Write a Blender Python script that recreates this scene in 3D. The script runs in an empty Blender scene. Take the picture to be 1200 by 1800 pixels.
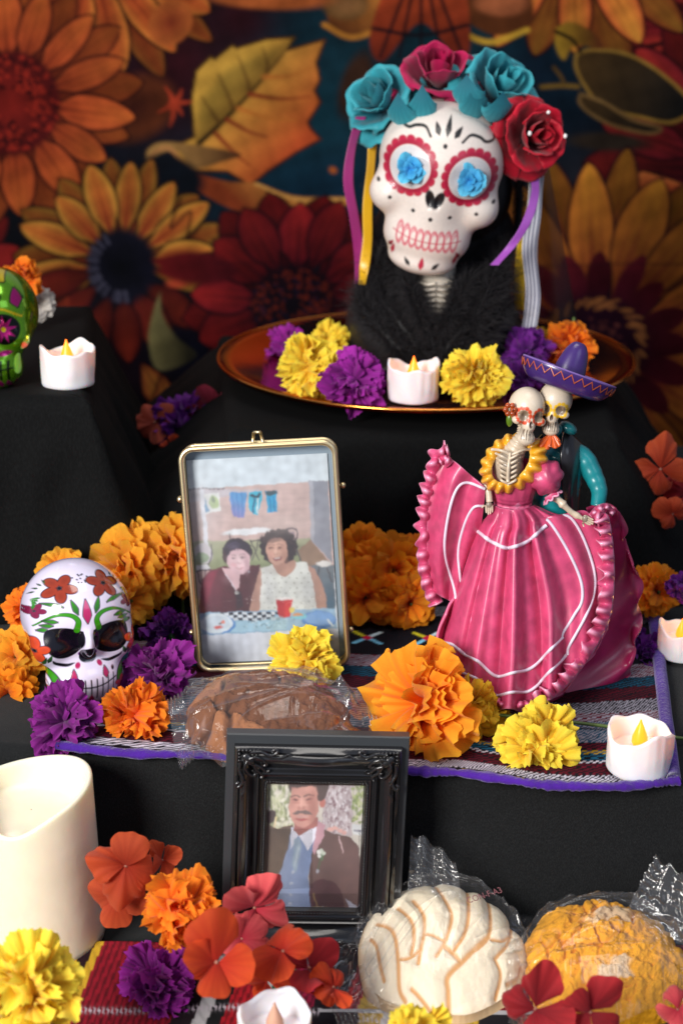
import bpy, math, random
import numpy as np
from mathutils import Vector, Matrix, Euler, Quaternion
PI = math.pi
C = bpy.context.scene.collection
S = bpy.context.scene
rnd = random.Random(7)
rng = np.random.default_rng(7)

# ---------------------------------------------------------------- camera
PITCH = math.radians(19.5); CAMZ = .56; FPX = 2750.0
cd = bpy.data.cameras.new('camera'); cam = bpy.data.objects.new('camera', cd); C.objects.link(cam)
cd.sensor_fit = 'VERTICAL'; cd.sensor_height = 36; cd.lens = 55; cd.clip_start = .05; cd.clip_end = 50
cam.location = (0, 0, CAMZ); cam.rotation_euler = (PI/2 - PITCH, 0, 0)
cd.dof.use_dof = True; cd.dof.focus_distance = .955; cd.dof.aperture_fstop = 7.2
S.camera = cam
# ---------------------------------------------------------------- light: an indoor room, daylight through a window at the front left
w = bpy.data.worlds.new("World"); S.world = w; w.use_nodes = True
w.node_tree.nodes['Background'].inputs[0].default_value = (.62, .72, 1, 1)
w.node_tree.nodes['Background'].inputs[1].default_value = .30
def area(name, loc, tgt, size, power, col, sy=None):
    l = bpy.data.lights.new(name, 'AREA'); l.energy = power; l.size = size; l.color = col
    if sy: l.shape = 'RECTANGLE'; l.size_y = sy
    o = bpy.data.objects.new(name, l); C.objects.link(o); o.location = loc
    o.rotation_euler = (Vector(tgt) - Vector(loc)).to_track_quat('-Z', 'Y').to_euler()
    return o
area('window_light', (-.95, -.42, .92), (0, .95, .16), .55, 47, (1, .965, .92), .65)
area('top_fill_light', (.1, .75, 2.1), (0, 1.0, .1), .8, 11, (1, .95, .88), .8)  # soft fill light added overhead to brighten the tops
area('room_light', (1.2, -.6, 1.5), (.1, 1.1, .2), .9, 4.5, (.75, .85, 1), .9)
S.view_settings.view_transform = 'Standard'; S.view_settings.look = 'None'
S.view_settings.exposure = 0; S.view_settings.gamma = 1
S.render.engine = 'CYCLES'
S.cycles.max_bounces = 8; S.cycles.transparent_max_bounces = 24; S.cycles.use_denoising = True

# ---------------------------------------------------------------- pixel <-> place
CP, SP = math.cos(PITCH), math.sin(PITCH)
def ray(px, py):
    u = (px-600)/FPX; v = (py-900)/FPX
    return Vector((u, CP - v*SP, -SP - v*CP))
def Wd(px, py, d): r = ray(px, py); return Vector((r.x*d, r.y*d, r.z*d+CAMZ))
def Wy(px, py, y): r = ray(px, py); return Wd(px, py, y/r.y)
def Wz(px, py, z): r = ray(px, py); return Wd(px, py, (z-CAMZ)/r.z)
def depth(p): return p[1]*CP - (p[2]-CAMZ)*SP
def proj(P):
    P = np.asarray(P, float)
    d = P[..., 1]*CP - (P[..., 2]-CAMZ)*SP
    u = P[..., 0]/d; v = -(P[..., 1]*SP + (P[..., 2]-CAMZ)*CP)/d
    return u*FPX+600, v*FPX+900

# ---------------------------------------------------------------- object helpers
def link(o, parent=None):
    C.objects.link(o)
    if parent is not None: o.parent = parent
    return o
def tag(o, label=None, cat=None, group=None, kind=None):
    if label: o['label'] = label
    if cat: o['category'] = cat
    if group: o['group'] = group
    if kind: o['kind'] = kind
    return o
def thing(name, label, cat, loc=(0, 0, 0), rot=(0, 0, 0), group=None):
    o = bpy.data.objects.new(name, None); C.objects.link(o); o.empty_display_size = .01
    o.location = loc; o.rotation_euler = rot
    return tag(o, label, cat, group)
def mesh(name, V, Fc, smooth=True, cols=None, uv=None):
    me = bpy.data.meshes.new(name)
    me.from_pydata([tuple(v) for v in V] if not isinstance(V, np.ndarray) else V.tolist(), [], Fc if isinstance(Fc, list) else Fc.tolist())
    if smooth: me.polygons.foreach_set('use_smooth', [True]*len(me.polygons))
    if cols is not None:
        a = me.color_attributes.new('Col', 'FLOAT_COLOR', 'POINT')
        c = np.ones((len(V), 4), np.float32); c[:, :3] = np.asarray(cols)[:, :3]
        a.data.foreach_set('color', c.ravel())
    me.update()
    return me
def obj(name, me, m=None, parent=None, loc=None, rot=None, scale=None):
    o = bpy.data.objects.new(name, me)
    if m is not None and len(me.materials) == 0: me.materials.append(m)
    link(o, parent)
    if loc is not None: o.location = loc
    if rot is not None: o.rotation_euler = rot
    if scale is not None: o.scale = (scale,)*3 if isinstance(scale, (int, float)) else scale
    return o
def grid_faces(nu, nv, cu=False, cv=False):
    iu = np.arange(nu if cu else nu-1); iv = np.arange(nv if cv else nv-1)
    a, b = np.meshgrid(iu, iv, indexing='ij'); a = a.ravel(); b = b.ravel()
    a2 = (a+1) % nu; b2 = (b+1) % nv
    return np.stack([a*nv+b, a2*nv+b, a2*nv+b2, a*nv+b2], 1)
class MB:
    """collects pieces into one mesh"""
    def __init__(s): s.V = []; s.F = []; s.c = []; s.n = 0
    def add(s, V, Fc, col=None):
        V = np.asarray(V, float).reshape(-1, 3)
        s.V.append(V)
        for f in (Fc.tolist() if isinstance(Fc, np.ndarray) else Fc): s.F.append([i+s.n for i in f])
        s.c.append(np.tile(np.array(col if col is not None else (1, 1, 1), float), (len(V), 1)) if (col is None or np.ndim(col) == 1) else np.asarray(col))
        s.n += len(V); return s
    def grid(s, P, cu=False, cv=False, col=None):
        nu, nv = P.shape[:2]
        return s.add(P.reshape(-1, 3), grid_faces(nu, nv, cu, cv), None if col is None else (col if np.ndim(col) == 1 else np.asarray(col).reshape(-1, 3)))
    def tube(s, pts, r, n=8, col=None, closed=False, cap=True, squash=1.0):
        pts = [Vector(p) for p in pts]; m = len(pts)
        rr = r if hasattr(r, '__len__') else [r]*m
        P = np.zeros((m, n, 3)); up = None
        for i, p in enumerate(pts):
            a = pts[(i-1) % m] if (closed or i > 0) else p; b = pts[(i+1) % m] if (closed or i < m-1) else p
            t = (b-a).normalized() if (b-a).length > 1e-9 else Vector((0, 0, 1))
            if up is None: up = Vector((0, 0, 1)) if abs(t.z) < .9 else Vector((0, 1, 0))
            x = t.cross(up); x = x.normalized() if x.length > 1e-6 else t.orthogonal().normalized(); up = x.cross(t).normalized()
            for k in range(n):
                an = 2*PI*k/n; q = p + (x*math.cos(an)*squash + up*math.sin(an))*rr[i]
                P[i, k] = q
        b0 = s.n
        s.grid(P, cu=closed, cv=True, col=col)
        if cap and not closed:
            s.F.append([b0+k for k in range(n)][::-1]); s.F.append([b0+(m-1)*n+k for k in range(n)])
        return s
    def lathe(s, prof, n=48, loc=(0, 0, 0), col=None, axis=None):
        prof = np.asarray(prof, float); an = np.linspace(0, 2*PI, n, endpoint=False)
        P = np.zeros((len(prof), n, 3))
        P[..., 0] = prof[:, 0, None]*np.cos(an); P[..., 1] = prof[:, 0, None]*np.sin(an); P[..., 2] = prof[:, 1, None]
        return s.grid(P[:, ::-1] + np.asarray(loc), cv=True, col=col)
    def ell(s, c, r, R=None, nu=14, nv=20, col=None, warp=None):
        th = np.linspace(0.001, PI-.001, nu)[:, None]; ph = np.linspace(0, 2*PI, nv, endpoint=False)[None]
        D = np.stack([np.sin(th)*np.cos(ph), np.sin(th)*np.sin(ph), np.cos(th)+0*ph], -1)
        P = D*np.asarray(r)
        if warp is not None: P = warp(P, D)
        if R is not None: P = P @ np.array(R.to_3x3() if hasattr(R, 'to_3x3') else R).T
        return s.grid((P + np.asarray(c))[:, ::-1], cv=True, col=col)
    def box(s, c, r, R=None, col=None):
        V = np.array([(x, y, z) for x in (-1, 1) for y in (-1, 1) for z in (-1, 1)], float)*np.asarray(r)
        if R is not None: V = V @ np.array(R.to_3x3()).T
        return s.add(V+np.asarray(c), [[0, 1, 3, 2], [4, 6, 7, 5], [0, 4, 5, 1], [2, 3, 7, 6], [0, 2, 6, 4], [1, 5, 7, 3]], col)
    def build(s, name, m=None, parent=None, smooth=True, world=False, **k):
        V = np.concatenate(s.V)
        if world and parent is not None: V = V - np.array(parent.location)
        return obj(name, mesh(name, V, s.F, smooth, np.concatenate(s.c)), m, parent, **k)
def thick(o, t, off=0):
    md = o.modifiers.new('solid', 'SOLIDIFY'); md.thickness = t; md.offset = off; return o
def sm(a, b, x): t = np.clip((x-a)/(b-a), 0, 1); return t*t*(3-2*t)
def spline(pts, n):
    """Catmull-Rom through points"""
    P = np.asarray(pts, float); m = len(P)
    Q = np.vstack([2*P[0]-P[1], P, 2*P[-1]-P[-2]])
    t = np.linspace(0, m-1, n); i = np.minimum(t.astype(int), m-2); f = (t-i)[:, None]
    a, b, c, d = Q[i], Q[i+1], Q[i+2], Q[i+3]
    return .5*((2*b) + (c-a)*f + (2*a-5*b+4*c-d)*f**2 + (3*b-a-3*c+d)*f**3)

# ---------------------------------------------------------------- materials
def srgb(r, g, b):
    f = lambda c: (c/255/12.92) if c/255 <= .04045 else ((c/255+.055)/1.055)**2.4
    return (f(r), f(g), f(b))
def nmat(name):
    m = bpy.data.materials.new(name); m.use_nodes = True; nt = m.node_tree
    return m, nt, nt.nodes['Principled BSDF'], nt.nodes['Material Output']
def nd(nt, t, **k):
    n = nt.nodes.new(t)
    for a, b in k.items():
        if a in n.inputs: n.inputs[a].default_value = b
        else: setattr(n, a, b)
    return n
def mat(name, col, rough=.5, metal=0, noise=0, nscale=40, bump=0, bscale=200, attr=False, spec=.5, trans=0, coat=0, sss=0, objvar=0, sheen=0, bdist=.002, coord='Object'):
    m, nt, b, out = nmat(name); L = nt.links.new
    b.inputs['Base Color'].default_value = (*col, 1); b.inputs['Roughness'].default_value = rough
    b.inputs['Metallic'].default_value = metal; b.inputs['Specular IOR Level'].default_value = spec
    b.inputs['Coat Weight'].default_value = coat; b.inputs['Coat Roughness'].default_value = .08
    if sheen: b.inputs['Sheen Weight'].default_value = sheen
    if sss: b.inputs['Subsurface Weight'].default_value = sss; b.inputs['Subsurface Radius'].default_value = (.01, .006, .004); b.inputs['Subsurface Scale'].default_value = 1
    tc = nd(nt, 'ShaderNodeTexCoord'); src = None
    if attr: a = nd(nt, 'ShaderNodeAttribute', attribute_name='Col'); src = a.outputs['Color']
    if noise or objvar:
        mx = nd(nt, 'ShaderNodeMix', data_type='RGBA', blend_type='MULTIPLY'); mx.inputs[0].default_value = 1
        if src: L(src, mx.inputs[6])
        else: mx.inputs[6].default_value = (*col, 1)
        nz = nd(nt, 'ShaderNodeTexNoise', Scale=nscale, Detail=5); L(tc.outputs[coord], nz.inputs['Vector'])
        mr = nd(nt, 'ShaderNodeMapRange'); L(nz.outputs[0], mr.inputs[0]); mr.inputs[1].default_value = .3; mr.inputs[2].default_value = .7
        mr.inputs[3].default_value = 1-noise; mr.inputs[4].default_value = 1+noise
        v = mr.outputs[0]
        if objvar:
            oi = nd(nt, 'ShaderNodeObjectInfo'); m2 = nd(nt, 'ShaderNodeMapRange'); L(oi.outputs['Random'], m2.inputs[0])
            m2.inputs[3].default_value = 1-objvar; m2.inputs[4].default_value = 1+objvar
            mu = nd(nt, 'ShaderNodeMath', operation='MULTIPLY'); L(v, mu.inputs[0]); L(m2.outputs[0], mu.inputs[1]); v = mu.outputs[0]
        L(v, mx.inputs[7]); src = mx.outputs[2]
    if src: L(src, b.inputs['Base Color'])
    nrm = None
    if bump:
        nb = nd(nt, 'ShaderNodeTexNoise', Scale=bscale, Detail=6); L(tc.outputs[coord], nb.inputs['Vector'])
        bp = nd(nt, 'ShaderNodeBump', Strength=bump, Distance=bdist); L(nb.outputs[0], bp.inputs['Height']); L(bp.outputs[0], b.inputs['Normal']); nrm = bp
    if trans:
        tr = nd(nt, 'ShaderNodeBsdfTranslucent'); ms = nd(nt, 'ShaderNodeMixShader'); ms.inputs[0].default_value = trans
        if src: L(src, tr.inputs[0])
        else: tr.inputs[0].default_value = (*col, 1)
        L(b.outputs[0], ms.inputs[1]); L(tr.outputs[0], ms.inputs[2]); L(ms.outputs[0], out.inputs[0])
    return m

# ---------------------------------------------------------------- flat print: shapes put down as colours on the points of a fine grid
class Paint:
    def __init__(s, x, y, base, aa=1.0):
        s.x = np.asarray(x, float); s.y = np.asarray(y, float); s.aa = aa
        s.c = np.zeros(s.x.shape+(3,)); s.c[:] = base
    def put(s, mask, col, idx=None):
        if idx is None: s.c += (np.asarray(col)-s.c)*mask[..., None]
        else: s.c[idx] += (np.asarray(col)-s.c[idx])*mask[..., None]
    def shade(s, cx, cy, rx, ry, k, tint=(0, 0, 0)):
        g = np.exp(-(((s.x-cx)/rx)**2+((s.y-cy)/ry)**2))[..., None]*k; s.c = s.c*(1-g)+np.array(tint)*g
    def near(s, cx, cy, r): return np.nonzero((np.abs(s.x-cx) < r) & (np.abs(s.y-cy) < r))
    def cov(s, d, aa=None): return 1-sm(-(aa or s.aa), (aa or s.aa), d)
    def ell(s, cx, cy, rx, ry, col, ang=0, aa=None, inner=None, op=1):
        i = s.near(cx, cy, max(rx, ry)*1.1+3*(aa or s.aa)); X = s.x[i]-cx; Y = s.y[i]-cy
        ca, sa = math.cos(ang), math.sin(ang); u = (X*ca+Y*sa)/rx; v = (-X*sa+Y*ca)/ry
        q = np.sqrt(u*u+v*v); d = (q-1)*min(rx, ry)
        if inner is None: c = np.array(col)
        else: t = np.clip(q, 0, 1)[..., None]; c = np.array(inner)*(1-t)+np.array(col)*t
        s.put(s.cov(d, aa)*op, c, i)
    def ring(s, cx, cy, r, w, col, ry=None):
        i = s.near(cx, cy, max(r, ry or 0)+w*2+3*s.aa); k = r/(ry or r)
        q = np.hypot(s.x[i]-cx, (s.y[i]-cy)*k); s.put(s.cov(np.abs(q-r)-w), np.array(col), i)
    def poly(s, pts, col, aa=None, op=1, grad=None, col2=None, outline=None, ow=1.5, smooth=0):
        P = np.asarray(pts, float)
        if smooth: P = spline(np.vstack([P, P[:1]]), smooth)[:-1]
        mn = P.min(0)-6*s.aa-ow; mx = P.max(0)+6*s.aa+ow
        i = np.nonzero((s.x > mn[0]) & (s.x < mx[0]) & (s.y > mn[1]) & (s.y < mx[1]))
        X, Y = s.x[i], s.y[i]; ins = np.zeros(X.shape, bool); d = np.full(X.shape, 1e9)
        for a, b in zip(P, np.roll(P, -1, 0)):
            cr = ((a[1] > Y) != (b[1] > Y))
            with np.errstate(divide='ignore', invalid='ignore'):
                ins ^= cr & (X < (b[0]-a[0])*(Y-a[1])/((b[1]-a[1]) or 1e-12)+a[0])
            e = b-a; L2 = e@e or 1e-12; t = np.clip(((X-a[0])*e[0]+(Y-a[1])*e[1])/L2, 0, 1)
            d = np.minimum(d, np.hypot(X-a[0]-t*e[0], Y-a[1]-t*e[1]))
        d = np.where(ins, -d, d); c = np.array(col)
        if grad is not None:
            a, b = np.array(grad[0]), np.array(grad[1]); e = b-a
            t = np.clip(((X-a[0])*e[0]+(Y-a[1])*e[1])/(e@e), 0, 1)[..., None]; c = np.array(col)*(1-t)+np.array(col2)*t
        s.put(s.cov(d, aa)*op, c, i)
        if outline is not None: s.put(s.cov(np.abs(d)-ow), np.array(outline), i)
    def line(s, pts, w, col, aa=None, op=1, n=24, taper=False):
        P = spline(pts, n) if len(pts) > 2 else np.asarray(pts, float)
        mx = P.max(0)+w+4*s.aa; mn = P.min(0)-w-4*s.aa
        i = np.nonzero((s.x > mn[0]) & (s.x < mx[0]) & (s.y > mn[1]) & (s.y < mx[1])); X, Y = s.x[i], s.y[i]; d = np.full(X.shape, 1e9)
        m = len(P)-1
        for k in range(m):
            a, b = P[k], P[k+1]; e = b-a; L2 = e@e or 1e-12; t = np.clip(((X-a[0])*e[0]+(Y-a[1])*e[1])/L2, 0, 1)
            ww = w*(math.sin(PI*(k+.5)/m)**.7 if taper == 2 else 1-(k/m)*.85 if taper else 1)
            d = np.minimum(d, np.hypot(X-a[0]-t*e[0], Y-a[1]-t*e[1])-ww)
        s.put(s.cov(d, aa)*op, np.array(col), i)
    def petal(s, cx, cy, ang, L, wd, c0, c1, c2=None, vein=None, r0=0, blunt=.62, pw=.75, outline=None, aa=None):
        """petal from (cx,cy) along ang; c0 at base, c1 tip, c2 edges"""
        mxr = r0+L; i = s.near(cx+math.cos(ang)*(r0+L/2), cy+math.sin(ang)*(r0+L/2), L*.6+wd+4*s.aa)
        X = s.x[i]-cx; Y = s.y[i]-cy; u = (X*math.cos(ang)+Y*math.sin(ang)-r0)/L; v = -X*math.sin(ang)+Y*math.cos(ang)
        uu = np.clip(u, 0, 1); prof = wd*np.sin(PI*uu**blunt)**pw*(.25+.75*np.clip(uu*3, 0, 1))
        d = np.abs(v)-prof; d = np.where((u < 0) | (u > 1), np.maximum(d, np.maximum(-u, u-1)*L), d)
        t = uu[..., None]; c = np.array(c0)*(1-t)+np.array(c1)*t
        q = np.clip(np.abs(v)/np.maximum(prof, 1e-6), 0, 1)[..., None]
        if c2 is not None: c = c*(1-q**2*.8)+np.array(c2)*q**2*.8
        if vein is not None:
            k = (np.exp(-(np.abs(v)/wd/.14)**2)+.6*np.exp(-((np.abs(v)/wd-.45)/.1)**2))[..., None]*(1-t)*.75
            c = c*(1-k)+np.array(vein)*k
        if outline is not None: s.put(s.cov(d-(1.6*s.aa), aa)*.85, np.array(outline), i)
        s.put(s.cov(d, aa), c, i)
# ================================================================ THE SETTING
Z1 = .012; Z2 = .11; Z3 = .232; ZL = .273
def black_cloth_mat(name, base=.016, scale=900, sheen=.25):
    m, nt, b, out = nmat(name); L = nt.links.new
    tc = nd(nt, 'ShaderNodeTexCoord')
    n1 = nd(nt, 'ShaderNodeTexNoise', Scale=scale, Detail=3); L(tc.outputs['Object'], n1.inputs[0])
    mp = nd(nt, 'ShaderNodeMapping'); mp.inputs['Scale'].default_value = (1, 1, .35); L(tc.outputs['Object'], mp.inputs[0]); L(mp.outputs[0], n1.inputs[0])
    cr = nd(nt, 'ShaderNodeValToRGB'); L(n1.outputs[0], cr.inputs[0])
    cr.color_ramp.elements[0].position = .42; cr.color_ramp.elements[0].color = (base*.6, base*.66, base*.72, 1)
    cr.color_ramp.elements[1].position = .72; cr.color_ramp.elements[1].color = (base*2.2, base*2.4, base*2.5, 1)
    L(cr.outputs[0], b.inputs['Base Color']); b.inputs['Roughness'].default_value = .85; b.inputs['Specular IOR Level'].default_value = .15
    b.inputs['Sheen Weight'].default_value = sheen; b.inputs['Sheen Roughness'].default_value = .5
    bp = nd(nt, 'ShaderNodeBump', Strength=.5, Distance=.0006); L(n1.outputs[0], bp.inputs['Height']); L(bp.outputs[0], b.inputs['Normal'])
    return m
M_black = black_cloth_mat('black_cloth', .0072, scale=2400, sheen=.08)
M_black_shaded = black_cloth_mat('black_cloth_shaded', .0016, sheen=.0)  # same black cloth, the dimmer light further back put into its base colour

# table sheet the whole altar stands on
def noise2(x, y, s):
    return (np.sin(x*37*s+y*21*s)+np.sin(x*61*s-y*43*s+1.3)+np.sin(y*83*s+x*17*s+2.1))/3
x = np.linspace(-.75, .75, 120); y = np.linspace(.1, .87, 60); X, Y = np.meshgrid(x, y, indexing='ij')
P = np.stack([X, Y, Z1-.003+.0012*noise2(X, Y, .6)], -1)
tag(MB().grid(P).build('table_cloth', M_black), 'black cloth covering the lowest table in front', 'tablecloth')
tag(MB().box((0, .9, -.031), (1.2, 1.0, .025)).build('table_surface', mat('table_top', (.05, .045, .04), .6), smooth=False), kind='structure')

def draped_box(name, corners, ztop, zbot, flare, folds, amp, m, label, seed=0, rad=.012, nper=360, ntop=10, sag=.0):
    """a cloth thrown over a box: corners in plan (counter-clockwise), flare = (left,right,front,back) metres"""
    r = np.random.default_rng(seed)
    Cn = np.array(corners, float); k = len(Cn); per = []; nrm = []
    for i in range(k):
        a, b = Cn[i], Cn[(i+1) % k]; e = b-a; n_ = int(nper*np.linalg.norm(e)/sum(np.linalg.norm(Cn[(j+1) % k]-Cn[j]) for j in range(k)))
        t = np.linspace(0, 1, n_, endpoint=False)[:, None]; per.append(a+e*t)
        nn = np.array([e[1], -e[0]])/np.linalg.norm(e); nrm.append(np.tile(nn, (n_, 1)))
    per = np.concatenate(per); nrm = np.concatenate(nrm); n = len(per)
    kk = max(3, n//40); ker = np.hanning(2*kk+1); ker /= ker.sum()
    for _ in range(2):
        nrm = np.stack([np.convolve(np.concatenate([nrm[-kk:, j], nrm[:, j], nrm[:kk, j]]), ker, 'valid') for j in (0, 1)], 1)
    per = np.stack([np.convolve(np.concatenate([per[-kk//2:, j], per[:, j], per[:kk//2, j]]), np.hanning(2*(kk//2)+1)/np.hanning(2*(kk//2)+1).sum(), 'valid')[:n] for j in (0, 1)], 1) if 0 else per
    nrm /= np.linalg.norm(nrm, axis=1)[:, None]+1e-9
    fl = np.where(nrm[:, 0] < 0, flare[0], flare[1])*np.abs(nrm[:, 0])**1.5 + np.where(nrm[:, 1] < 0, flare[2], flare[3])*np.abs(nrm[:, 1])**1.5
    s = np.arange(n)/n; ph = r.uniform(0, 6, 4)
    wv = sum(np.sin(2*PI*s*f_+p_)/(1+.4*j) for j, (f_, p_) in enumerate(zip((folds, int(folds*1.7), int(folds*.6)+1, int(folds*2.9)), ph)))/2
    cen = Cn.mean(0); rows = []
    for t in np.linspace(.02, 1, ntop):
        q = cen+(per-cen)*t
        if t > .999: q = per - nrm*rad
        rows.append(np.column_stack([q, np.full(n, ztop)+sag*noise2(q[:, 0], q[:, 1], 1.0)]))
    for a in np.linspace(.2, 1, 5)*PI/2:
        q = per - nrm*rad*(1-math.sin(a)); rows.append(np.column_stack([q, np.full(n, ztop-rad*(1-math.cos(a)))]))
    H = ztop-rad-zbot; wr = r.uniform(0, 6, 6)
    for t in np.linspace(0, 1, 22)[1:]:
        q = per + nrm*(fl*t**.85 + amp*wv*t**.9+amp*t*.8+.0030*sm(0, .3, t)*np.sin(s*90+wr[0]+5*t)*np.sin(s*37+wr[1]-4*t)+.0008*sm(0, .3, t)*np.sin(s*210+9*t+wr[2]))[:, None]
        rows.append(np.column_stack([q, np.full(n, ztop-rad-H*t)]))
    return tag(MB().grid(np.array(rows)[:, ::-1], cv=True).build(name, m), label, 'cloth')

draped_box('step_cloth', [(-.62, .890), (.62, .752), (.62, 1.47), (-.62, 1.47)], Z2, .001, (.0, .0, .006, .02), 26, .0035, M_black,
           'black cloth over the middle step, under the striped runner', 3, rad=.008, sag=.0008, nper=700)
pl = Wz(385, 742, Z3); 
draped_box('plate_step_cloth', [(-.085, 1.10), (.205, 1.10), (.235, 1.42), (-.115, 1.42)], Z3, Z2+.001, (.115, .075, .012, .05), 16, .006, M_black_shaded,
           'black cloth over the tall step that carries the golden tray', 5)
draped_box('left_step_cloth', [(-.52, 1.045), (-.172, 1.045), (-.218, 1.36), (-.52, 1.36)], ZL, Z2+.001, (.02, .055, .012, .05), 14, .006, M_black_shaded,
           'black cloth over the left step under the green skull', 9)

# ---- striped serape at the very front
def serape():
    nx, ny = 420, 170
    a, b, c_, d = (np.array(Wz(px, py, Z1+.002)[:2]) for px, py in ((95, 1668), (700, 1662), (860, 1850), (-60, 1870)))
    b = np.array(Wz(1320, 1672, Z1+.002)[:2]); c_ = np.array(Wz(1330, 1960, Z1+.002)[:2]); d = np.array(Wz(-60, 1990, Z1+.002)[:2]); a = np.array(Wz(60, 1664, Z1+.002)[:2])
    U, V = np.meshgrid(np.linspace(0, 1, nx), np.linspace(0, 1, ny), indexing='ij')
    Q = ((1-U)*(1-V))[..., None]*a+(U*(1-V))[..., None]*b+(U*V)[..., None]*c_+((1-U)*V)[..., None]*d
    Zq = Z1+.0022+.0012*noise2(Q[..., 0], Q[..., 1], 1.2)+.0015*np.exp(-((V-.0)/.03)**2)
    X, Y = proj(np.concatenate([Q, Zq[..., None]], -1))
    # warp coordinate: stripes run along slightly fanned lines
    st = X + (Y-1700)*.42                          # across-stripe coordinate in the cloth
    p = Paint(U, V, srgb(150, 18, 40), .004)
    bands = [(-200, 130, (120, 16, 34)), (130, 330, (176, 22, 44)), (330, 352, (222, 170, 40)), (352, 372, (40, 10, 22)), (372, 386, (222, 175, 45)),
             (386, 560, (160, 20, 42)), (560, 600, (30, 16, 24)), (600, 625, (200, 200, 200)), (625, 650, (20, 22, 24)), (650, 690, (190, 24, 40)), (690, 715, (210, 210, 208)),
             (715, 745, (10, 90, 66)), (745, 800, (150, 18, 60)), (800, 850, (30, 20, 28)), (850, 880, (190, 40, 45)), (880, 930, (226, 185, 60)), (930, 945, (225, 225, 220)), (945, 965, (226, 185, 60)), (965, 980, (225, 225, 220)),
             (980, 1010, (226, 185, 60)), (1010, 1060, (24, 24, 28)), (1060, 1110, (226, 185, 60)), (1110, 1230, (170, 22, 44)), (1230, 1300, (40, 30, 90)), (1300, 2400, (150, 20, 44))]
    stn = st + 200
    for lo, hi, c in bands:
        m_ = (stn+120 > lo+100) & (stn+120 <= hi+100); p.c[m_] = srgb(*c)
    fine = (np.sin(st*.55) > .3) & (p.c[..., 0] > .2) & (p.c[..., 1] < .05); p.c[fine] *= .42
    fine2 = (np.sin(st*1.7+V*3) > .5); p.c[fine2] *= .8
    wy = Y-(1768+10*np.sin(X*.01)+(X-120)*.05)
    e = np.exp(-(wy/5)**2)*(.5+.5*np.sign(np.sin(X*.8))); e = e[..., None]*.9; p.c = p.c*(1-e)+np.array(srgb(215, 205, 215))*e
    wy2 = Y-(1786+(X-560)*.012); mk = (X > 560) & (wy2 > -7) & (wy2 < 40); blk = np.array(srgb(28, 26, 34)); pat = ((np.floor((X-560)/70) % 2) < 1)
    p.c[mk & pat] = blk; mk2 = (X > 560) & (np.abs(wy2+6) < 3); p.c[mk2] = srgb(200, 200, 205)
    me = MB().grid(np.concatenate([Q, Zq[..., None]], -1), col=p.c)
    m, nt, bs, out = nmat('serape_weave'); L = nt.links.new
    at = nd(nt, 'ShaderNodeAttribute', attribute_name='Col'); tc = nd(nt, 'ShaderNodeTexCoord')
    wv = nd(nt, 'ShaderNodeTexWave', wave_type='BANDS', bands_direction='DIAGONAL'); wv.inputs['Scale'].default_value = 430; wv.inputs['Distortion'].default_value = 2; L(tc.outputs['Object'], wv.inputs[0])
    w2 = nd(nt, 'ShaderNodeTexNoise', Scale=800); L(tc.outputs['Object'], w2.inputs[0])
    mx = nd(nt, 'ShaderNodeMix', data_type='RGBA', blend_type='MULTIPLY'); mx.inputs[0].default_value = .6; L(at.outputs['Color'], mx.inputs[6]); L(w2.outputs['Color'], mx.inputs[7])
    m3 = nd(nt, 'ShaderNodeMix', data_type='RGBA', blend_type='MULTIPLY'); m3.inputs[0].default_value = .35; L(at.outputs['Color'], m3.inputs[6]); L(wv.outputs['Color'], m3.inputs[7])
    L(m3.outputs[2], bs.inputs['Base Color']); bs.inputs['Roughness'].default_value = .8; bs.inputs['Specular IOR Level'].default_value = .2
    bp = nd(nt, 'ShaderNodeBump', Strength=.7, Distance=.0008); L(wv.outputs['Color'], bp.inputs['Height']); L(bp.outputs[0], bs.inputs['Normal'])
    o = me.build('serape_blanket', m); thick(o, .0015, -1)
    tag(o, 'red striped woven blanket with yellow and white bands lying under the breads', 'blanket')
serape()

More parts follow.
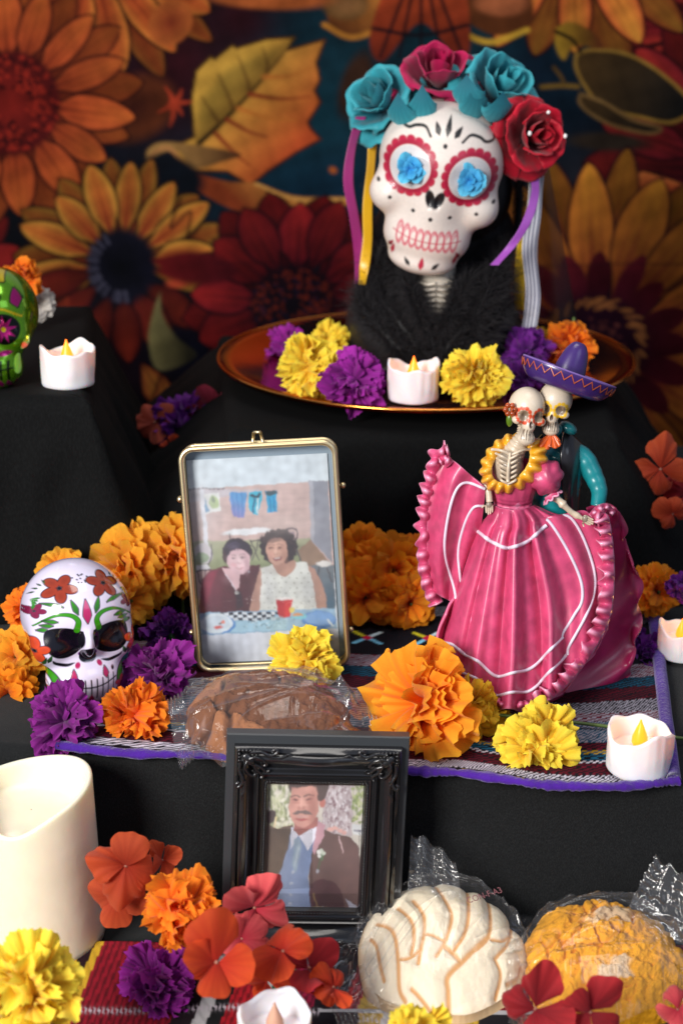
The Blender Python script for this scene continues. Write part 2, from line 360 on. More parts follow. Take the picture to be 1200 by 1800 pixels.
# ---- black and white woven runner with violet border on the middle step
def runner():
    zt = Z2+.0025
    FR = [(100, 1318), (345, 1336), (560, 1352), (716, 1364), (800, 1362), (880, 1374), (960, 1388), (1060, 1390), (1130, 1384), (1192, 1376)]
    f = np.array([Wz(px, py, zt) for px, py in FR]); fs = spline(f, 300)
    ny = 200; back = 1.085
    t = np.linspace(0, 1, ny)
    # columns run front to back, fanned like the cloth's edges in the picture
    xb = np.interp(fs[:, 0], [fs[0, 0], fs[-1, 0]], [-.20, Wz(1184, 1120, zt)[0]+.002])
    P = np.zeros((300, ny, 3)); 
    P[..., 0] = fs[:, 0, None]*(1-t)+xb[:, None]*t; P[..., 1] = fs[:, 1, None]*(1-t)+back*t
    dy = P[..., 1]-P[:, :1, 1]
    P[..., 2] = zt+.0010*noise2(P[..., 0], P[..., 1], 1.1)+.0018*np.exp(-(dy/.006)**2)*(1+np.sin(P[..., 0]*60))
    q = dy*1000                                     # mm from the front edge
    xx = P[..., 0]*1000
    col = np.zeros(P.shape); col[:] = srgb(20, 18, 26)
    def band(a, b, fn): 
        mk = (q >= a) & (q < b); col[mk] = fn(q[mk], xx[mk])
    wh = np.array(srgb(205, 200, 215)); bk = np.array(srgb(16, 14, 22)); dr = np.array(srgb(92, 14, 34)); tl = np.array(srgb(22, 90, 120)); vi = np.array(srgb(62, 20, 130)); ye = np.array(srgb(215, 170, 30))
    def zig(per, am, a, b): return lambda Q, Xx: np.where((((Q+am*np.abs((Xx/per) % 1-.5)*2) % 3.0) < 1.5)[:, None], a, b)
    def chk(per, a, b): return lambda Q, Xx: np.where((((np.floor(Q/1.3)+np.floor(Xx/per)) % 2) < 1)[:, None], a, b)
    band(-1, 5, lambda Q, Xx: np.tile(vi, (len(Q), 1)))
    band(5, 9, lambda Q, Xx: np.where((((Xx/14) % 1 < .5) & (Q > 6) & (Q < 8) & (Xx > 60))[:, None], ye, bk))
    band(9, 19, zig(3.2, 3, wh, bk)); band(19, 22, chk(2, bk*1.5, dr)); band(22, 34, chk(3, dr*.9, bk)); band(34, 37, chk(2, wh, bk)); band(37, 44, chk(4, tl, bk))
    band(44, 48, chk(3, ye*.6, tl*.7)); band(48, 58, chk(3, dr, bk)); band(58, 84, zig(3.6, 3, wh*.45, tl*.6)); band(84, 96, chk(3, wh*.45, dr))
    band(96, 112, zig(4, 3, wh*.45, bk)); band(112, 130, chk(3, dr*.7, bk)); band(130, 145, chk(3, tl*.6, bk)); band(145, 165, zig(4, 3, wh*.4, dr)); band(165, 232, lambda Q, Xx: np.tile(bk, (len(Q), 1))); band(232, 250, zig(4, 3, wh*.45, bk)); band(250, 300, lambda Q, Xx: np.tile(bk, (len(Q), 1)))
    pc = Paint(xx, q, 0, .5); pc.c = col
    for cx in range(-150, 240, 42):                 # woven crosses in the dark band
        for cy, s_ in ((194, 9),):
            for sx in (-1, 1):
                pc.line([(cx-s_*sx, cy-s_), (cx-2*sx, cy-2)], 1.6, srgb(120, 190, 220)); pc.line([(cx+2*sx, cy+2), (cx+s_*sx, cy+s_)], 1.6, srgb(190, 210, 215) if sx > 0 else srgb(200, 190, 40))
            pc.ell(cx, cy, 3.4, 3.4, srgb(190, 20, 60))
    col = pc.c
    nz = .8+.4*rng.random(col.shape[:2])[..., None]; col = col*nz
    rgt = (P[..., 0] > np.interp(t, [0, 1], [fs[-1, 0]-.0062, xb[-1]-.0055])); col[rgt] = vi
    m = mat('runner_weave', (1, 1, 1), .85, attr=True, bump=.8, bscale=900, bdist=.0008, spec=.15)
    root = thing('woven_runner', 'black and white woven runner with violet border on the middle step', 'runner', tuple(f[4]))
    thick(MB().grid(P, col=col).build('weave', m, root, world=True), .0016, -1)
    vm = mat('violet_binding', srgb(66, 22, 132), .8, noise=.22, bump=.6, bscale=420, spec=.15, sheen=.3)
    b = MB(); e = fs.copy(); e[:, 2] = zt+.0005+.0012*(1+np.sin(fs[:, 0]*60))+.001*noise2(fs[:, 0], fs[:, 1], 1.1)
    r = .0030*(1+.16*np.sin(np.arange(300)*1.1+2*np.sin(np.arange(300)*.2))*(np.sin(np.arange(300)*.07) > 0)+.15*np.sin(np.arange(300)*.13)+.1*np.sin(np.arange(300)*.41)); b.tube(e[::2]+np.array([0, .001, 0]), r[::2]*.8, 10, squash=1.5)
    b.build('binding', vm, root, world=True)
    b = MB(); s_ = np.array([P[-1, k] for k in range(0, ny, 3)]); b.tube(s_+np.array([-.003, 0, .001]), .0036, 8, squash=1.2); b.build('binding', vm, root, world=True)
    # ruffled end of a violet ribbon poking out at the left corner
    tag(b and root, None)
runner()

# ---- backdrop: printed fabric hanging behind
def backdrop():
    YB = 1.75
    nx, nz = 860, 440
    Pz = [Wy(600, -190, YB).z, Wy(600, 830, YB).z-.02]
    zz = np.linspace(Pz[0], Pz[1], nz); xx = np.linspace(-1.0, 1.0, nx)
    X, Z = np.meshgrid(xx, zz, indexing='ij')
    Yd = YB+.004*np.sin(X*19+1)+.003*np.sin(X*41+Z*6)+.0015*np.sin(Z*70+X*3)
    P = np.stack([X, Yd, Z], -1)
    PX, PY = proj(np.stack([X, 0*X+YB, Z], -1))
    p = Paint(PX, PY, srgb(14, 22, 36), 3.0)
    s = srgb
    def blob(cx, cy, rx, ry, c, op=1): 
        g = np.exp(-(((PX-cx)/rx)**2+((PY-cy)/ry)**2))[..., None]*op; p.c = p.c*(1-g)+np.array(s(*c))*g
    blob(560, 240, 170, 260, (18, 68, 82)); blob(930, 40, 190, 110, (20, 78, 88)); blob(950, 120, 120, 160, (14, 40, 58)); blob(620, 330, 200, 70, (16, 54, 78), .8)
    blob(310, 110, 110, 120, (64, 16, 28)); blob(60, 420, 160, 80, (12, 16, 26)); blob(1130, 660, 260, 160, (34, 20, 40), .9); blob(560, 560, 260, 120, (36, 12, 26), .9); blob(180, 640, 220, 90, (40, 12, 22), .9)
    blob(420, 30, 60, 60, (60, 18, 30)); blob(1090, 330, 130, 80, (60, 58, 66), .8); blob(330, 620, 100, 60, (14, 18, 40), .9)
    OR = s(226, 112, 30); YE = s(232, 160, 46); RD = s(150, 36, 22); DK = s(46, 12, 16); MR = s(84, 18, 34); VE = s(110, 40, 18); OL = s(12, 10, 16)
    def flower(cx, cy, r0, L, n, wd, c0, c1, c2=None, a0=0, vein=VE, squash=1, jit=.1, skip=None, seed=1, two=True, out=DK):
        r = np.random.default_rng(seed)
        for layer in ((0, 1) if two else (1,)):
            for k in range(n):
                a = a0+2*PI*(k+.5*(1-layer))/n+r.uniform(-.06, .06)
                if skip and skip(a % (2*PI)): continue
                LL = L*(1.08 if layer == 0 else .96)*(1+r.uniform(-jit, jit))
                d = (.5 if layer == 0 else 1)*r.uniform(.72, 1.18)
                p.petal(cx, cy, a, LL, wd*(1+r.uniform(-.15, .15)), np.array(c0)*d, np.array(c1)*d, None if c2 is None else np.array(c2)*d, vein, r0=r0, outline=out, blunt=r.uniform(1.0, 1.35), pw=.62)
    # far upper right and outside the frame: the print goes on
    flower(1290, 40, 60, 210, 12, 34, s(120, 16, 40), s(170, 34, 34), s(200, 60, 40), seed=4, vein=DK)
    flower(1300, 300, 70, 200, 11, 36, s(110, 16, 34), s(176, 44, 34), s(130, 24, 44), seed=5, vein=DK)
    flower(1010, -140, 60, 190, 12, 30, OR, YE, s(214, 90, 40), seed=6)
    p.petal(1210, 330, PI*.92, 210, 46, s(196, 84, 26), s(222, 112, 40), s(240, 140, 60), outline=DK)
    flower(1560, 560, 60, 200, 13, 34, s(150, 50, 24), s(226, 130, 40), s(220, 110, 40), seed=31); flower(-420, 300, 60, 200, 13, 36, s(150, 36, 24), s(200, 60, 30), s(226, 120, 40), seed=32); flower(-300, 640, 60, 180, 13, 34, s(170, 70, 20), s(232, 150, 46), s(222, 120, 40), seed=33); flower(-330, -60, 60, 190, 12, 34, s(120, 20, 30), s(180, 40, 30), s(150, 30, 30), seed=34); flower(-120, 520, 50, 140, 12, 28, s(100, 16, 30), s(170, 36, 30), s(150, 30, 40), seed=35)
    for cx_, cy_ in ((1560, 560), (-420, 300), (-300, 640), (-330, -60), (-120, 520), (1290, 40), (1300, 300), (1010, -140)): p.ell(cx_, cy_, 66, 66, s(40, 14, 24), aa=8, inner=s(22, 12, 26))
    # olive outlined leaves on the right
    for pts, o_ in (([(1012, 96), (1040, 88), (1100, 95), (1160, 128), (1215, 185), (1180, 215), (1120, 205), (1060, 190), (1028, 152), (1012, 120)], s(168, 130, 50)),
                    ([(1020, 165), (1060, 180), (1110, 210), (1160, 225), (1140, 235), (1080, 222), (1038, 200), (1018, 180)], s(140, 108, 60))):
        p.poly(pts, s(84, 62, 30), aa=5, grad=((1020, 130), (1190, 200)), col2=s(36, 34, 32), smooth=60, outline=o_, ow=3)
    p.poly([(975, 50), (1000, 38), (1040, 55), (1060, 85), (1010, 80), (990, 105), (975, 80)], s(190, 150, 30), aa=4, smooth=50, grad=((975, 80), (1050, 70)), col2=s(110, 60, 26))
    p.line([(975, 55), (1005, 70), (1020, 92)], 3, OL); p.line([(950, 152), (985, 150), (1015, 152)], 4, s(140, 108, 40)); p.line([(972, 118), (985, 135), (990, 148)], 3, s(120, 90, 40))
    p.ell(1070, 250, 70, 16, s(62, 50, 40), .05, aa=6)
    # top: wing like shapes
    p.poly([(640, -60), (600, -10), (575, 30), (600, 62), (660, 52), (700, 20), (720, -60)], s(120, 66, 26), aa=4, smooth=60, grad=((600, 60), (680, -40)), col2=s(216, 140, 50))
    p.line([(570, 44), (620, 66), (690, 40)], 5, s(210, 140, 40)); p.ell(608, 8, 40, 28, s(130, 92, 46), aa=6, inner=s(170, 120, 70))
    p.poly([(760, -60), (790, 10), (860, 60), (920, 50), (935, 10), (900, -60)], s(110, 60, 24), aa=4, smooth=60); p.line([(800, 52), (860, 74), (925, 52)], 5, s(214, 170, 40)); p.ell(880, 4, 46, 24, s(180, 104, 60), aa=6)
    p.poly([(690, -60), (650, 60), (672, 108), (740, 40), (808, 108), (826, 60), (800, -60)], s(196, 80, 22), aa=3, smooth=60, grad=((740, -40), (740, 110)), col2=s(120, 40, 20))
    for dx in (-60, -32, 0, 30, 62): p.line([(740+dx*.2, -60), (740+dx*.7, 20), (740+dx*1.2, 100)], 2.6, s(30, 20, 30))
    p.line([(655, 50), (740, 62), (822, 44)], 3, s(30, 20, 30))
    p.ell(625, 150, 26, 60, s(70, 44, 30), .3, aa=8); p.line([(618, 170), (626, 230)], 3, s(190, 140, 60)); p.ell(585, 300, 7, 6, s(190, 100, 30), .5)
    # top-left hanging sunflower
    flower(160, -95, 40, 215, 15, 30, s(190, 70, 20), s(222, 112, 32), s(236, 150, 50), a0=.05, seed=8)
    p.ell(470, -6, 110, 22, s(196, 104, 40), .05, aa=6); p.ell(300, 40, 36, 44, s(206, 112, 40), .7, aa=3, inner=s(150, 60, 26))
    p.line([(20, 40), (60, 90), (100, 60), (60, 120)], 3, s(60, 20, 14)); p.line([(100, 40), (60, 130)], 2.4, s(50, 16, 14))
    # left sunflower
    p.ell(235, 190, 55, 75, s(120, 60, 26), 1.2, aa=14, inner=s(70, 28, 20))
    flower(18, 182, 62, 150, 14, 27, s(170, 52, 20), s(226, 118, 34), s(206, 92, 34), a0=.1, seed=3)
    p.ell(18, 182, 86, 92, s(90, 16, 20), aa=8, inner=s(150, 34, 20))
    r = np.random.default_rng(5)
    for k in range(260):
        a = r.uniform(0, 2*PI); q = 84*math.sqrt(r.uniform(.1, 1)); p.ell(18+q*math.cos(a), 182+q*math.sin(a), 3.4, 3.4, s(176, 44, 20) if k % 3 else s(60, 10, 18), aa=2)
    # the big toothed leaf
    leaf = [(300, 262), (342, 240), (336, 180), (345, 125), (372, 98), (378, 104), (410, 78), (416, 84), (470, 68), (517, 66), (505, 88), (571, 70), (556, 110), (562, 140), (553, 160), (563, 180), (541, 215), (545, 226), (563, 246), (520, 268), (470, 300), (440, 325), (400, 300), (360, 300), (325, 300)]
    p.poly(leaf, s(226, 176, 62), grad=((400, 150), (520, 260)), col2=s(222, 96, 32), outline=s(70, 34, 20), ow=2)
    p.poly([(345, 250), (350, 180), (400, 120), (515, 68), (470, 130), (400, 210)], s(196, 160, 62), aa=10, op=.7, grad=((360, 120), (430, 180)), col2=s(104, 84, 30))
    p.line([(350, 252), (400, 205), (460, 140), (515, 72)], 5, s(60, 44, 20), taper=True)
    for q, (ax, ay, bx, by) in enumerate(((385, 215, 355, 170), (410, 190, 385, 130), (440, 160, 420, 100), (470, 125, 462, 84), (400, 210, 470, 240), (420, 190, 520, 212), (440, 165, 545, 170), (465, 135, 545, 120), (380, 235, 440, 290))):
        p.line([(ax, ay), ((ax+bx)/2+4, (ay+by)/2+6), (bx, by)], 4.2, s(120, 84, 30) if q < 4 else s(214, 130, 40) if q % 2 else s(160, 66, 24), aa=4, taper=True)
    p.poly([(258, 292), (262, 262), (300, 250), (420, 268), (390, 284), (340, 296), (315, 268), (285, 268)], s(196, 150, 80), aa=4, grad=((260, 270), (420, 270)), col2=s(90, 52, 30), smooth=70)
    p.line([(256, 296), (272, 268), (300, 262), (330, 300)], 3.5, s(200, 140, 80))
    p.poly([(330, 300), (400, 318), (450, 320), (520, 345), (612, 350), (600, 366), (520, 384), (440, 378), (372, 350), (330, 318)], s(150, 66, 24), aa=3, smooth=80, grad=((450, 384), (500, 330)), col2=s(226, 150, 60))
    p.line([(450, 322), (520, 350), (612, 352)], 2.4, s(240, 180, 90)); p.ell(300, 310, 60, 36, s(14, 22, 34), .3, aa=8)
    # little orange splash
    for a, l in ((-2.0, 32), (-1.0, 30), (-.1, 34), (.9, 26), (1.7, 40), (2.6, 30)): p.line([(304, 182), (304+l*math.cos(a)*.5+3, 182+l*math.sin(a)*.5), (304+l*math.cos(a), 182+l*math.sin(a))], 5.5, s(206, 72, 30), taper=True)
    # dark-centred sunflower
    flower(214, 468, 46, 138, 14, 25, s(176, 48, 20), s(232, 140, 40), s(226, 176, 60), a0=-PI/2+.1, skip=lambda a: .25 < a < PI-.45, seed=11)
    flower(214, 468, 46, 140, 14, 26, s(70, 14, 20), s(160, 50, 22), s(90, 20, 24), a0=.15, skip=lambda a: a > PI or a < .15, seed=12, two=False)
    p.ell(214, 468, 62, 66, s(24, 24, 44), aa=10, inner=s(10, 12, 22))
    for k in range(46):
        a = r.uniform(1.4, 4.2); p.line([(214+44*math.cos(a), 468+46*math.sin(a)), (214+60*math.cos(a), 468+63*math.sin(a))], 1.6, s(80, 78, 98), aa=3)
    p.line([(318, 350), (300, 400), (335, 372), (330, 420), (356, 392)], 2, s(40, 16, 16))
    # red sunflower
    flower(520, 530, 56, 128, 13, 34, s(84, 10, 26), s(166, 30, 30), s(120, 16, 34), a0=-PI/2, seed=14, vein=s(50, 8, 24), out=s(20, 8, 22))
    p.ell(514, 536, 74, 70, s(40, 12, 26), aa=8, inner=s(22, 12, 28))
    for k in range(220):
        a = r.uniform(0, 2*PI); q = 72*math.sqrt(r.uniform(.05, 1)); p.ell(514+q*math.cos(a), 536+q*math.sin(a)*.9, 2.6, 2.6, s(120, 40, 24) if k % 4 else s(40, 30, 60), aa=2)
    p.ell(312, 498, 18, 8, s(200, 80, 40), aa=4); p.poly([(270, 455), (340, 440), (420, 470), (380, 500), (300, 490)], s(120, 20, 26), aa=8, smooth=50, grad=((280, 470), (400, 480)), col2=s(90, 14, 28))
    # tulip stem, buds low left
    p.poly([(282, 512), (268, 555), (262, 600), (280, 650), (345, 625), (310, 590), (286, 550)], s(150, 140, 90), aa=3, smooth=60, grad=((262, 600), (330, 600)), col2=s(60, 56, 40))
    for a, cx, cy, L in ((1.0, 250, 640, 130), (1.35, 285, 660, 120), (1.9, 390, 620, 130), (1.5, 345, 660, 110), (.6, 300, 690, 110), (2.2, 470, 650, 120)):
        p.petal(cx, cy, a, L, 24, s(184, 110, 34), s(214, 150, 50), s(150, 50, 28), vein=s(90, 24, 24), outline=s(24, 10, 20))
    p.petal(110, 700, -.9, 120, 26, s(110, 24, 24), s(170, 50, 30), None, vein=DK); p.petal(60, 640, -1.1, 130, 26, s(90, 18, 24), s(160, 60, 30), None, vein=DK)
    # the yellow flower lower right
    flower(1045, 610, 78, 250, 17, 36, s(150, 34, 30), s(236, 160, 22), s(222, 130, 30), a0=-1.62, seed=21, jit=.08, vein=s(130, 30, 40), out=s(50, 14, 32))
    flower(1045, 610, 60, 120, 17, 22, s(70, 14, 40), s(120, 28, 40), None, a0=-1.5, seed=22, two=False, vein=None, out=None)
    p.ell(1040, 612, 98, 92, s(60, 16, 40), aa=14, inner=s(34, 10, 34))
    for k in range(90):
        a = r.uniform(0, 2*PI); q = r.normal(84, 5); p.line([(1040+q*math.cos(a), 612+q*.9*math.sin(a)), (1040+(q+9)*math.cos(a+.1), 612+(q+9)*.9*math.sin(a+.1))], 2.0, s(190, 120, 60), aa=3)
    for k in range(60):
        a = r.uniform(0, 2*PI); q = 60*math.sqrt(r.uniform(.1, 1)); p.ell(1040+q*math.cos(a), 600+q*.7*math.sin(a), 3, 2, s(150, 80, 70), aa=3, op=.6)
    # brushy mottling of the print itself
    mt = (np.sin(PX*.045+3*np.sin(PY*.021))*np.sin(PY*.052+2*np.sin(PX*.017))+.6*np.sin(PX*.11+PY*.07)*np.sin(PY*.13-PX*.05)+.35*np.sin(PX*.31+2*np.sin(PY*.2))*np.sin(PY*.27))
    p.c = p.c*(1+.16*mt)[..., None]
    # the fold crease: its shade line put into the print's colour
    p.line([(940, 466), (1400, 464)], 1.4, s(60, 20, 30), op=.6); p.line([(380, 462), (640, 458)], 1.4, s(50, 14, 26), op=.5)
    m = mat('backdrop_print', (1, 1, 1), .75, attr=True, noise=.04, nscale=500, bump=.2, bscale=700, spec=.04, coord='Object')
    o = MB().grid(P, col=(lambda c: c*.93+c.mean(-1, keepdims=True)*.07+.001)(p.c**1.13*.54)).build('backdrop_fabric', m); thick(o, .001, 1)
    tag(o, 'printed fabric backdrop of orange sunflowers and leaves on dark teal, hanging behind the altar', 'backdrop')
backdrop()
tag(MB().box((0, 1.86, .3), (2.4, .02, 1.2)).build('wall', mat('wall_paint', (.35, .33, .3), .8), smooth=False), kind='structure')
# ================================================================ FLOWERS
def petal_mat(name, c0, c1, trans=.3, rough=.6, var=.12, veins=0):
    """c0 at the base, c1 at the rim"""
    m, nt, b, out = nmat(name); L = nt.links.new
    at = nd(nt, 'ShaderNodeAttribute', attribute_name='Col'); sep = nd(nt, 'ShaderNodeSeparateColor'); L(at.outputs['Color'], sep.inputs[0])
    cr = nd(nt, 'ShaderNodeMix', data_type='RGBA'); cr.inputs[6].default_value = (*c0, 1); cr.inputs[7].default_value = (*c1, 1); L(sep.outputs[0], cr.inputs[0])
    oi = nd(nt, 'ShaderNodeObjectInfo'); mr = nd(nt, 'ShaderNodeMapRange'); L(oi.outputs['Random'], mr.inputs[0]); mr.inputs[3].default_value = 1-var; mr.inputs[4].default_value = 1+var
    tc = nd(nt, 'ShaderNodeTexCoord'); nz = nd(nt, 'ShaderNodeTexNoise', Scale=140, Detail=6); L(tc.outputs['Object'], nz.inputs[0])
    m2 = nd(nt, 'ShaderNodeMapRange'); L(nz.outputs[0], m2.inputs[0]); m2.inputs[1].default_value = .3; m2.inputs[2].default_value = .7; m2.inputs[3].default_value = .80; m2.inputs[4].default_value = 1.14
    mu = nd(nt, 'ShaderNodeMath', operation='MULTIPLY'); L(mr.outputs[0], mu.inputs[0]); L(m2.outputs[0], mu.inputs[1])
    v = mu.outputs[0]
    if veins:
        m3 = nd(nt, 'ShaderNodeMath', operation='MULTIPLY'); L(v, m3.inputs[0]); m4 = nd(nt, 'ShaderNodeMapRange'); L(sep.outputs[1], m4.inputs[0]); m4.inputs[3].default_value = 1-veins; m4.inputs[4].default_value = 1
        L(m4.outputs[0], m3.inputs[1]); v = m3.outputs[0]
    mx = nd(nt, 'ShaderNodeMix', data_type='RGBA', blend_type='MULTIPLY'); mx.inputs[0].default_value = 1; L(cr.outputs[2], mx.inputs[6]); L(v, mx.inputs[7])
    L(mx.outputs[2], b.inputs['Base Color']); b.inputs['Roughness'].default_value = rough; b.inputs['Specular IOR Level'].default_value = .25; b.inputs['Sheen Weight'].default_value = .15
    bp = nd(nt, 'ShaderNodeBump', Strength=.35, Distance=.0006); wv = nd(nt, 'ShaderNodeTexNoise', Scale=700); L(tc.outputs['Object'], wv.inputs[0]); L(wv.outputs[0], bp.inputs['Height']); L(bp.outputs[0], b.inputs['Normal'])
    tr = nd(nt, 'ShaderNodeBsdfTranslucent'); L(mx.outputs[2], tr.inputs[0]); ms = nd(nt, 'ShaderNodeMixShader'); ms.inputs[0].default_value = trans
    L(b.outputs[0], ms.inputs[1]); L(tr.outputs[0], ms.inputs[2]); L(ms.outputs[0], out.inputs[0])
    return m
s_ = srgb
PM = dict(
    orange=petal_mat('petal_orange', s_(240, 84, 6), s_(255, 152, 26), trans=.38),
    bigorange=petal_mat('petal_bright_orange', s_(255, 116, 4), s_(255, 186, 44), trans=.45),
    marigold=petal_mat('petal_marigold', s_(244, 122, 6), s_(255, 200, 60), var=.18, trans=.5),
    marigold2=petal_mat('petal_deep_marigold', s_(236, 100, 4), s_(255, 172, 30), var=.2, trans=.5),
    yellow=petal_mat('petal_yellow', s_(252, 178, 8), s_(255, 240, 78)),  # orange of the shaded petal depths put into the base colour
    yellow2=petal_mat('petal_golden_yellow', s_(240, 150, 10), s_(252, 218, 50)),
    purple=petal_mat('petal_purple', s_(84, 10, 90), s_(148, 34, 146), var=.2),
    magenta=petal_mat('petal_magenta_purple', s_(120, 12, 118), s_(176, 42, 172), var=.2),
    violet=petal_mat('petal_violet', s_(76, 16, 104), s_(128, 36, 156), var=.2),
    coral=petal_mat('petal_coral', s_(176, 50, 26), s_(222, 96, 50), veins=.08, trans=.5),
    orangered=petal_mat('petal_orange_red', s_(190, 40, 24), s_(228, 88, 36), veins=.08, trans=.5),
    crimson=petal_mat('petal_crimson', s_(130, 12, 28), s_(210, 50, 56), trans=.45, veins=.1),
    shaderose=petal_mat('petal_shaded_rose', s_(96, 14, 34), s_(146, 34, 60)), shadecoral=petal_mat('petal_shaded_coral', s_(130, 40, 24), s_(176, 74, 50)),  # rose and coral with the shade beside the tray put into the colour
    rosepink=petal_mat('petal_rose_pink', s_(176, 34, 56), s_(232, 100, 98), veins=.07, trans=.35),
    teal=petal_mat('petal_teal', s_(14, 92, 110), s_(62, 170, 182), trans=.12, rough=.5),
    rosemag=petal_mat('petal_rose_magenta', s_(120, 10, 50), s_(190, 22, 84), trans=.12, rough=.5),
    rosered=petal_mat('petal_rose_red', s_(110, 4, 20), s_(196, 16, 44), trans=.12, rough=.5),
    blue=petal_mat('petal_blue', s_(20, 130, 200), s_(110, 214, 236), trans=.2),
    white=petal_mat('petal_white', s_(180, 170, 160), s_(220, 214, 205)),
)
M_white_bead = mat('floret_centre', (.30, .12, .08), .4)
M_green = mat('stem_green', s_(40, 92, 34), .55, noise=.25, nscale=200)
M_olive = mat('stem_olive', s_(88, 110, 50), .5, noise=.2, nscale=300)

def petal_mesh(name, L=1.0, A=.5, tipw=1.0, ruff=.06, k=3.0, curl=.5, serr=.06, teeth=9, seed=0, ns=8, nt=25, cup=0, wpow=.55, notch=0, veins=False):
    """a petal rooted at the origin, growing along +Z, its inner face to -X; width set by half angle A"""
    r = np.random.default_rng(seed)
    s = np.linspace(0, 1, ns)[:, None]; t = np.linspace(-1, 1, nt)[None]
    round_ = np.sqrt(np.clip(1-(t*tipw)**2*.9, 0, 1))          # rounder tip
    tip = 1+serr*(2*np.abs((t*teeth/2+r.uniform()) % 1-.5)-.5)*2*.5 + .05*np.sin(t*5+r.uniform(0, 6))-notch*np.exp(-(t/.2)**2)
    rr = L*s*(1+(round_*tip-1)*s**2)
    a = t*A*(s**(wpow-.5) if wpow != .5 else 1)
    x0 = rr*np.sin(a); z0 = rr*np.cos(a)
    ph = r.uniform(0, 6.28, 4)
    off = ruff*L*s**1.6*(np.sin(k*t*PI+ph[0])+.5*np.sin(k*1.9*t*PI+ph[1])+.3*np.sin(k*3.7*t*PI+ph[3])*s**3)+.04*L*np.sin(3*s+ph[2])+cup*L*(t**2)*s*.5
    th = curl*s**1.5                                             # bends outwards (+X... towards the rim)
    X = off*np.cos(th)+z0*np.sin(th)*.6; Zz = z0*np.cos(th*.8)-off*np.sin(th); Y = x0
    P = np.stack([X, Y, Zz], -1)
    col = np.zeros(P.shape); col[..., 0] = s**1.2*(.85+.15*np.sin(t*20))
    if veins: col[..., 1] = np.clip(1-np.exp(-(np.sin(t*13+1.5*s*t)/.16)**2)*np.clip(1.2-s*.5, 0, 1), 0, 1)
    else: col[..., 1] = 1
    return mesh(name, P.reshape(-1, 3), grid_faces(ns, nt), True, col.reshape(-1, 3))
CARN = [petal_mesh('carnation_petal', A=.55+.06*(i % 4), tipw=.75, ruff=.12+.02*(i % 3), k=1.3+.35*i, curl=.2+.22*(i % 4), serr=.085, teeth=11+i % 3, seed=i, ns=9) for i in range(9)]
MARI = [petal_mesh('marigold_petal', A=.34, tipw=.8, ruff=.05, k=1.2+.3*i, curl=.55, serr=.02, teeth=3, seed=20+i, ns=7, nt=13, cup=-.25) for i in range(6)]
HYD = [petal_mesh('hydrangea_petal', A=.74+.05*(i % 3), tipw=.86, ruff=.05+.012*i, k=.6+.25*i, curl=(.1, .9, .5, 1.3, .3, .7)[i], serr=.025, teeth=5, seed=40+i, ns=14, nt=23, cup=(.3, -.22, .12, .4, -.1, .25)[i], veins=True, notch=-.05*(i % 2)) for i in range(6)]
BIG = [petal_mesh('ruffled_petal', A=.55+.08*i, tipw=.7, ruff=.12, k=1.7+.4*i, curl=.3+.12*i, serr=.05, teeth=7, seed=60+i, ns=12, nt=29) for i in range(5)]
PMESH = {}
def pm(me, m):
    k = (me.name, m.name)
    if k not in PMESH: c = me.copy(); c.materials.clear(); c.materials.append(m); PMESH[k] = c
    return PMESH[k]
def orient(d, roll=0):
    q = Vector(d).normalized().to_track_quat('Z', 'Y'); return (q @ Quaternion((0, 0, 1), roll))
CAMDIR = Vector((0, -.94, .34))
def place(px, py, zt, rpx, k=.8):
    z = zt+.02
    for _ in range(8):
        p = Wz(px, py, z); z = zt+rpx/FPX*depth(p)*k
    return Wz(px, py, z)
def put_petal(me, root, tilt, az, sc, base=(0, 0, 0), twist=0, m=None, name='petal', sx=1):
    o = bpy.data.objects.new(name, pm(me, m)); C.objects.link(o); o.parent = root
    q = Quaternion((0, 0, 1), az) @ Quaternion((0, 1, 0), tilt) @ Quaternion((0, 0, 1), twist)
    o.rotation_mode = 'QUATERNION'; o.rotation_quaternion = q; o.location = base; o.scale = (sc, sc*sx, sc); return o
